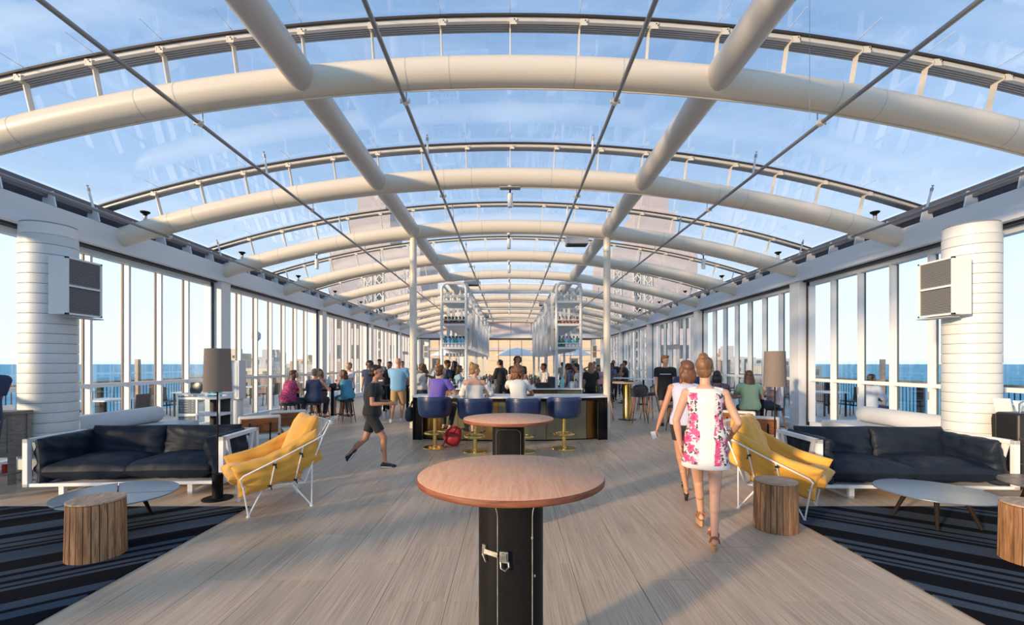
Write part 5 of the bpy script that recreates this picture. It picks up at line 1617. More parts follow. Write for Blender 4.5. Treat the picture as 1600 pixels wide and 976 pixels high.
for sx, lab in ((-1, 'left'), (1, 'right')):
    x0, x1 = (TX0, TX1) if sx > 0 else (-TX1 + 0.07, -TX0 + 0.07)
    seq = ['teal', 'blue', 'blue', 'teal', 'blue', 'blue'] if sx < 0 else ['green', 'green', 'blue', 'teal', 'blue', 'teal']
    for k in range(6):
        x = x0 + 0.09 + k * 0.102
        for row in range(2):
            kd = seq[(k + row) % 6]
            nm = {'teal': 'teal', 'blue': 'sky blue', 'green': 'dark green'}[kd]
            bottle(kd, (x + row * 0.02, TY + 0.06 + row * 0.13, SH_Z[0]), '%s spirit bottle on the lowest shelf of the %s tower' % (nm, lab), '%s spirit bottles on the %s tower' % (nm, lab))
    for k in range(6):
        x = x0 + 0.09 + k * 0.102
        for row in range(2):
            kd = 'amber' if (k + row) % 3 == 1 else 'brown'
            nm = {'amber': 'cream', 'brown': 'brown'}[kd]
            bottle(kd, (x + row * 0.02, TY + 0.05 + row * 0.12, SH_Z[1]), 'short %s bottle with a red label on the middle shelf of the %s tower' % (nm, lab), 'short %s bottles on the %s tower' % (nm, lab))
    for k in range(3):
        bottle('jar', (x0 + 0.14 + k * 0.19, TY + 0.09, SH_Z[2]), 'pale round swing bottle on the top shelf of the %s tower' % lab, 'pale swing bottles on the %s tower' % lab)
    # more bottles further along the long shelf
    for k in range(16):
        y = 14.5 + k * 0.74
        bottle(['brown', 'clear', 'bar', 'amber'][k % 4], ((TX0 + 0.45) * sx, y, 2.72), '%s bottle far along the %s overhead shelf' % (['brown', 'clear', 'dark', 'cream'][k % 4], lab), '%s bottles far along the %s overhead shelf' % (['brown', 'clear', 'dark', 'cream'][k % 4], lab))

# stemware hanging under the left tower shelf
rack = empty('glass_rack', (-1.595, 13.5, 2.03)); tag(rack, 'wire rack for hanging glasses under the left tower shelf', 'rack')
for a in range(7):
    MB().tube([(-0.27 + a * 0.09, -0.45, -0.035), (-0.27 + a * 0.09, 0.6, -0.035)], 0.005, 6).build('rack_rail', CHROME, rack)
GLS = mat('stem_glass', (0.42, 0.44, 0.46), 0.12, coat=0.6, spec=0.9)
gp_ = None
for i in range(6):
    for j in range(5):
        if gp_ is None:
            gp_ = MB().lathe([(0.032, 0.0), (0.004, -0.006), (0.004, -0.075), (0.02, -0.085), (0.036, -0.115), (0.034, -0.165), (0.031, -0.165), (0.032, -0.115), (0.01, -0.09)], n=10).build('wine_glass', GLS, None)
            o = gp_
        else:
            o = gp_.copy(); COL.objects.link(o)
        o.location = (-1.595 - 0.225 + i * 0.09, 13.12 + j * 0.19, 1.992)
        tag(o, 'upturned wine glass hanging under the left tower shelf', 'glass', 'glasses hanging under the left tower')

# things on the counters
def bowl(x, y, z, r, h, m, lab):
    o = MB().lathe([(r * 0.45, 0), (r * 0.8, h * 0.45), (r, h), (r * 0.95, h), (r * 0.75, h * 0.5), (r * 0.4, h * 0.12)], n=24).build('fruit_bowl', m, None)
    o.location = (x, y, z); tag(o, lab, 'bowl')
bowl(-0.90, 13.05, 0.92, 0.20, 0.075, mat('bowl_dark', (0.06, 0.035, 0.02), 0.4), 'dark bowl of lemons on the left bar counter end')
lem = None
for k, (a, r_, z) in enumerate([(i * 0.785, 0.115, 0.075) for i in range(8)] + [(0.5, 0.05, 0.11), (2.7, 0.055, 0.11), (4.6, 0.05, 0.112)]):
    if lem is None:
        lem = MB().ell((0, 0, 0), (0.036, 0.028, 0.028), None, 12, 8).ell((0.034, 0, 0), (0.010, 0.008, 0.008), None, 8, 6).build('lemon', mat('lemon_yellow', (0.85, 0.58, 0.03), 0.45), None); o = lem
    else:
        o = lem.copy(); COL.objects.link(o)
    o.location = (-0.90 + r_ * math.cos(a), 13.05 + r_ * math.sin(a), 0.93 + z); o.rotation_euler = (0, 0.3 * math.sin(k), a)
    tag(o, 'yellow lemon heaped in the bowl on the left counter end', 'lemon', 'lemons in the bowl')
lk = 0
for side, xs, n in ((-1, (-1.95, -0.55), 22), (1, (0.65, 1.95), 18)):
    lab = 'left' if side < 0 else 'right'
    for k in range(n):
        x = brnd.uniform(*xs); y = brnd.uniform(12.85, 13.4)
        if abs(x + 0.90) < 0.24 and side < 0: continue
        if side > 0 and (abs(x - 1.32) < 0.12 or (0.66 < x < 1.2)): continue
        kd = brnd.choice(['bar', 'clear', 'brown', 'clear'])
        nm = {'bar': 'dark', 'clear': 'clear', 'brown': 'brown'}[kd]
        bottle(kd, (x, y, 0.92), '%s bottle standing on the %s bar counter end' % (nm, lab), '%s bottles on the %s counter end' % (nm, lab))
    for k in range(26):
        x = side * brnd.uniform(0.60, 1.10); y = 16.5 + k * 0.21
        kd = brnd.choice(['bar', 'clear', 'brown', 'bar'])
        nm = {'bar': 'dark', 'clear': 'clear', 'brown': 'brown'}[kd]
        bottle(kd, (x, y, 0.88), '%s bottle on the %s work bench inside the bar' % (nm, lab), '%s bottles on the %s work bench' % (nm, lab))
def simple(name, m, mt, loc, lab, cat, bevel=0.004, group=None, rz=0):
    o = m.build(name, mt, None, bevel=bevel); o.location = loc; o.rotation_euler = (0, 0, rz); tag(o, lab, cat, group); return o
simple('service_box', MB().bb(-0.19, 0.19, -0.14, 0.14, 0, 0.155), BLACKP, (0.93, 13.08, 0.92), 'black service box on the right counter end, left one', 'box')
simple('till', MB().bb(-0.13, 0.13, -0.13, 0.13, 0, 0.18).box((0, -0.05, 0.24), (0.24, 0.03, 0.16), rotm(-0.4, 0, 0)), mat('till_black', (0.03, 0.03, 0.035), 0.3), (1.20, 13.15, 0.92), 'black till with a tilted screen on the right counter end', 'till')
simple('large_water_bottle', MB().lathe([(0.055, 0), (0.06, 0.02), (0.058, 0.10), (0.06, 0.20), (0.055, 0.24), (0.02, 0.30), (0.02, 0.34)], n=16), MATS['aqua_bottle'], (1.48, 12.95, 0.92), 'tall aqua water bottle on the right counter end between the posts', 'bottle', 0)
simple('small_cup', MB().lathe([(0.03, 0), (0.04, 0.10), (0.037, 0.10), (0.028, 0.01)], n=14), WHITE, (0.655, 12.95, 0.92), 'small white cup at the inner end of the right counter', 'cup', 0)
simple('serving_bowl', MB().lathe([(0.06, 0), (0.13, 0.05), (0.16, 0.11), (0.155, 0.11), (0.12, 0.06), (0.05, 0.02)], n=20), mat('bowl_cream', (0.70, 0.68, 0.52), 0.5), (-1.62, 12.95, 0.92), 'cream serving bowl on the left counter end', 'bowl', 0)

# ---------------------------------------------------------------- high tables and stools of the hall
NAVYP = mat('navy_shell', (0.035, 0.045, 0.065), 0.45)
def shell_stool(x, y, rz, lab):
    s = empty('shell_stool', (x, y, 0), rz); tag(s, lab, 'stool')
    MB().lathe([(0.10, 0.70), (0.20, 0.715), (0.225, 0.74), (0.215, 0.775), (0.12, 0.785)], n=24).build('seat', NAVYP, s)
    n = 14
    rings = []
    for k in range(n + 1):
        t = -1 + 2 * k / n
        a = R(90 + t * 62)
        zt = 1.06 - 0.16 * abs(t) ** 2.5
        rings.append([(r * math.cos(a), r * math.sin(a) + 0.0, z) for r, z in ((0.215, 0.73), (0.235, 0.80), (0.262, 0.95), (0.268, zt), (0.250, zt), (0.240, 0.94), (0.212, 0.80), (0.20, 0.74))])
    MB().loft(rings).build('shell_back', NAVYP, s, smooth=50)
    MB().tube([(-0.12, 0.262, 0.80), (-0.12, 0.280, 0.97), (0.12, 0.280, 0.97), (0.12, 0.262, 0.80)], 0.005, 6).build('brass_trim', BRASS, s)
    for a in (-1, 1):
        for b_ in (-1, 1):
            MB().tube([(a * 0.11, b_ * 0.11, 0.71), (a * 0.21, b_ * 0.21, 0.0)], [0.020, 0.013], 10).build('leg', REDWOOD, s)
    MB().tube([(-0.17, -0.17, 0.28), (0.17, -0.17, 0.28), (0.17, 0.17, 0.28), (-0.17, 0.17, 0.28)], 0.009, 6, closed=True).build('foot_rail', BRASS, s)
t = empty('high_table', (3.38, 13.2, 0)); tag(t, 'round high table on a brass drum right of the round posts', 'table')
MB().lathe([(0.42, 1.045), (0.425, 1.05), (0.425, 1.085), (0.42, 1.09), (0.01, 1.0905)], n=36).build('table_top', mat('pale_oak_top', (0.62, 0.44, 0.28), 0.45), t)
MB().lathe([(0.14, 0.0), (0.125, 0.03), (0.125, 1.045)], n=28).build('drum', BRONZE if False else mat('brass_drum', (0.55, 0.36, 0.12), 0.25, 0.95, noise=(2, (0.30, 0.17, 0.05), 0.7), stretch=(8, 8, 0.5)), t)
MB().lathe([(0.26, 0.0), (0.26, 0.012), (0.14, 0.02)], n=28).build('foot_disc', DARKF, t)
simple('folded_menu', MB().bb(-0.12, 0.12, -0.08, 0.08, 0, 0.035), BLACKP, (3.42, 13.2, 1.091), 'dark menus lying on the round high table', 'menu')
shell_stool(3.52, 12.52, R(175), 'navy shell stool with reddish legs before the round high table')
shell_stool(4.02, 13.10, R(-75), 'navy shell stool right of the round high table')
shell_stool(2.78, 13.30, R(80), 'navy shell stool left of the round high table behind the round post')
def wood_stool(x, y, lab, h=0.62, rz=0.0, group=None):
    s = empty('wood_stool', (x, y, 0), rz); tag(s, lab, 'stool', group)
    MB().lathe([(0.16, h - 0.06), (0.185, h - 0.055), (0.19, h - 0.01), (0.17, h), (0.05, h + 0.002)], n=24).build('seat_pad', mat('black_navy_pad', (0.02, 0.022, 0.04), 0.5), s)
    for a in (-1, 1):
        for b_ in (-1, 1):
            MB().tube([(a * 0.11, b_ * 0.11, h - 0.05), (a * 0.18, b_ * 0.18, 0.0)], [0.018, 0.013], 8).build('leg', WALNUT, s)
    MB().tube([(-0.155, -0.155, 0.2), (0.155, -0.155, 0.2), (0.155, 0.155, 0.2), (-0.155, 0.155, 0.2)], 0.008, 6, closed=True).build('stretcher', BLACK, s)
def long_table(x0, x1, y0, y1, h, lab, top=None, foot=True):
    t = empty('long_table', ((x0 + x1) / 2, (y0 + y1) / 2, 0)); tag(t, lab, 'table')
    hx, hy = (x1 - x0) / 2, (y1 - y0) / 2
    MB().bb(-hx, hx, -hy, hy, h - 0.035, h).build('table_top', top or BLACK, t, bevel=0.004)
    for a in (-1, 1):
        for b_ in (-1, 1):
            MB().bb(a * (hx - 0.06) - 0.03, a * (hx - 0.06) + 0.03, b_ * (hy - 0.06) - 0.03, b_ * (hy - 0.06) + 0.03, 0.10, h - 0.035).build('leg', BLACK, t, smooth=0)
            MB().cyl((a * (hx - 0.06), b_ * (hy - 0.06), 0.0), (a * (hx - 0.06), b_ * (hy - 0.06), 0.22), 0.044, n=12).build('foot_sleeve', WHITE, t)
long_table(-6.05, -4.68, 12.14, 12.98, 0.92, 'black high table with white leg sleeves where the group sits at the left')
def pedestal_table(x, y, r, h, lab, top=None):
    t = empty('pedestal_table', (x, y, 0)); tag(t, lab, 'table')
    MB().lathe([(r, h - 0.04), (r + 0.003, h - 0.02), (r, h), (0.01, h + 0.0005)], n=28).build('table_top', top or QUARTZ, t)
    MB().cyl((0, 0, 0.02), (0, 0, h - 0.04), 0.035, n=10).build('stem', BLACK, t)
    MB().lathe([(0.24, 0), (0.24, 0.012), (0.04, 0.03)], n=20).build('foot_disc', BLACK, t)
WTOP = mat('wood_hightop', (0.30, 0.14, 0.08), 0.4)
long_table(-4.55, -3.15, 15.55, 16.3, 1.05, 'white topped high table behind the runner', QUARTZ)
long_table(-3.75, -2.95, 13.35, 13.95, 0.98, 'black high table where the man in the blue tee stands')
long_table(4.25, 5.65, 10.10, 10.70, 0.90, 'dark table of the group sitting by the right windows')
pedestal_table(2.55, 16.8, 0.45, 1.02, 'round reddish high table of the party behind the right post', WTOP)
pedestal_table(4.65, 18.75, 0.42, 1.04, 'round white high table beside the standing trio')
pedestal_table(-5.2, 19.3, 0.42, 1.02, 'round white high table far down on the left')
pedestal_table(5.3, 18.2, 0.42, 1.02, 'round white high table far down on the right')
pedestal_table(3.75, 24.0, 0.42, 1.02, 'round white high table farthest on the right')
pedestal_table(-3.6, 23.5, 0.42, 1.02, 'round white high table farthest on the left')
stn = [(-5.56, 11.45, 'stool under the woman in the dotted magenta top'), (-5.03, 11.72, 'stool under the person in the navy sleeveless top'), (-4.50, 12.62, 'stool under the woman in the blue dress'),
       (-5.55, 13.45, 'stool under the smiling woman at the left table'), (-4.15, 15.1, 'empty stool right of the left group'), (-3.05, 14.8, 'stool under the man in the grey tee'), (-2.55, 12.95, 'empty stool right of the man in the blue tee'),
       (4.98, 9.5, 'stool under the woman in the green top'), (4.36, 9.65, 'stool under the woman in the dark print dress'), (5.98, 10.35, 'stool under the man in the check shirt'), (3.95, 10.9, 'empty black padded stool by the right group')]
for x, y, lab in stn:
    wood_stool(x, y, 'round padded wooden ' + lab)
for i, (x, y) in enumerate(((2.62, 15.6), (3.1, 16.0), (2.45, 17.6), (3.5, 16.6), (2.75, 18.8), (-2.75, 17.0), (-2.6, 19.5), (3.4, 22.0), (-3.0, 21.5), (4.6, 15.8), (5.2, 15.2))):
    wood_stool(x, y, 'padded wooden stool among the standing crowd at the bar', 0.66, 0.3 * i, 'crowd stools at the bar')
# bottle and glasses on the left group's table
simple('large_water_bottle', MB().lathe([(0.05, 0), (0.055, 0.02), (0.053, 0.16), (0.055, 0.22), (0.018, 0.29), (0.018, 0.34)], n=16), mat('bottle_ice', (0.35, 0.62, 0.68), 0.12, coat=0.5), (-4.98, 12.55, 0.92), 'tall pale blue water bottle on the left group table', 'bottle', 0)
for i, (x, y) in enumerate(((-4.90, 12.40), (-4.84, 12.60), (-5.3, 12.5), (4.7, 10.4), (5.3, 10.4))):
    simple('tumbler', MB().lathe([(0.03, 0), (0.036, 0.12), (0.034, 0.12), (0.028, 0.01)], n=14), GLS, (x, y, 0.92 if x < 0 else 0.90), 'water tumbler on the %s' % ('left group table' if x < 0 else 'right group table'), 'tumbler', 0, 'tumblers on the %s group table' % ('left' if x < 0 else 'right'))
h = blob('handbag', [((0, 0, 0.08), (0.10, 0.09, 0.085), None, 14, 8, 0.8), ((0.06, 0, 0.14), (0.05, 0.07, 0.04), None, 12, 6)], BLACKP, 0.01, (-4.77, 12.30, 0.92), 'black handbag on the near corner of the left group table', 'handbag')
simple('napkin_holder', MB().bb(-0.06, 0.06, -0.04, 0.04, 0, 0.07), WHITE, (4.55, 10.25, 0.90), 'white napkin stack on the right group table', 'napkins')
# ---------------------------------------------------------------- people
SKINS = {
 'fair': mat('skin_fair', (0.56, 0.315, 0.215), 0.5, noise=(8, (0.50, 0.26, 0.17), 0.4)),
 'tan': mat('skin_tan', (0.45, 0.225, 0.14), 0.5, noise=(8, (0.40, 0.185, 0.115), 0.4)),
 'pink': mat('skin_pink', (0.56, 0.28, 0.19), 0.5, noise=(8, (0.50, 0.23, 0.155), 0.4)),
 'brown': mat('skin_brown', (0.20, 0.095, 0.055), 0.5, noise=(8, (0.16, 0.07, 0.04), 0.4)),
}
EYE = mat('eye_dark', (0.02, 0.015, 0.012), 0.2)
EYEW = mat('eye_white', (0.7, 0.68, 0.66), 0.3)
LIP = mat('lip', (0.42, 0.12, 0.10), 0.45)
def cloth(name, c, c2=None, sc=9, amt=0.5):
    return mat(name, c, 0.8, noise=(sc, c2 or tuple(v * 0.8 for v in c), amt), bump=0.35, bscale=11, sheen=0.1)
def hairm(name, c):
    return mat(name, c, 0.5, noise=(30, tuple(v * 0.45 for v in c), 0.8), bump=0.6, bscale=45, stretch=(1, 1, 0.3))
HAIR = {'brown': hairm('hair_brown', (0.085, 0.038, 0.018)), 'dark': hairm('hair_dark', (0.018, 0.012, 0.010)), 'auburn': hairm('hair_auburn', (0.15, 0.058, 0.028)),
        'blonde': hairm('hair_blonde', (0.42, 0.22, 0.09)), 'ginger': hairm('hair_ginger', (0.30, 0.135, 0.055)), 'grey': hairm('hair_grey', (0.22, 0.19, 0.17)), 'copper': hairm('hair_copper', (0.23, 0.10, 0.042)), 'dkblonde': hairm('hair_dark_blonde', (0.22, 0.11, 0.05))}

def ik(a, b, l1, l2, pole):
    a, b = Vector(a), Vector(b)
    d = b - a
    L = max(min(d.length, (l1 + l2) * 0.999), abs(l1 - l2) * 1.01 + 1e-4)
    dn = d.normalized()
    b2 = a + dn * L
    x = (l1 * l1 - l2 * l2 + L * L) / (2 * L)
    h = math.sqrt(max(l1 * l1 - x * x, 0))
    p = Vector(pole)
    p = (p - dn * p.dot(dn))
    p = p.normalized() if p.length > 1e-5 else dn.orthogonal().normalized()
    return a + dn * x + p * h, b2

def vox(o, v, it=3):
    md = o.modifiers.new('remesh', 'REMESH'); md.mode = 'VOXEL'; md.voxel_size = v; md.use_smooth_shade = True
    s = o.modifiers.new('smooth', 'SMOOTH'); s.iterations = it; s.factor = 0.5
    return o

def person(x, y, face, H, label, skin='fair', hair=('short', 'brown'), top=('tee', None), bottom=('shorts', None), pel=None, lean=(0, 0.0), feet=None, hands=None,
           head=(0, 0, 0), build=1.0, fem=False, shoes=None, shoe_m=None, eyes=True, elb=None, kneep=None, group=None, barefoot=False, extra=None, z0=0.0, hvox=None, twist=0.0, name='person', cutface=False):
    """face: heading in degrees, 0 = looking away from the camera (+Y), positive = turned to the left (-X)"""
    dist = math.hypot(x, y)
    v = min(max(dist * 0.00125, 0.0065), 0.019) if hvox is None else hvox
    root = empty(name, (x, y, z0), R(face))
    tag(root, label, 'person', group)
    P = Vector(pel if pel is not None else (0, 0, 0.525 * H))
    sh_w = (0.098 if fem else 0.112) * H * (0.5 + 0.5 * build)
    hip_w = 0.052 * H
    up = Vector((lean[0], lean[1], math.sqrt(max(0.0, (0.30 * H) ** 2 - lean[0] ** 2 - lean[1] ** 2))))
    N = P + up                                            # base of the neck
    upn = up.normalized()
    side = Vector((math.cos(twist), math.sin(twist), 0))
    side = (side - upn * side.dot(upn)).normalized()
    fwd = upn.cross(side).normalized()
    if fem:
        prof = [(-0.055, .062, .052), (-0.03, .088, .066), (0.0, .100, .072), (0.04, .096, .068), (0.10, .076, .056), (0.15, .074, .054), (0.20, .084, .066), (0.245, .090, .060), (0.275, .084, .046), (0.295, .050, .036), (0.31, .030, .030)]
    else:
        prof = [(-0.055, .060, .050), (-0.03, .084, .062), (0.0, .092, .066), (0.04, .088, .064), (0.10, .084, .060), (0.15, .088, .062), (0.20, .098, .066), (0.245, .104, .062), (0.275, .096, .048), (0.295, .055, .036), (0.31, .032, .032)]
    def ringp(t):
        for i in range(len(prof) - 1):
            a, b = prof[i], prof[i + 1]
            if a[0] <= t <= b[0]:
                k = (t - a[0]) / (b[0] - a[0])
                return a[1] + (b[1] - a[1]) * k, a[2] + (b[2] - a[2]) * k
        return (prof[0][1], prof[0][2]) if t < prof[0][0] else (prof[-1][1], prof[-1][2])
    def centre(t):
        # spine: a little curved
        return P + upn * (t * H) + fwd * (-0.010 * H * math.sin(max(0, min(1, t / 0.3)) * PI))
    def torso_ring(t, inf=0.0, n=20, kx=1.0, ky=1.0):
        w, d = ringp(t)
        w = w * H * build * kx + inf; d = d * H * build * ky + inf
        c = centre(t)
        s2 = side
        return [c + s2 * (w * math.copysign(abs(math.cos(a)) ** 0.85, math.cos(a))) + fwd * (d * math.copysign(abs(math.sin(a)) ** 0.85, math.sin(a))) for a in [2 * PI * k / n for k in range(n)]]
    B = MB()
    B.loft([torso_ring(p[0]) for p in prof])
    HC = N + upn * 0.030 * H * 0.6 + Vector((0, 0, 0.082 * H)) + fwd * 0.012 * H
    HM = (Matrix.Rotation(head[0], 3, 'Z') @ Matrix.Rotation(-head[1], 3, 'X') @ Matrix.Rotation(head[2], 3, 'Y'))
    B.cap(N - upn * 0.03 * H, HC - Vector((0, 0, 0.03 * H)) - fwd * 0.008 * H, 0.033 * H * (0.9 if fem else 1.05), 0.030 * H * (0.9 if fem else 1.05))
    def hp(q): return HC + HM @ (Vector(q) * H)
    B.ell(HC + HM @ Vector((0, -0.006 * H, 0.014 * H)), (0.044 * H, 0.054 * H, 0.052 * H), HM, 16, 10)
    B.ell(HC + HM @ Vector((0, 0.014 * H, -0.020 * H)), (0.035 * H, 0.038 * H, 0.046 * H), HM, 16, 10)
    B.ell(HC + HM @ Vector((0, 0.038 * H, -0.052 * H)), (0.016 * H, 0.014 * H, 0.012 * H), HM, 10, 6)     # chin
    B.cap(hp((0, 0.048, 0.006)), hp((0, 0.061, -0.016)), 0.0055 * H, 0.0085 * H)                              # nose
    for s in (-1, 1):
        B.ell(HC + HM @ Vector((s * 0.0445 * H, -0.002 * H, -0.004 * H)), (0.006 * H, 0.011 * H, 0.018 * H), HM, 8, 6)
        B.cap(hp((s * 0.006, 0.047, 0.011)), hp((s * 0.026, 0.041, 0.010)), 0.0055 * H)                      # brow
    # arms
    l_ua, l_fa = 0.168 * H, 0.148 * H
    hands = hands or [(-0.15 * H, 0.03 * H, 0.42 * H), (0.15 * H, 0.03 * H, 0.42 * H)]
    arms = []
    tops = []
    thick = 0.92 if fem else 1.08
    thick *= (0.55 + 0.45 * build)
    for i, s in enumerate((-1, 1)):
        S = centre(0.262) + side * s * sh_w
        W = Vector(hands[i])
        pole = (elb[i] if elb else (s * 0.5, -0.8, -0.5))
        E, W = ik(S, W, l_ua, l_fa, pole)
        arms.append((S, E, W))
        B.cap(centre(0.262) + side * s * sh_w * 0.6, S, 0.034 * H * thick, 0.031 * H * thick)
        B.cap(S, E, 0.0285 * H * thick, 0.0225 * H * thick)
        B.cap(E, E + (W - E) * 0.35, 0.0225 * H * thick, 0.0225 * H * thick)
        B.cap(E + (W - E) * 0.35, W, 0.0225 * H * thick, 0.0145 * H * thick)
        d = (W - E).normalized()
        inward = (-side * s)
        inward = (inward - d * inward.dot(d)).normalized()
        pn = inward                                       # palm normal faces the body
        acr = d.cross(pn).normalized()
        if acr.dot(fwd) < 0: acr = -acr
        rot = Matrix((acr, pn, d)).transposed()
        B.ell(W + d * 0.026 * H, (0.023 * H, 0.0095 * H, 0.031 * H), rot, 10, 8)
        fr = 0.0050 * H if v < 0.010 else 0.0062 * H
        for k, (o_, ln) in enumerate(((0.0165, 0.038), (0.0055, 0.043), (-0.0055, 0.040), (-0.0165, 0.031))):
            a0 = W + d * 0.048 * H + acr * o_ * H
            a1 = a0 + (d * 0.92 + pn * (0.28 + 0.05 * k)).normalized() * ln * 0.52 * H
            a2 = a1 + (d * 0.70 + pn * (0.75 + 0.05 * k)).normalized() * ln * 0.50 * H
            B.cap(a0 - d * 0.01 * H, a1, fr, fr * 0.95, 8); B.cap(a1, a2, fr * 0.95, fr * 0.82, 8)
        t0 = W + d * 0.012 * H + acr * 0.017 * H
        t1 = t0 + (d * 0.6 + acr * 0.7 + pn * 0.3).normalized() * 0.024 * H
        t2 = t1 + (d * 0.85 + acr * 0.2 + pn * 0.45).normalized() * 0.020 * H
        B.cap(t0, t1, fr * 1.25, fr * 1.1, 8); B.cap(t1, t2, fr * 1.1, fr * 0.9, 8)
    # legs
    l_th, l_sh = 0.245 * H, 0.240 * H
    feet = feet or [(-0.055 * H, 0.0, 0, 0, 8), (0.055 * H, 0.0, 0, 0, -8)]    # ankle x, y, height of sole, pitch, yaw
    legs = []
    lt = (0.95 if fem else 1.0) * (0.5 + 0.5 * build)
    for i, s in enumerate((-1, 1)):
        Hj = P + side * s * hip_w + Vector((0, 0, -0.012 * H))
        fx, fy, fz, fpit, fyaw = feet[i]
        A = Vector((fx, fy, fz + 0.042 * H))
        pole = (kneep[i] if kneep else (s * 0.08, 1, 0.1))
        K, A2 = ik(Hj, A, l_th, l_sh, pole)
        A = A2
        legs.append((Hj, K, A))
        B.cap(Hj, K, 0.049 * H * lt, 0.032 * H * lt)
        B.cap(Hj + Vector((0, -0.012 * H, 0)), Hj + (K - Hj) * 0.3, 0.050 * H * lt, 0.046 * H * lt)
        back = (K - Hj).normalized().cross((A - K).normalized())
        kn = (K - (Hj + A) / 2)
        kn = kn.normalized() if kn.length > 1e-4 else Vector((0, 1, 0))
        B.cap(K, A, 0.030 * H * lt, 0.0185 * H * lt)
        B.cap(K + (A - K) * 0.15 - kn * 0.010 * H, K + (A - K) * 0.48 - kn * 0.010 * H, 0.026 * H * lt, 0.027 * H * lt)
        FM = Matrix.Rotation(R(fyaw), 3, 'Z') @ Matrix.Rotation(R(-fpit), 3, 'X')
        heel = A + FM @ Vector((0, -0.020 * H, -0.024 * H)); ball = A + FM @ Vector((0, 0.068 * H, -0.030 * H)); toe = A + FM @ Vector((0, 0.095 * H, -0.032 * H))
        legs[-1] += (FM, heel, ball, toe)
        B.cap(heel, ball, 0.017 * H, 0.0135 * H)
        B.cap(A, ball, 0.019 * H, 0.012 * H)
        B.ell(ball + FM @ Vector((0, 0.006 * H, 0.0)), (0.025 * H, 0.028 * H, 0.0115 * H), FM, 10, 6)
    if fem:
        for s in (-1, 1):
            B.ell(centre(0.205) + side * s * 0.043 * H * build + fwd * 0.050 * H * build, (0.036 * H, 0.034 * H, 0.036 * H))
    vox(B.build('body', SKINS[skin], root), v, 2)
    # face
    if eyes:
        for s in (-1, 1):
            MB().ell(hp((s * 0.0175, 0.0475, -0.001)), (0.0065 * H, 0.0045 * H, 0.0040 * H), HM, 8, 6).build('eye', EYE if v > 0.009 else EYEW, root)
            if v <= 0.009:
                MB().ell(hp((s * 0.0175, 0.0512, -0.001)), (0.0030 * H, 0.0020 * H, 0.0030 * H), HM, 8, 6).build('pupil', EYE, root)
        MB().ell(hp((0, 0.0515, -0.034)), (0.0135 * H, 0.0045 * H, 0.0038 * H), HM, 10, 6).build('mouth', LIP, root)
    # hair
    hk, hc = hair
    if hk != 'bald':
        hm = HAIR[hc]
        h = MB()
        cs = (0.0475 * H, 0.056 * H, 0.050 * H)
        if hk == 'cap':
            h.ell(HC + HM @ Vector((0, -0.008 * H, 0.026 * H)), (0.050 * H, 0.060 * H, 0.045 * H), HM, 16, 8)
            h.ell(HC + HM @ Vector((0, 0.060 * H, 0.030 * H)), (0.034 * H, 0.034 * H, 0.006 * H), HM, 12, 6)
        else:
            h.ell(HC + HM @ Vector((0, -0.015 * H, 0.024 * H)), cs, HM, 18, 10)
            h.ell(HC + HM @ Vector((0, 0.012 * H, 0.042 * H)), (0.040 * H, 0.036 * H, 0.026 * H), HM, 14, 8)
            h.ell(HC + HM @ Vector((0, -0.030 * H, -0.010 * H)), (0.042 * H, 0.034 * H, 0.042 * H), HM, 14, 8)
        rr = random.Random(int(x * 97 + y * 13))
        if hk == 'tuft':
            for k in range(14):
                a = rr.uniform(0, 6.28)
                h.ell(HC + HM @ Vector((0.028 * H * math.cos(a), 0.01 * H + 0.034 * H * math.sin(a), 0.062 * H + rr.uniform(-.006, .006) * H)), (0.014 * H, 0.018 * H, 0.012 * H), HM, 8, 6)
        if hk in ('curly', 'bigcurly'):
            for k in range(80 if hk == 'curly' else 260):
                a = rr.uniform(0, 2 * PI); e_ = rr.uniform(-0.9, 1.3)
                q = Vector((math.cos(a) * math.cos(e_) * 0.060, math.sin(a) * math.cos(e_) * 0.060 - 0.012, math.sin(e_) * 0.058 + 0.010))
                if q.y > 0.022 and q.z < 0.045: continue
                if hk == 'bigcurly' and k % 2:
                    a = rr.uniform(PI - 0.5, 2 * PI + 0.5)
                    q = Vector((math.cos(a) * 0.066, math.sin(a) * 0.060 - 0.012, rr.uniform(-0.125, 0.03)))
                sz = 0.017 if hk == 'curly' else rr.uniform(0.011, 0.017)
                h.ell(HC + HM @ (q * H), (sz * H,) * 3, None, 8, 6)
        if hk in ('long', 'mid', 'wavy'):
            ln = {'long': 0.20, 'mid': 0.105, 'wavy': 0.15}[hk]
            rings = []
            for k in range(9):
                t = k / 8
                c = HC + HM @ Vector((0, -0.034 * H, 0.005 * H)) + Vector((0, 0, -1)) * t * ln * H - fwd * (0.016 * H * math.sin(t * PI)) * 1.0
                if ln > 0.12: c = c - fwd * 0.018 * H * min(1, t * 1.5)
                w = (0.047 + 0.012 * math.sin(t * PI) - 0.022 * t ** 3) * H
                dd = (0.026 - 0.010 * t) * H
                rings.append([c + side * w * math.cos(a) + fwd * dd * math.sin(a) for a in [2 * PI * j / 14 for j in range(14)]])
            h.loft(rings)
            for s in (-1, 1):
                h.cap(hp((s * 0.044, -0.008, 0.0)), hp((s * 0.048, -0.014, -0.0)) + Vector((0, 0, -min(ln, 0.10) * H)), 0.015 * H, 0.010 * H)
            if hk == 'wavy':
                for k in range(40):
                    t = rr.uniform(0, 1)
                    c = HC + HM @ Vector((rr.uniform(-0.052, 0.052) * H, -0.034 * H, 0.02 * H)) + Vector((0, 0, -1)) * t * ln * H
                    h.ell(c - fwd * 0.016 * H, (0.014 * H, 0.014 * H, 0.02 * H), None, 8, 6)
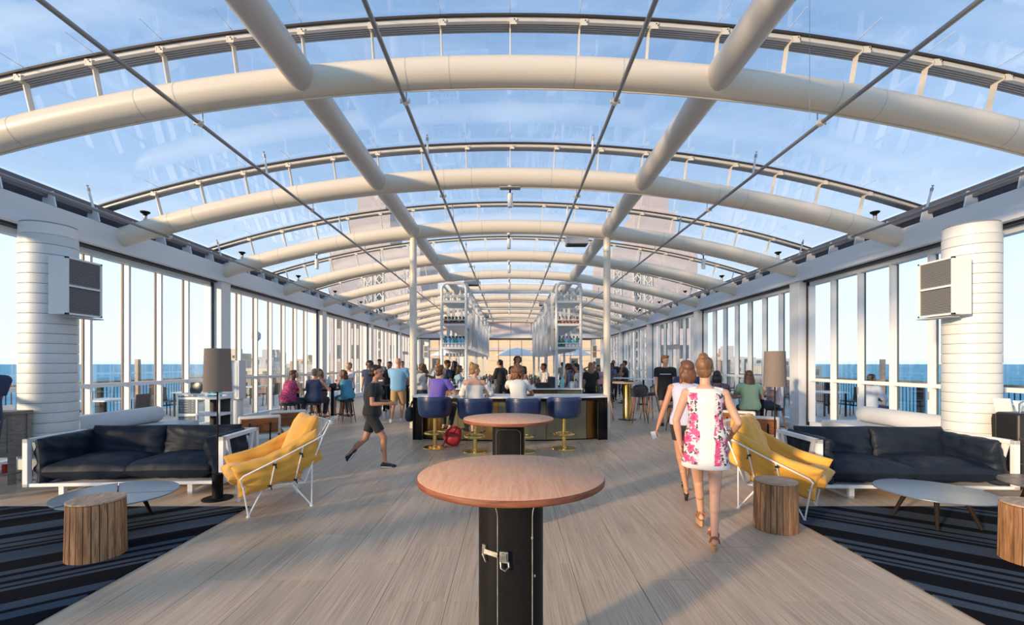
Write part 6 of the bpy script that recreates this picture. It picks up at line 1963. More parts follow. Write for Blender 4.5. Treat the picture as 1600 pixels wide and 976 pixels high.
        if hk in ('bun', 'lowbun'):
            bz, by = (0.066, -0.040) if hk == 'bun' else (-0.012, -0.066)
            h.ell(HC + HM @ Vector((0.0, by * H, bz * H)), (0.026 * H, 0.026 * H, 0.024 * H), HM, 12, 8)
            for k in range(10):
                a = k * 0.63
                h.ell(HC + HM @ Vector((0.017 * H * math.cos(a), (by - 0.004) * H, (bz + 0.017 * math.sin(a)) * H)), (0.011 * H,) * 3, None, 8, 6)
        if hk == 'pony':
            h.ell(HC + HM @ Vector((0, -0.062 * H, 0.022 * H)), (0.018 * H, 0.020 * H, 0.020 * H), HM, 10, 6)
            h.cap(hp((0, -0.068, 0.018)), hp((0, -0.078, -0.075)), 0.018 * H, 0.008 * H)
        o = h.build('hair' if hk != 'cap' else 'cap', hm, root)
        vox(o, max(v * (0.75 if 'curly' in hk else 0.9), 0.0065), 1 if 'curly' in hk else 2)
    # clothes
    tk, tm = top[0], top[1]
    infl = 0.013 if v < 0.012 else 0.018
    if tk != 'none':
        c = MB()
        t1 = {'tee': 0.297, 'sleeveless': 0.293, 'long': 0.299, 'offshoulder': 0.228, 'dress': 0.290, 'tank': 0.270}[tk]
        t0 = top[2] if len(top) > 2 else -0.01
        ts = [t0] + [q for q in (0.0, 0.04, 0.10, 0.15, 0.20, 0.245, 0.262, 0.275, 0.288) if t0 < q < t1] + [t1]
        loose = {'offshoulder': 0.022, 'tee': 0.010, 'long': 0.010, 'dress': 0.010}.get(tk, 0.004)
        c.loft([torso_ring(t, infl * (0.7 if t > 0.28 else 1) + loose * (1 if t < 0.2 else 0.3) + (0.004 * H if t < 0.12 and fem is False else 0)) for t in ts])
        if fem and tk != 'none':
            for s in (-1, 1):
                c.ell(centre(0.205) + side * s * 0.043 * H * build + fwd * 0.050 * H * build, (0.036 * H + infl,) * 3)
        for i, s in enumerate((-1, 1)):
            S, E, W = arms[i]
            if tk in ('tee', 'long'):
                c.cap(centre(0.262) + side * s * sh_w * 0.55, S, 0.037 * H * thick + infl * 0.7, 0.036 * H * thick + infl * 0.4)
                end = S + (E - S) * (top[3] if len(top) > 3 else 0.62) if tk == 'tee' else E
                c.tube([S, end], [0.034 * H * thick + infl * 0.7, 0.030 * H * thick + infl], 12)
                if tk == 'long':
                    c.cap(E - (E - S) * 0.05, E, 0.026 * H * thick + infl * 0.8, 0.026 * H * thick + infl * 0.7)
                    c.tube([E, E + (W - E) * 0.93], [0.025 * H * thick + infl * 0.8, 0.018 * H * thick + infl * 0.8], 12)
            elif tk == 'offshoulder':
                mid = S + (E - S) * 0.35
                c.cap(mid, S + (E - S) * 0.95, 0.038 * H, 0.036 * H)
                c.ell(S + (E - S) * 0.9, (0.045 * H,) * 3)
            elif tk in ('sleeveless', 'dress'):
                c.cap(centre(0.272) + side * s * sh_w * 0.5, centre(0.270) + side * s * sh_w * 0.80, 0.026 * H + infl * 0.6, 0.024 * H + infl * 0.4)
        if tk == 'dress':
            hem = top[4] if len(top) > 4 else 0.36                # hem height above the ground
            zh = hem
            rings = []
            for k in range(9):
                t = k / 8
                w, d = ringp(0.06 * (1 - t))
                z = (P.z + 0.06 * H) * (1 - t) + zh * t
                cen = Vector((P.x + (legs[0][1].x + legs[1][1].x) / 2 * 0.3 * t, P.y + (legs[0][1].y + legs[1][1].y) / 2 * 0.5 * t, z))
                ww = (w + 0.016 * t) * H * build + infl * 1.3; dd = (d + 0.020 * t) * H * build + infl * 1.5
                rings.append([cen + side * ww * math.cos(a) * (1 + 0.03 * t * math.sin(5 * a)) + Vector((0, 1, 0)) * dd * math.sin(a) * (1 + 0.03 * t * math.sin(4 * a + 1)) for a in [2 * PI * j / 28 for j in range(28)]])
            c.loft(rings)
        if tk == 'lapdress':
            pass
        o = c.build('dress' if tk == 'dress' else ('blouse' if tk == 'offshoulder' else 'shirt'), tm, root)
        vox(o, v, 3)
    bk, bm_ = bottom[0], bottom[1]
    if bk != 'none':
        c = MB()
        c.loft([torso_ring(t, infl * 0.75) for t in (-0.055, -0.03, 0.0, 0.03, 0.055)])
        for i, s in enumerate((-1, 1)):
            Hj, K, A = legs[i][:3]
            fr_ = {'shorts': 0.72, 'bermuda': 1.0, 'mini': 0.45, 'pants': 1.0, 'skirt': 0.7}[bk]
            fl = 1.08 if bk == 'shorts' else (1.22 if bk == 'bermuda' else 1.0)
            c.cap(Hj, Hj + (K - Hj) * 0.12, 0.052 * H * lt + infl * 0.7, 0.050 * H * lt + infl * 0.7)
            e2 = Hj + (K - Hj) * fr_
            re = (0.049 + (0.032 - 0.049) * fr_) * H * lt
            c.tube([Hj, e2], [0.050 * H * lt + infl, (re + infl * 1.1) * fl], 14)
            if bk == 'pants':
                c.cap(K, K + (A - K) * 0.02, 0.035 * H * lt + infl * 0.7, 0.034 * H * lt + infl * 0.7)
                c.tube([K, A - (A - K) * 0.06], [0.034 * H * lt + infl * 0.7, 0.024 * H * lt + infl * 0.8], 14)
        if bk == 'skirt':
            a0, a1 = legs[0][0] + (legs[0][1] - legs[0][0]) * 0.7, legs[1][0] + (legs[1][1] - legs[1][0]) * 0.7
            c.cap(a0, a1, 0.045 * H, 0.045 * H)
            c.cap(legs[0][0] + (legs[0][1] - legs[0][0]) * 0.35, legs[1][0] + (legs[1][1] - legs[1][0]) * 0.35, 0.055 * H, 0.055 * H)
        vox(c.build({'pants': 'trousers', 'skirt': 'skirt'}.get(bk, 'shorts'), bm_, root), v, 3)
    if not barefoot:
        for i, s in enumerate((-1, 1)):
            Hj, K, A, FM, heel, ball, toe = legs[i]
            c = MB()
            sk = shoes or 'sneaker'
            if sk == 'sneaker':
                c.cap(heel + FM @ Vector((0, 0, -0.002 * H)), ball + FM @ Vector((0, 0, -0.001 * H)), 0.021 * H, 0.0175 * H)
                c.cap(A + FM @ Vector((0, -0.004 * H, -0.008 * H)), ball, 0.0225 * H, 0.015 * H)
                c.ell(ball + FM @ Vector((0, 0.010 * H, 0.0)), (0.030 * H, 0.036 * H, 0.0155 * H), FM, 12, 6)
                o = c.build('shoe', shoe_m, root); vox(o, min(v, 0.010), 2)
                s_ = MB()
                pts = []
                for k in range(16):
                    a = 2 * PI * k / 16
                    pts.append((0.029 * H * math.cos(a), 0.030 * H + 0.066 * H * math.sin(a)))
                rr_ = [[A + FM @ Vector((px, py, z)) for px, py in pts] for z in (-0.0445 * H, -0.036 * H)]
                s_.loft(rr_).build('shoe_sole', mat('sole_white', (0.78, 0.78, 0.78), 0.6), root)
            elif sk == 'heel':
                c.cap(heel + FM @ Vector((0, 0, -0.004 * H)), ball + FM @ Vector((0, 0, -0.006 * H)), 0.0185 * H, 0.013 * H)
                c.ell(ball + FM @ Vector((0, 0.008 * H, 0.0)), (0.026 * H, 0.032 * H, 0.012 * H), FM, 12, 6)
                hh = heel + FM @ Vector((0, -0.006 * H, -0.012 * H))
                c.tube([hh, hh + (FM @ Vector((0, 0.004 * H, -0.05 * H)))], [0.015 * H, 0.011 * H], 10)
                vox(c.build('heeled_shoe', shoe_m, root), min(v, 0.007), 1)
            elif sk == 'wedge':
                pts = []
                for k in range(16):
                    a = 2 * PI * k / 16
                    pts.append((0.0245 * H * math.cos(a) * (1 if math.sin(a) > 0 else 0.8), 0.026 * H + 0.066 * H * math.sin(a)))
                up_ = [A + FM @ Vector((px, py, -0.040 * H + 0.0)) for px, py in pts]
                lo_ = [A + FM @ Vector((px * 0.96, py, -0.040 * H - (0.034 * H if py < 0.02 * H else 0.034 * H - 0.020 * H * min(1, (py - 0.02 * H) / (0.05 * H))))) for px, py in pts]
                MB().loft([lo_, up_]).build('wedge_sole', mat('cork_wedge', (0.42, 0.24, 0.13), 0.7), root, bevel=0.003)
                for (ya, za, w) in ((-0.020, -0.004, 0.023), (0.045, -0.012, 0.026)):
                    pts2 = [A + FM @ Vector((w * H * math.cos(t), ya * H, za * H - 0.026 * H + 0.040 * H * math.sin(t) * (1 if ya < 0 else 0.75))) for t in [PI * j / 10 for j in range(11)]]
                    MB().bar(pts2, 0.016, 0.004).build('sandal_strap', shoe_m, root)
                pts2 = [A + FM @ Vector((0.021 * H * math.cos(t), 0.006 * H - 0.026 * H * math.sin(t), -0.002 * H)) for t in [-0.6 + (PI + 1.2) * j / 12 for j in range(13)]]
                MB().tube(pts2, 0.005, 6).build('ankle_strap', shoe_m, root)
            elif sk == 'flat':
                c.cap(heel + FM @ Vector((0, 0, -0.006 * H)), ball + FM @ Vector((0, 0, -0.006 * H)), 0.0165 * H, 0.013 * H)
                c.ell(ball + FM @ Vector((0, 0.008 * H, -0.004 * H)), (0.027 * H, 0.034 * H, 0.011 * H), FM, 12, 6)
                vox(c.build('shoe', shoe_m, root), min(v, 0.010), 2)
    if extra: extra(root, dict(torso_ring=torso_ring, arms=arms, legs=legs, HC=HC, HM=HM, hp=hp, H=H, centre=centre, side=side, fwd=fwd, infl=infl))
    return root

BLK_T = cloth('black_tee', (0.012, 0.013, 0.016))
BLK_S = cloth('black_shorts', (0.014, 0.015, 0.020))
NVY_T = cloth('navy_cloth', (0.020, 0.038, 0.10))
WHT_T = cloth('white_cloth', (0.74, 0.71, 0.68), (0.66, 0.62, 0.58))
JEAN = cloth('dark_denim', (0.03, 0.045, 0.08))
SHOE_B = mat('shoe_black', (0.015, 0.015, 0.017), 0.5)
SHOE_W = mat('shoe_white', (0.75, 0.74, 0.72), 0.6)
SHOE_T = mat('shoe_tan', (0.25, 0.10, 0.055), 0.6)

def dots_mat(name, base, dot, scale, thr=0.28, rough=0.8):
    m = bpy.data.materials.new(name); m.use_nodes = True
    nt = m.node_tree; L = nt.links.new
    b = nt.nodes['Principled BSDF']; b.inputs['Roughness'].default_value = rough
    tc = nt.nodes.new('ShaderNodeTexCoord')
    vo = nt.nodes.new('ShaderNodeTexVoronoi'); vo.inputs['Scale'].default_value = scale; vo.inputs['Randomness'].default_value = 0.35
    L(tc.outputs['Object'], vo.inputs['Vector'])
    lt = nt.nodes.new('ShaderNodeMath'); lt.operation = 'LESS_THAN'; lt.inputs[1].default_value = thr
    L(vo.outputs['Distance'], lt.inputs[0])
    mx = nt.nodes.new('ShaderNodeMixRGB'); mx.inputs[1].default_value = (*base, 1); mx.inputs[2].default_value = (*dot, 1)
    L(lt.outputs[0], mx.inputs[0]); L(mx.outputs[0], b.inputs['Base Color'])
    return m

def floral_mat():
    m = bpy.data.materials.new('floral_dress'); m.use_nodes = True
    nt = m.node_tree; L = nt.links.new; N = nt.nodes.new
    b = nt.nodes['Principled BSDF']; b.inputs['Roughness'].default_value = 0.7
    tc = N('ShaderNodeTexCoord')
    sep = N('ShaderNodeSeparateXYZ'); L(tc.outputs['Object'], sep.inputs[0])
    ab = N('ShaderNodeMath'); ab.operation = 'ABSOLUTE'; L(sep.outputs['X'], ab.inputs[0])
    def math_(op, a, c=None, v=None):
        n = N('ShaderNodeMath'); n.operation = op
        L(a, n.inputs[0])
        if c is not None: L(c, n.inputs[1])
        if v is not None: n.inputs[1].default_value = v
        return n.outputs[0]
    wob = N('ShaderNodeTexNoise'); wob.inputs['Scale'].default_value = 7; wob.inputs['Detail'].default_value = 2
    L(tc.outputs['Object'], wob.inputs[0])
    wv = math_('MULTIPLY', wob.outputs[0], v=0.09)
    edge = math_('ADD', ab.outputs[0], wv)
    top_ok = math_('LESS_THAN', sep.outputs['Z'], v=1.345)
    bot_ok = math_('GREATER_THAN', sep.outputs['Z'], v=0.70)
    panel = math_('GREATER_THAN', edge, v=0.112)
    zone = math_('MULTIPLY', math_('MULTIPLY', panel, top_ok), bot_ok)
    # flowers: petals modulated by the angle inside each cell
    def flower(scale, thr, off, petals):
        mp = N('ShaderNodeMapping'); mp.inputs['Location'].default_value = off; L(tc.outputs['Object'], mp.inputs[0])
        vo = N('ShaderNodeTexVoronoi'); vo.inputs['Scale'].default_value = scale; vo.inputs['Randomness'].default_value = 0.9
        L(mp.outputs[0], vo.inputs['Vector'])
        df = N('ShaderNodeVectorMath'); df.operation = 'SUBTRACT'; L(mp.outputs[0], df.inputs[0]); L(vo.outputs['Position'], df.inputs[1])
        sp = N('ShaderNodeSeparateXYZ'); L(df.outputs[0], sp.inputs[0])
        at = N('ShaderNodeMath'); at.operation = 'ARCTAN2'; L(sp.outputs['X'], at.inputs[0]); L(sp.outputs['Z'], at.inputs[1])
        sn = math_('SINE', math_('MULTIPLY', at.outputs[0], v=petals))
        sn2 = math_('MULTIPLY', sn, v=0.10)
        dd = math_('ADD', vo.outputs['Distance'], sn2)
        return math_('LESS_THAN', dd, v=thr), vo
    leaf, _ = flower(26, 0.42, (3.1, 1.2, 0.3), 3)
    pink, vp = flower(12.5, 0.50, (0, 0, 0), 5)
    core, _ = flower(12.5, 0.20, (0, 0, 0), 5)
    pale, _ = flower(17, 0.44, (1.7, 0.4, 2.2), 5)
    def mix(f, a, bcol):
        n = N('ShaderNodeMixRGB'); L(f, n.inputs[0])
        if isinstance(a, tuple): n.inputs[1].default_value = a
        else: L(a, n.inputs[1])
        n.inputs[2].default_value = bcol
        return n.outputs[0]
    W = (0.70, 0.68, 0.66, 1)
    c = mix(math_('MULTIPLY', pale, zone), W, (0.66, 0.40, 0.52, 1))
    c = mix(math_('MULTIPLY', leaf, zone), c, (0.045, 0.05, 0.05, 1))
    c = mix(math_('MULTIPLY', pink, zone), c, (0.62, 0.08, 0.24, 1))
    c = mix(math_('MULTIPLY', core, zone), c, (0.42, 0.02, 0.12, 1))
    L(c, b.inputs['Base Color'])
    return m
FLORAL = floral_mat()

# --- the woman in the floral dress, walking away
def hangs(H, w=0.155, y=0.03, z=0.44):
    return [(-w * H, y * H, z * H), (w * H, y * H, z * H)]
H_ = 1.66
person(1.80, 4.22, -18, H_, 'woman walking away in a white sleeveless dress with pink flowers, hair in a loose bun', 'fair', ('bun', 'dkblonde'), ('dress', FLORAL, -0.02, 0, 0.66), ('none', None),
       pel=(0.0, 0.0, 0.90), lean=(0.0, 0.02), feet=[(-0.01, 0.32, 0.055, 0, 4), (0.045, -0.31, 0.060, -24, 0)],
       hands=[(-0.22, -0.03, 0.86), (0.25, 0.18, 0.95)], elb=[(-0.6, -0.8, 0), (0.35, -1, 0)], head=(-0.25, -0.05, 0), fem=True, shoes='wedge', shoe_m=SHOE_T, build=1.0)
# --- her companion
def napkin(root, d):
    S, E, W = d['arms'][0]
    dr = (W - E).normalized()
    m = MB()
    c = W + dr * 0.11
    m.add([c + Vector((-0.06, 0.0, 0.03)), c + Vector((0.03, 0.03, 0.04)), c + Vector((0.05, 0.0, -0.02)), c + Vector((-0.03, -0.02, -0.06)), c + Vector((-0.06, 0.004, 0.03)), c + Vector((0.03, 0.034, 0.04)), c + Vector((0.05, 0.004, -0.02)), c + Vector((-0.03, -0.016, -0.06))], [(0, 1, 2, 3), (7, 6, 5, 4), (0, 4, 5, 1), (1, 5, 6, 2), (2, 6, 7, 3), (3, 7, 4, 0)])
    o = m.build('napkin', WHITE, None)
    o.matrix_world = Matrix.Translation(root.location) @ Matrix.Rotation(root.rotation_euler.z, 4, 'Z')
    tag(o, 'crumpled white napkin held by the woman with swinging brown hair', 'napkin')
person(2.12, 5.55, -16, 1.64, 'woman with swinging brown hair walking away in a pale top and black shorts', 'tan', ('mid', 'auburn'), ('sleeveless', cloth('lavender_top', (0.48, 0.50, 0.66))), ('mini', BLK_S),
       pel=(0.0, 0.0, 0.885), lean=(0.01, 0.02), feet=[(0.0, -0.18, 0.075, -20, 2), (0.03, 0.30, 0.045, 4, 0)],
       hands=[(-0.31, 0.08, 0.82), (0.25, 0.0, 0.84)], elb=[(-0.3, -1, 0), (0.9, -0.4, 0)], head=(0.5, -0.15, 0.12), fem=True, shoes='heel', shoe_m=SHOE_B, extra=napkin)
person(3.34, 8.6, -20, 1.66, 'person in a royal blue tee standing just behind the two walking women', 'tan', ('short', 'dark'), ('tee', NVY_T), ('shorts', BLK_S), hands=[(-0.2, 0.22, 0.98), (0.2, 0.22, 0.98)], shoe_m=SHOE_B, shoes='flat')
# --- runner on the left
person(-2.17, 7.20, -88, 1.64, 'person in black tee and shorts striding to the right, dark hair tied up', 'tan', ('lowbun', 'dark'), ('tee', BLK_T, -0.02), ('shorts', BLK_S),
       pel=(0.0, 0.0, 0.83), lean=(0.0, 0.05), feet=[(-0.03, -0.40, 0.085, -52, 0), (0.05, 0.21, 0.0, 2, 0)],
       hands=[(-0.20, 0.16, 1.00), (0.20, 0.30, 1.00)], elb=[(-0.3, -1, -0.2), (0.3, -1, -0.5)], head=(-0.05, -0.08, 0), fem=True, shoes='sneaker', shoe_m=SHOE_B)
# --- man in black tee, right
def stripe(root, d):
    H = d['H']; ring = d['torso_ring']
    m = MB()
    rings = []
    for t in (0.196, 0.208):
        r1 = ring(t, d['infl'] + 0.022, 40)
        rings.append([r1[k] for k in range(6, 15)])
    m.loft(rings, cap=False, closed=False)
    o = m.build('chest_stripe', mat('print_white', (0.75, 0.75, 0.78), 0.7), root)
    sd = o.modifiers.new('thick', 'SOLIDIFY'); sd.thickness = 0.003
person(4.10, 12.1, 165, 1.84, 'young man in a black tee with a white chest stripe walking this way', 'fair', ('tuft', 'ginger'), ('tee', BLK_T, -0.03), ('shorts', BLK_S),
       pel=(0, 0, 0.965), feet=[(-0.10, -0.30, 0.06, -30, 0), (0.07, 0.12, 0.0, 0, -5)], hands=[(-0.24, 0.14, 0.86), (0.23, 0.10, 0.86)], head=(0.75, 0.1, 0), shoe_m=SHOE_B, extra=stripe)
# --- man in the light blue tee, back view
person(-3.12, 12.75, -6, 1.80, 'balding man in a light blue tee and khaki shorts seen from behind', 'pink', ('bald', 'brown'), ('tee', cloth('sky_tee', (0.20, 0.42, 0.66), (0.17, 0.37, 0.60)), -0.045), ('bermuda', cloth('khaki_cloth', (0.42, 0.27, 0.12))),
       pel=(0, 0, 0.935), build=1.13, feet=[(-0.12, -0.20, 0.0, -12, 22), (0.07, 0.05, 0.0, 0, -8)], hands=[(-0.14, 0.40, 1.10), (0.24, 0.34, 1.08)], head=(0.05, -0.12, 0), shoe_m=SHOE_W)
# --- three women at the island
def sit(x, y, face, H, label, skin, hair, top, bottom, seat, foot=0.28, lean=(0, 0.05), hands=None, head=(0, 0, 0), fem=True, build=1.0, shoes='flat', shoe_m=SHOE_B, reach=0.40, spread=0.09, hz=None, elb=None, **kw):
    hz = hz if hz is not None else seat + 0.28
    hands = hands or [(-0.12, 0.36, hz), (0.12, 0.36, hz)]
    return person(x, y, face, H, label, skin, hair, top, bottom, pel=(0, 0, seat + 0.085), lean=lean, feet=[(-spread, reach, foot, 0, 6), (spread, reach - 0.04, foot, 0, -6)], hands=hands, head=head, fem=fem, build=build, shoes=shoes, shoe_m=shoe_m,
                  kneep=[(-0.15, 1, 0.6), (0.15, 1, 0.6)], elb=elb or [(-0.7, -0.4, -0.6), (0.7, -0.4, -0.6)], **kw)
def phone(root, d):
    S, E, W = d['arms'][1]
    dr = (W - E).normalized()
    o = MB().box((0, 0, 0), (0.07, 0.009, 0.14), rotm(-0.7, 0.2, 0)).build('phone', BLACKP, None, bevel=0.003)
    o.matrix_world = Matrix.Translation(root.location) @ Matrix.Rotation(root.rotation_euler.z, 4, 'Z') @ Matrix.Translation(W + dr * 0.11 + Vector((-0.02, 0, 0.03)))
    tag(o, 'dark phone held by the woman in purple', 'phone')
PURP = cloth('purple_tee', (0.115, 0.085, 0.42), (0.20, 0.12, 0.46), 4, 0.7)
sit(-1.42, 8.82, -28, 1.68, 'woman in a purple tee with auburn hair pinned up looking at her phone', 'fair', ('lowbun', 'auburn'), ('tee', PURP, -0.03), ('pants', BLK_S), 0.742, 0.30, lean=(0.0, 0.13), hands=[(-0.10, 0.40, 1.0), (0.16, 0.40, 1.07)], head=(-0.25, -0.45, 0.0), reach=0.36, extra=phone, build=1.1)
sit(-0.66, 8.42, -6, 1.68, 'woman in a white off-shoulder blouse with a strawberry blonde bun looking right', 'fair', ('bun', 'blonde'), ('offshoulder', WHT_T, -0.03), ('mini', JEAN), 0.742, 0.30, lean=(0.0, 0.05), hands=[(-0.14, 0.38, 1.0), (0.20, 0.38, 1.0)], head=(-0.95, -0.02, 0.05), reach=0.34)
sit(0.16, 8.44, 4, 1.66, 'woman with curly copper hair in a white tee resting her cheek on her hand', 'tan', ('bigcurly', 'copper'), ('tee', WHT_T, -0.01), ('mini', JEAN), 0.742, 0.30, lean=(-0.02, 0.11), hands=[(-0.13, 0.26, 1.36), (0.18, 0.40, 1.0)], head=(0.15, -0.12, 0.0), reach=0.34, elb=[(-0.25, 0.9, -1), (0.7, -0.4, -0.6)])
# --- the group at the left windows
MAG = dots_mat('dotted_magenta', (0.28, 0.012, 0.10), (0.62, 0.25, 0.38), 38, 0.30)
AQUA = dots_mat('aqua_print', (0.05, 0.35, 0.48), (0.10, 0.16, 0.30), 30, 0.45)
sit(-5.56, 11.45, -22, 1.66, 'woman with long brown hair in a dotted magenta sleeveless top seated from behind', 'fair', ('long', 'brown'), ('sleeveless', MAG, -0.05), ('pants', JEAN), 0.622, 0.2, lean=(0.03, 0.14), head=(-0.4, -0.3, 0), build=1.30)
sit(-5.03, 11.72, -8, 1.68, 'person with short grey-brown hair in a navy sleeveless top seated from behind', 'pink', ('short', 'grey'), ('sleeveless', NVY_T, -0.05), ('pants', BLK_S), 0.622, 0.2, lean=(0.0, 0.06), build=1.28, head=(-0.1, -0.1, 0), hands=[(-0.2, 0.40, 0.95), (0.24, 0.38, 0.95)])
sit(-4.47, 12.62, 62, 1.66, 'woman with tousled brown hair in an aqua patterned dress leaning on the left table', 'pink', ('wavy', 'auburn'), ('tank', AQUA, -0.05), ('skirt', AQUA), 0.622, 0.18, lean=(0.0, 0.17), build=1.18, hands=[(-0.14, 0.34, 1.02), (0.12, 0.34, 1.25)], head=(0.15, -0.15, 0))
sit(-5.55, 13.45, 178, 1.64, 'smiling woman with wavy reddish hair facing the camera at the left table', 'fair', ('wavy', 'ginger'), ('tank', cloth('brown_top', (0.20, 0.10, 0.07))), ('skirt', JEAN), 0.622, 0.2, lean=(0.0, 0.09), head=(0.05, -0.05, 0))
person(-4.95, 14.1, 150, 1.66, 'woman in white hidden behind the left group', 'fair', ('short', 'blonde'), ('tee', WHT_T), ('pants', JEAN), fem=True, shoe_m=SHOE_B, shoes='flat', hands=[(-0.1, 0.3, 1.2), (0.2, 0.3, 1.1)])
sit(-3.05, 14.8, 24, 1.72, 'man in a grey tee seated at the white topped table beyond the man in blue', 'pink', ('short', 'ginger'), ('tee', cloth('grey_tee', (0.30, 0.30, 0.30))), ('pants', JEAN), 0.70, 0.25, lean=(0, 0.08), fem=False)
person(-4.6, 15.0, 170, 1.72, 'dark haired person standing behind the runner, nearer of two', 'tan', ('curly', 'dark'), ('tee', NVY_T), ('pants', JEAN), shoe_m=SHOE_B, shoes='flat')
person(-4.05, 15.4, 160, 1.70, 'dark haired person standing behind the runner, farther of two', 'tan', ('short', 'dark'), ('tee', BLK_T), ('pants', JEAN), shoe_m=SHOE_B, shoes='flat')
person(-5.25, 18.4, 175, 1.82, 'man in a dark cap standing far behind the left group', 'tan', ('cap', 'dark'), ('tee', cloth('slate_tee', (0.12, 0.13, 0.15))), ('pants', JEAN), shoe_m=SHOE_B, shoes='flat')
person(-4.75, 20.2, 185, 1.74, 'man in a white shirt standing far beyond the man in the blue tee', 'tan', ('short', 'dark'), ('tee', WHT_T), ('pants', BLK_S), shoe_m=SHOE_B, shoes='flat')
person(-3.5, 16.9, 190, 1.66, 'woman in pale grey at the far side of the white topped table', 'fair', ('mid', 'brown'), ('tee', cloth('pale_grey_tee', (0.45, 0.45, 0.46))), ('pants', JEAN), fem=True, shoe_m=SHOE_B, shoes='flat')
# --- right window group
sit(4.98, 9.5, -16, 1.66, 'woman with very long straight brown hair in a sage green tee seated from behind', 'pink', ('long', 'brown'), ('tee', cloth('sage_tee', (0.20, 0.33, 0.24), (0.24, 0.38, 0.27)), -0.04), ('pants', BLK_S), 0.622, 0.2, lean=(0.0, 0.09), build=1.12, head=(0.1, -0.1, 0))
PRT = dots_mat('dark_blossom_print', (0.05, 0.03, 0.05), (0.55, 0.30, 0.33), 42, 0.36)
sit(4.36, 9.65, -28, 1.64, 'woman with black hair in a dark blossom print dress seated from behind', 'tan', ('mid', 'dark'), ('tee', PRT, -0.05, 0.5), ('skirt', PRT), 0.622, 0.2, lean=(0.0, 0.07), build=1.15, head=(-0.1, -0.1, 0))
CHK = dots_mat('pink_check', (0.62, 0.52, 0.52), (0.45, 0.28, 0.32), 60, 0.45)
sit(5.98, 10.35, 80, 1.74, 'man in a pale check shirt half hidden behind the right floor lamp', 'pink', ('short', 'dark'), ('tee', CHK, -0.04), ('pants', JEAN), 0.622, 0.2, lean=(0, 0.06), fem=False, head=(0.3, -0.05, 0))
sit(4.7, 11.25, 170, 1.70, 'dark haired man facing this way beyond the right window table', 'tan', ('short', 'dark'), ('tee', cloth('plum_tee', (0.10, 0.05, 0.09))), ('pants', JEAN), 0.622, 0.2, lean=(0, 0.04), fem=False)
wood_stool(4.7, 11.25, 'round padded wooden stool under the dark haired man beyond the right window table')
# --- bartenders
person(-0.30, 16.0, 52, 1.78, 'bartender in black with dark hair working in profile behind the bar', 'tan', ('short', 'dark'), ('long', BLK_T), ('pants', BLK_S), lean=(0, 0.06), hands=[(-0.10, 0.38, 1.15), (0.10, 0.38, 1.15)], head=(0.1, -0.45, 0), shoe_m=SHOE_B)
person(0.24, 14.5, 176, 1.86, 'bartender with big curly brown hair and a black tee facing the island', 'tan', ('curly', 'auburn'), ('tee', BLK_T), ('pants', BLK_S), hands=[(-0.16, 0.28, 1.0), (0.16, 0.28, 1.0)], head=(0.1, -0.3, 0), shoe_m=SHOE_B)
person(0.02, 11.9, 185, 1.50, 'bartender in black stooping between the two counters', 'tan', ('short', 'dark'), ('tee', BLK_T), ('pants', BLK_S), pel=(0, -0.1, 0.74), lean=(0, 0.30), hands=[(-0.12, 0.42, 0.78), (0.12, 0.42, 0.78)], head=(0, -0.8, 0), shoe_m=SHOE_B, eyes=False)
# --- patrons around the bar
person(-2.62, 13.6, -30, 1.62, 'dark skinned woman in a pale grey top leaning on the bar at its left end', 'brown', ('curly', 'dkblonde'), ('sleeveless', cloth('pale_tank', (0.55, 0.55, 0.55))), ('pants', JEAN), fem=True, hands=[(-0.24, 0.05, 0.82), (0.2, 0.35, 1.3)], shoe_m=SHOE_B, shoes='flat')
def green_bag(root, d):
    pass
person(-1.93, 14.0, -60, 1.74, 'man with a dark cap, sunglasses and beard standing at the left bar post', 'brown', ('cap', 'dark'), ('tee', NVY_T), ('pants', cloth('lime_cloth', (0.09, 0.45, 0.07))), shoe_m=SHOE_B, shoes='flat')
person(-1.74, 14.35, -50, 1.70, 'woman with long dark hair in black behind the man in the cap', 'tan', ('long', 'dark'), ('tee', BLK_T), ('pants', BLK_S), fem=True, shoe_m=SHOE_B, shoes='flat')
person(-1.60, 13.72, -70, 1.58, 'woman with long brown hair in a light blue tee at the left counter', 'tan', ('long', 'brown'), ('tee', cloth('powder_tee', (0.30, 0.46, 0.58))), ('pants', JEAN), fem=True, lean=(0, 0.07), shoe_m=SHOE_B, shoes='flat')
person(-0.36, 19.2, 175, 1.66, 'dark haired person in black facing this way inside the left of the bar', 'tan', ('short', 'dark'), ('tee', BLK_T), ('pants', BLK_S), shoe_m=SHOE_B, shoes='flat')
person(1.10, 14.2, 110, 1.64, 'person with short dark hair in a white and black striped shirt at the till', 'brown', ('short', 'dark'), ('tee', dots_mat('white_black_print', (0.65, 0.64, 0.62), (0.03, 0.03, 0.03), 22, 0.3)), ('pants', BLK_S), lean=(0, 0.05), shoe_m=SHOE_B, shoes='flat')
person(1.82, 14.3, 60, 1.62, 'woman with dark curls in a blue top at the right counter', 'brown', ('curly', 'dark'), ('sleeveless', cloth('blue_top', (0.06, 0.14, 0.30))), ('pants', JEAN), fem=True, shoe_m=SHOE_B, shoes='flat')
person(2.10, 14.25, 75, 1.60, 'man in a white shirt with rolled sleeves at the right counter', 'tan', ('short', 'dark'), ('tee', WHT_T), ('pants', cloth('olive_pants', (0.13, 0.11, 0.07))), shoe_m=SHOE_B, shoes='flat')
person(2.48, 14.0, -10, 1.66, 'woman with a long blonde ponytail in black seen from behind at the right counter', 'fair', ('long', 'blonde'), ('tee', BLK_T), ('pants', BLK_S), fem=True, shoe_m=SHOE_B, shoes='flat', build=1.1)
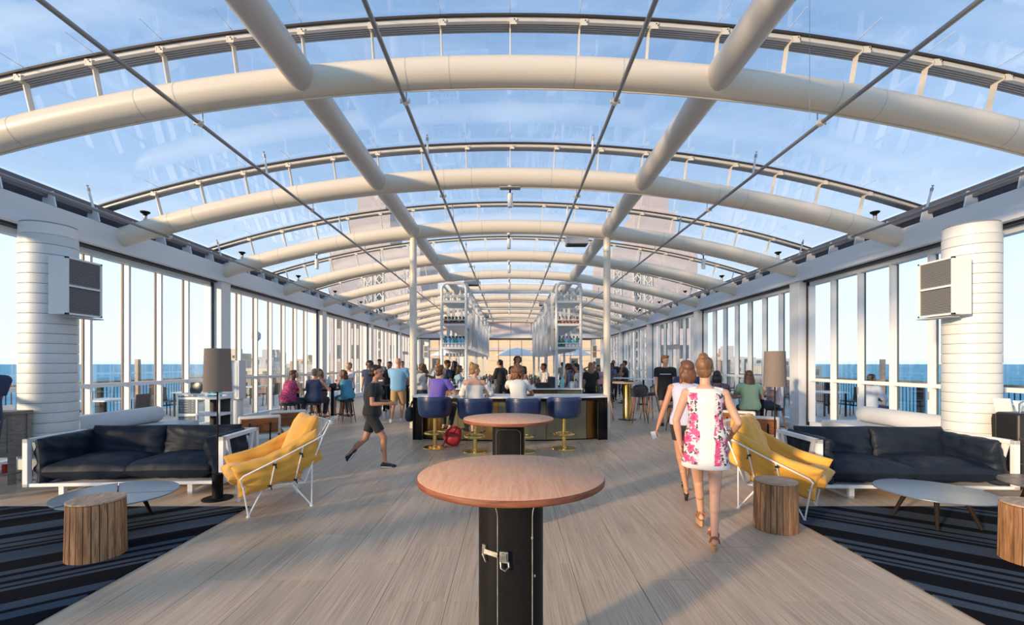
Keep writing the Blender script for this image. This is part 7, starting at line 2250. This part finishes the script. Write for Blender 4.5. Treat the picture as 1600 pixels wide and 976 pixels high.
person(3.05, 17.35, 175, 1.68, 'woman in a white top with both hands at her face behind the reddish table', 'tan', ('mid', 'auburn'), ('sleeveless', WHT_T), ('pants', JEAN), fem=True, hands=[(-0.06, 0.13, 1.50), (0.06, 0.13, 1.50)], elb=[(-1, 0.2, -0.6), (1, 0.2, -0.6)], shoe_m=SHOE_B, shoes='flat')
person(2.62, 17.6, 170, 1.58, 'woman in a coral pink tee left of the woman with hands at her face', 'brown', ('short', 'dark'), ('tee', cloth('coral_tee', (0.60, 0.24, 0.18))), ('pants', JEAN), fem=True, shoe_m=SHOE_B, shoes='flat')
person(3.42, 17.7, 190, 1.58, 'woman with dark hair in rose right of the woman with hands at her face', 'tan', ('mid', 'dark'), ('tee', cloth('rose_tee', (0.55, 0.30, 0.30))), ('pants', JEAN), fem=True, shoe_m=SHOE_B, shoes='flat')
person(2.35, 16.2, 90, 1.64, 'man in a dark jacket at the near side of the reddish table', 'tan', ('short', 'dark'), ('long', BLK_T), ('pants', BLK_S), shoe_m=SHOE_B, shoes='flat')
person(4.35, 19.5, 115, 1.66, 'person in a slate purple tee, left of the standing trio on the right', 'brown', ('short', 'dark'), ('tee', cloth('slate_purple', (0.14, 0.13, 0.24))), ('pants', BLK_S), hands=[(-0.15, 0.3, 1.15), (0.15, 0.35, 1.15)], shoe_m=SHOE_B, shoes='flat')
person(4.60, 20.4, 175, 1.80, 'bald man standing at the back of the trio on the right', 'brown', ('bald', 'dark'), ('tee', BLK_T), ('pants', BLK_S), shoe_m=SHOE_B, shoes='flat')
person(4.92, 19.6, 75, 1.76, 'man in black with sunglasses, right of the standing trio', 'tan', ('short', 'dark'), ('tee', BLK_T), ('pants', BLK_S), hands=[(-0.15, 0.35, 1.15), (0.15, 0.3, 1.15)], shoe_m=SHOE_B, shoes='flat')
# --- deeper crowd, both sides of the bar
crowd = [(-2.9, 18.2, 160, 'woman in pale blue with brown hair in the crowd left of the bar', 'fair', ('mid', 'brown'), 'powder_tee', True), (-3.3, 20.6, 200, 'man in grey in the crowd left of the bar', 'tan', ('short', 'dark'), 'grey_tee', False),
         (-2.75, 22.4, 10, 'dark haired man in white with his back turned far left of the bar', 'tan', ('short', 'dark'), 'white_cloth', False), (-4.3, 23.0, 150, 'woman in black far down the left side', 'fair', ('long', 'dark'), 'black_tee', True),
         (2.85, 20.6, 185, 'man in navy in the crowd right of the bar', 'tan', ('short', 'brown'), 'navy_cloth', False), (3.5, 22.6, 165, 'woman in white with blonde hair right of the bar', 'fair', ('mid', 'blonde'), 'white_cloth', True),
         (2.8, 24.5, 20, 'man in grey with his back turned far right of the bar', 'tan', ('short', 'dark'), 'grey_tee', False), (4.6, 25.0, 180, 'man in a white shirt far down the right side', 'brown', ('short', 'dark'), 'white_cloth', False),
         (5.5, 22.6, 160, 'woman in coral far down the right side', 'fair', ('long', 'brown'), 'coral_tee', True), (-2.5, 25.8, 170, 'woman in pale grey at the far left end of the bar', 'fair', ('mid', 'blonde'), 'pale_grey_tee', True),
         (0.25, 22.5, 170, 'bartender in black far down the aisle of the bar', 'tan', ('short', 'dark'), 'black_tee', False), (-0.45, 24.8, 200, 'second bartender in black at the far end of the aisle', 'fair', ('mid', 'brown'), 'black_tee', True),
         (2.45, 18.6, 100, 'woman in navy beside the right counter behind the blonde ponytail', 'fair', ('mid', 'brown'), 'navy_cloth', True), (-2.55, 16.4, -60, 'man in a pale grey tee at the left counter behind the post', 'fair', ('short', 'blonde'), 'pale_grey_tee', False)]
for x, y, f, lab, sk, hr, tm, fe in crowd:
    person(x, y, f, rnd.uniform(1.60, 1.66) if fe else rnd.uniform(1.70, 1.80), lab, sk, hr, ('tee', MATS[tm]), ('pants', JEAN), fem=fe, shoe_m=SHOE_B, shoes='flat', hands=[(-0.16, 0.24, 1.0), (0.16, 0.24, 1.05)], eyes=abs(f) > 90)
# --- left edge, and one outside on the terrace
person(-6.43, 5.55, 60, 1.78, 'person in a navy tee cut off by the left edge of the view', 'tan', ('short', 'dark'), ('tee', NVY_T, -0.02), ('pants', JEAN), hands=[(-0.08, 0.22, 1.12), (0.10, 0.22, 1.14)], elb=[(-0.1, -1, 0), (0.1, -1, 0)], shoe_m=SHOE_B, shoes='flat')
sit(8.95, 11.4, -80, 1.74, 'person in a white and navy top sitting outside the right windows', 'brown', ('short', 'dark'), ('long', cloth('denim_white', (0.45, 0.50, 0.62)), -0.03), ('pants', NVY_T), 0.46, 0.0, lean=(0, 0.05), fem=False, reach=0.45, hz=0.7)
o = MB().tube([(0.36 * math.cos(2 * PI * k / 40), 0, 0.36 + 0.36 * math.sin(2 * PI * k / 40)) for k in range(40)], 0.022, 8, closed=True).build('hoop', WIREW, None)
c = empty('hoop_chair', (9.75, 11.9, -0.03)); tag(c, 'white hoop framed lounge seat outside the right windows', 'chair')
o.parent = c
for k in range(9):
    MB().tube([(-0.30 + k * 0.075, 0, 0.36 - math.sqrt(0.36 ** 2 - (0.30 - k * 0.075) ** 2)), (-0.30 + k * 0.075, 0.05, 0.36 + math.sqrt(0.36 ** 2 - (0.30 - k * 0.075) ** 2))], 0.008, 6).build('spoke', WIREW, c)
MB().bb(-0.28, 0.28, -0.05, 0.45, 0.34, 0.42).build('seat_pad', DKF, c, bevel=0.02)
for a in (-0.25, 0.25):
    MB().bb(a - 0.015, a + 0.015, 0.38, 0.41, 0, 0.34).build('leg', GREYM, c, smooth=0)
MB().bb(-0.42, 0.42, -0.02, 0.0, 0.0, 0.02).build('foot_bar', GREYM, c, smooth=0)
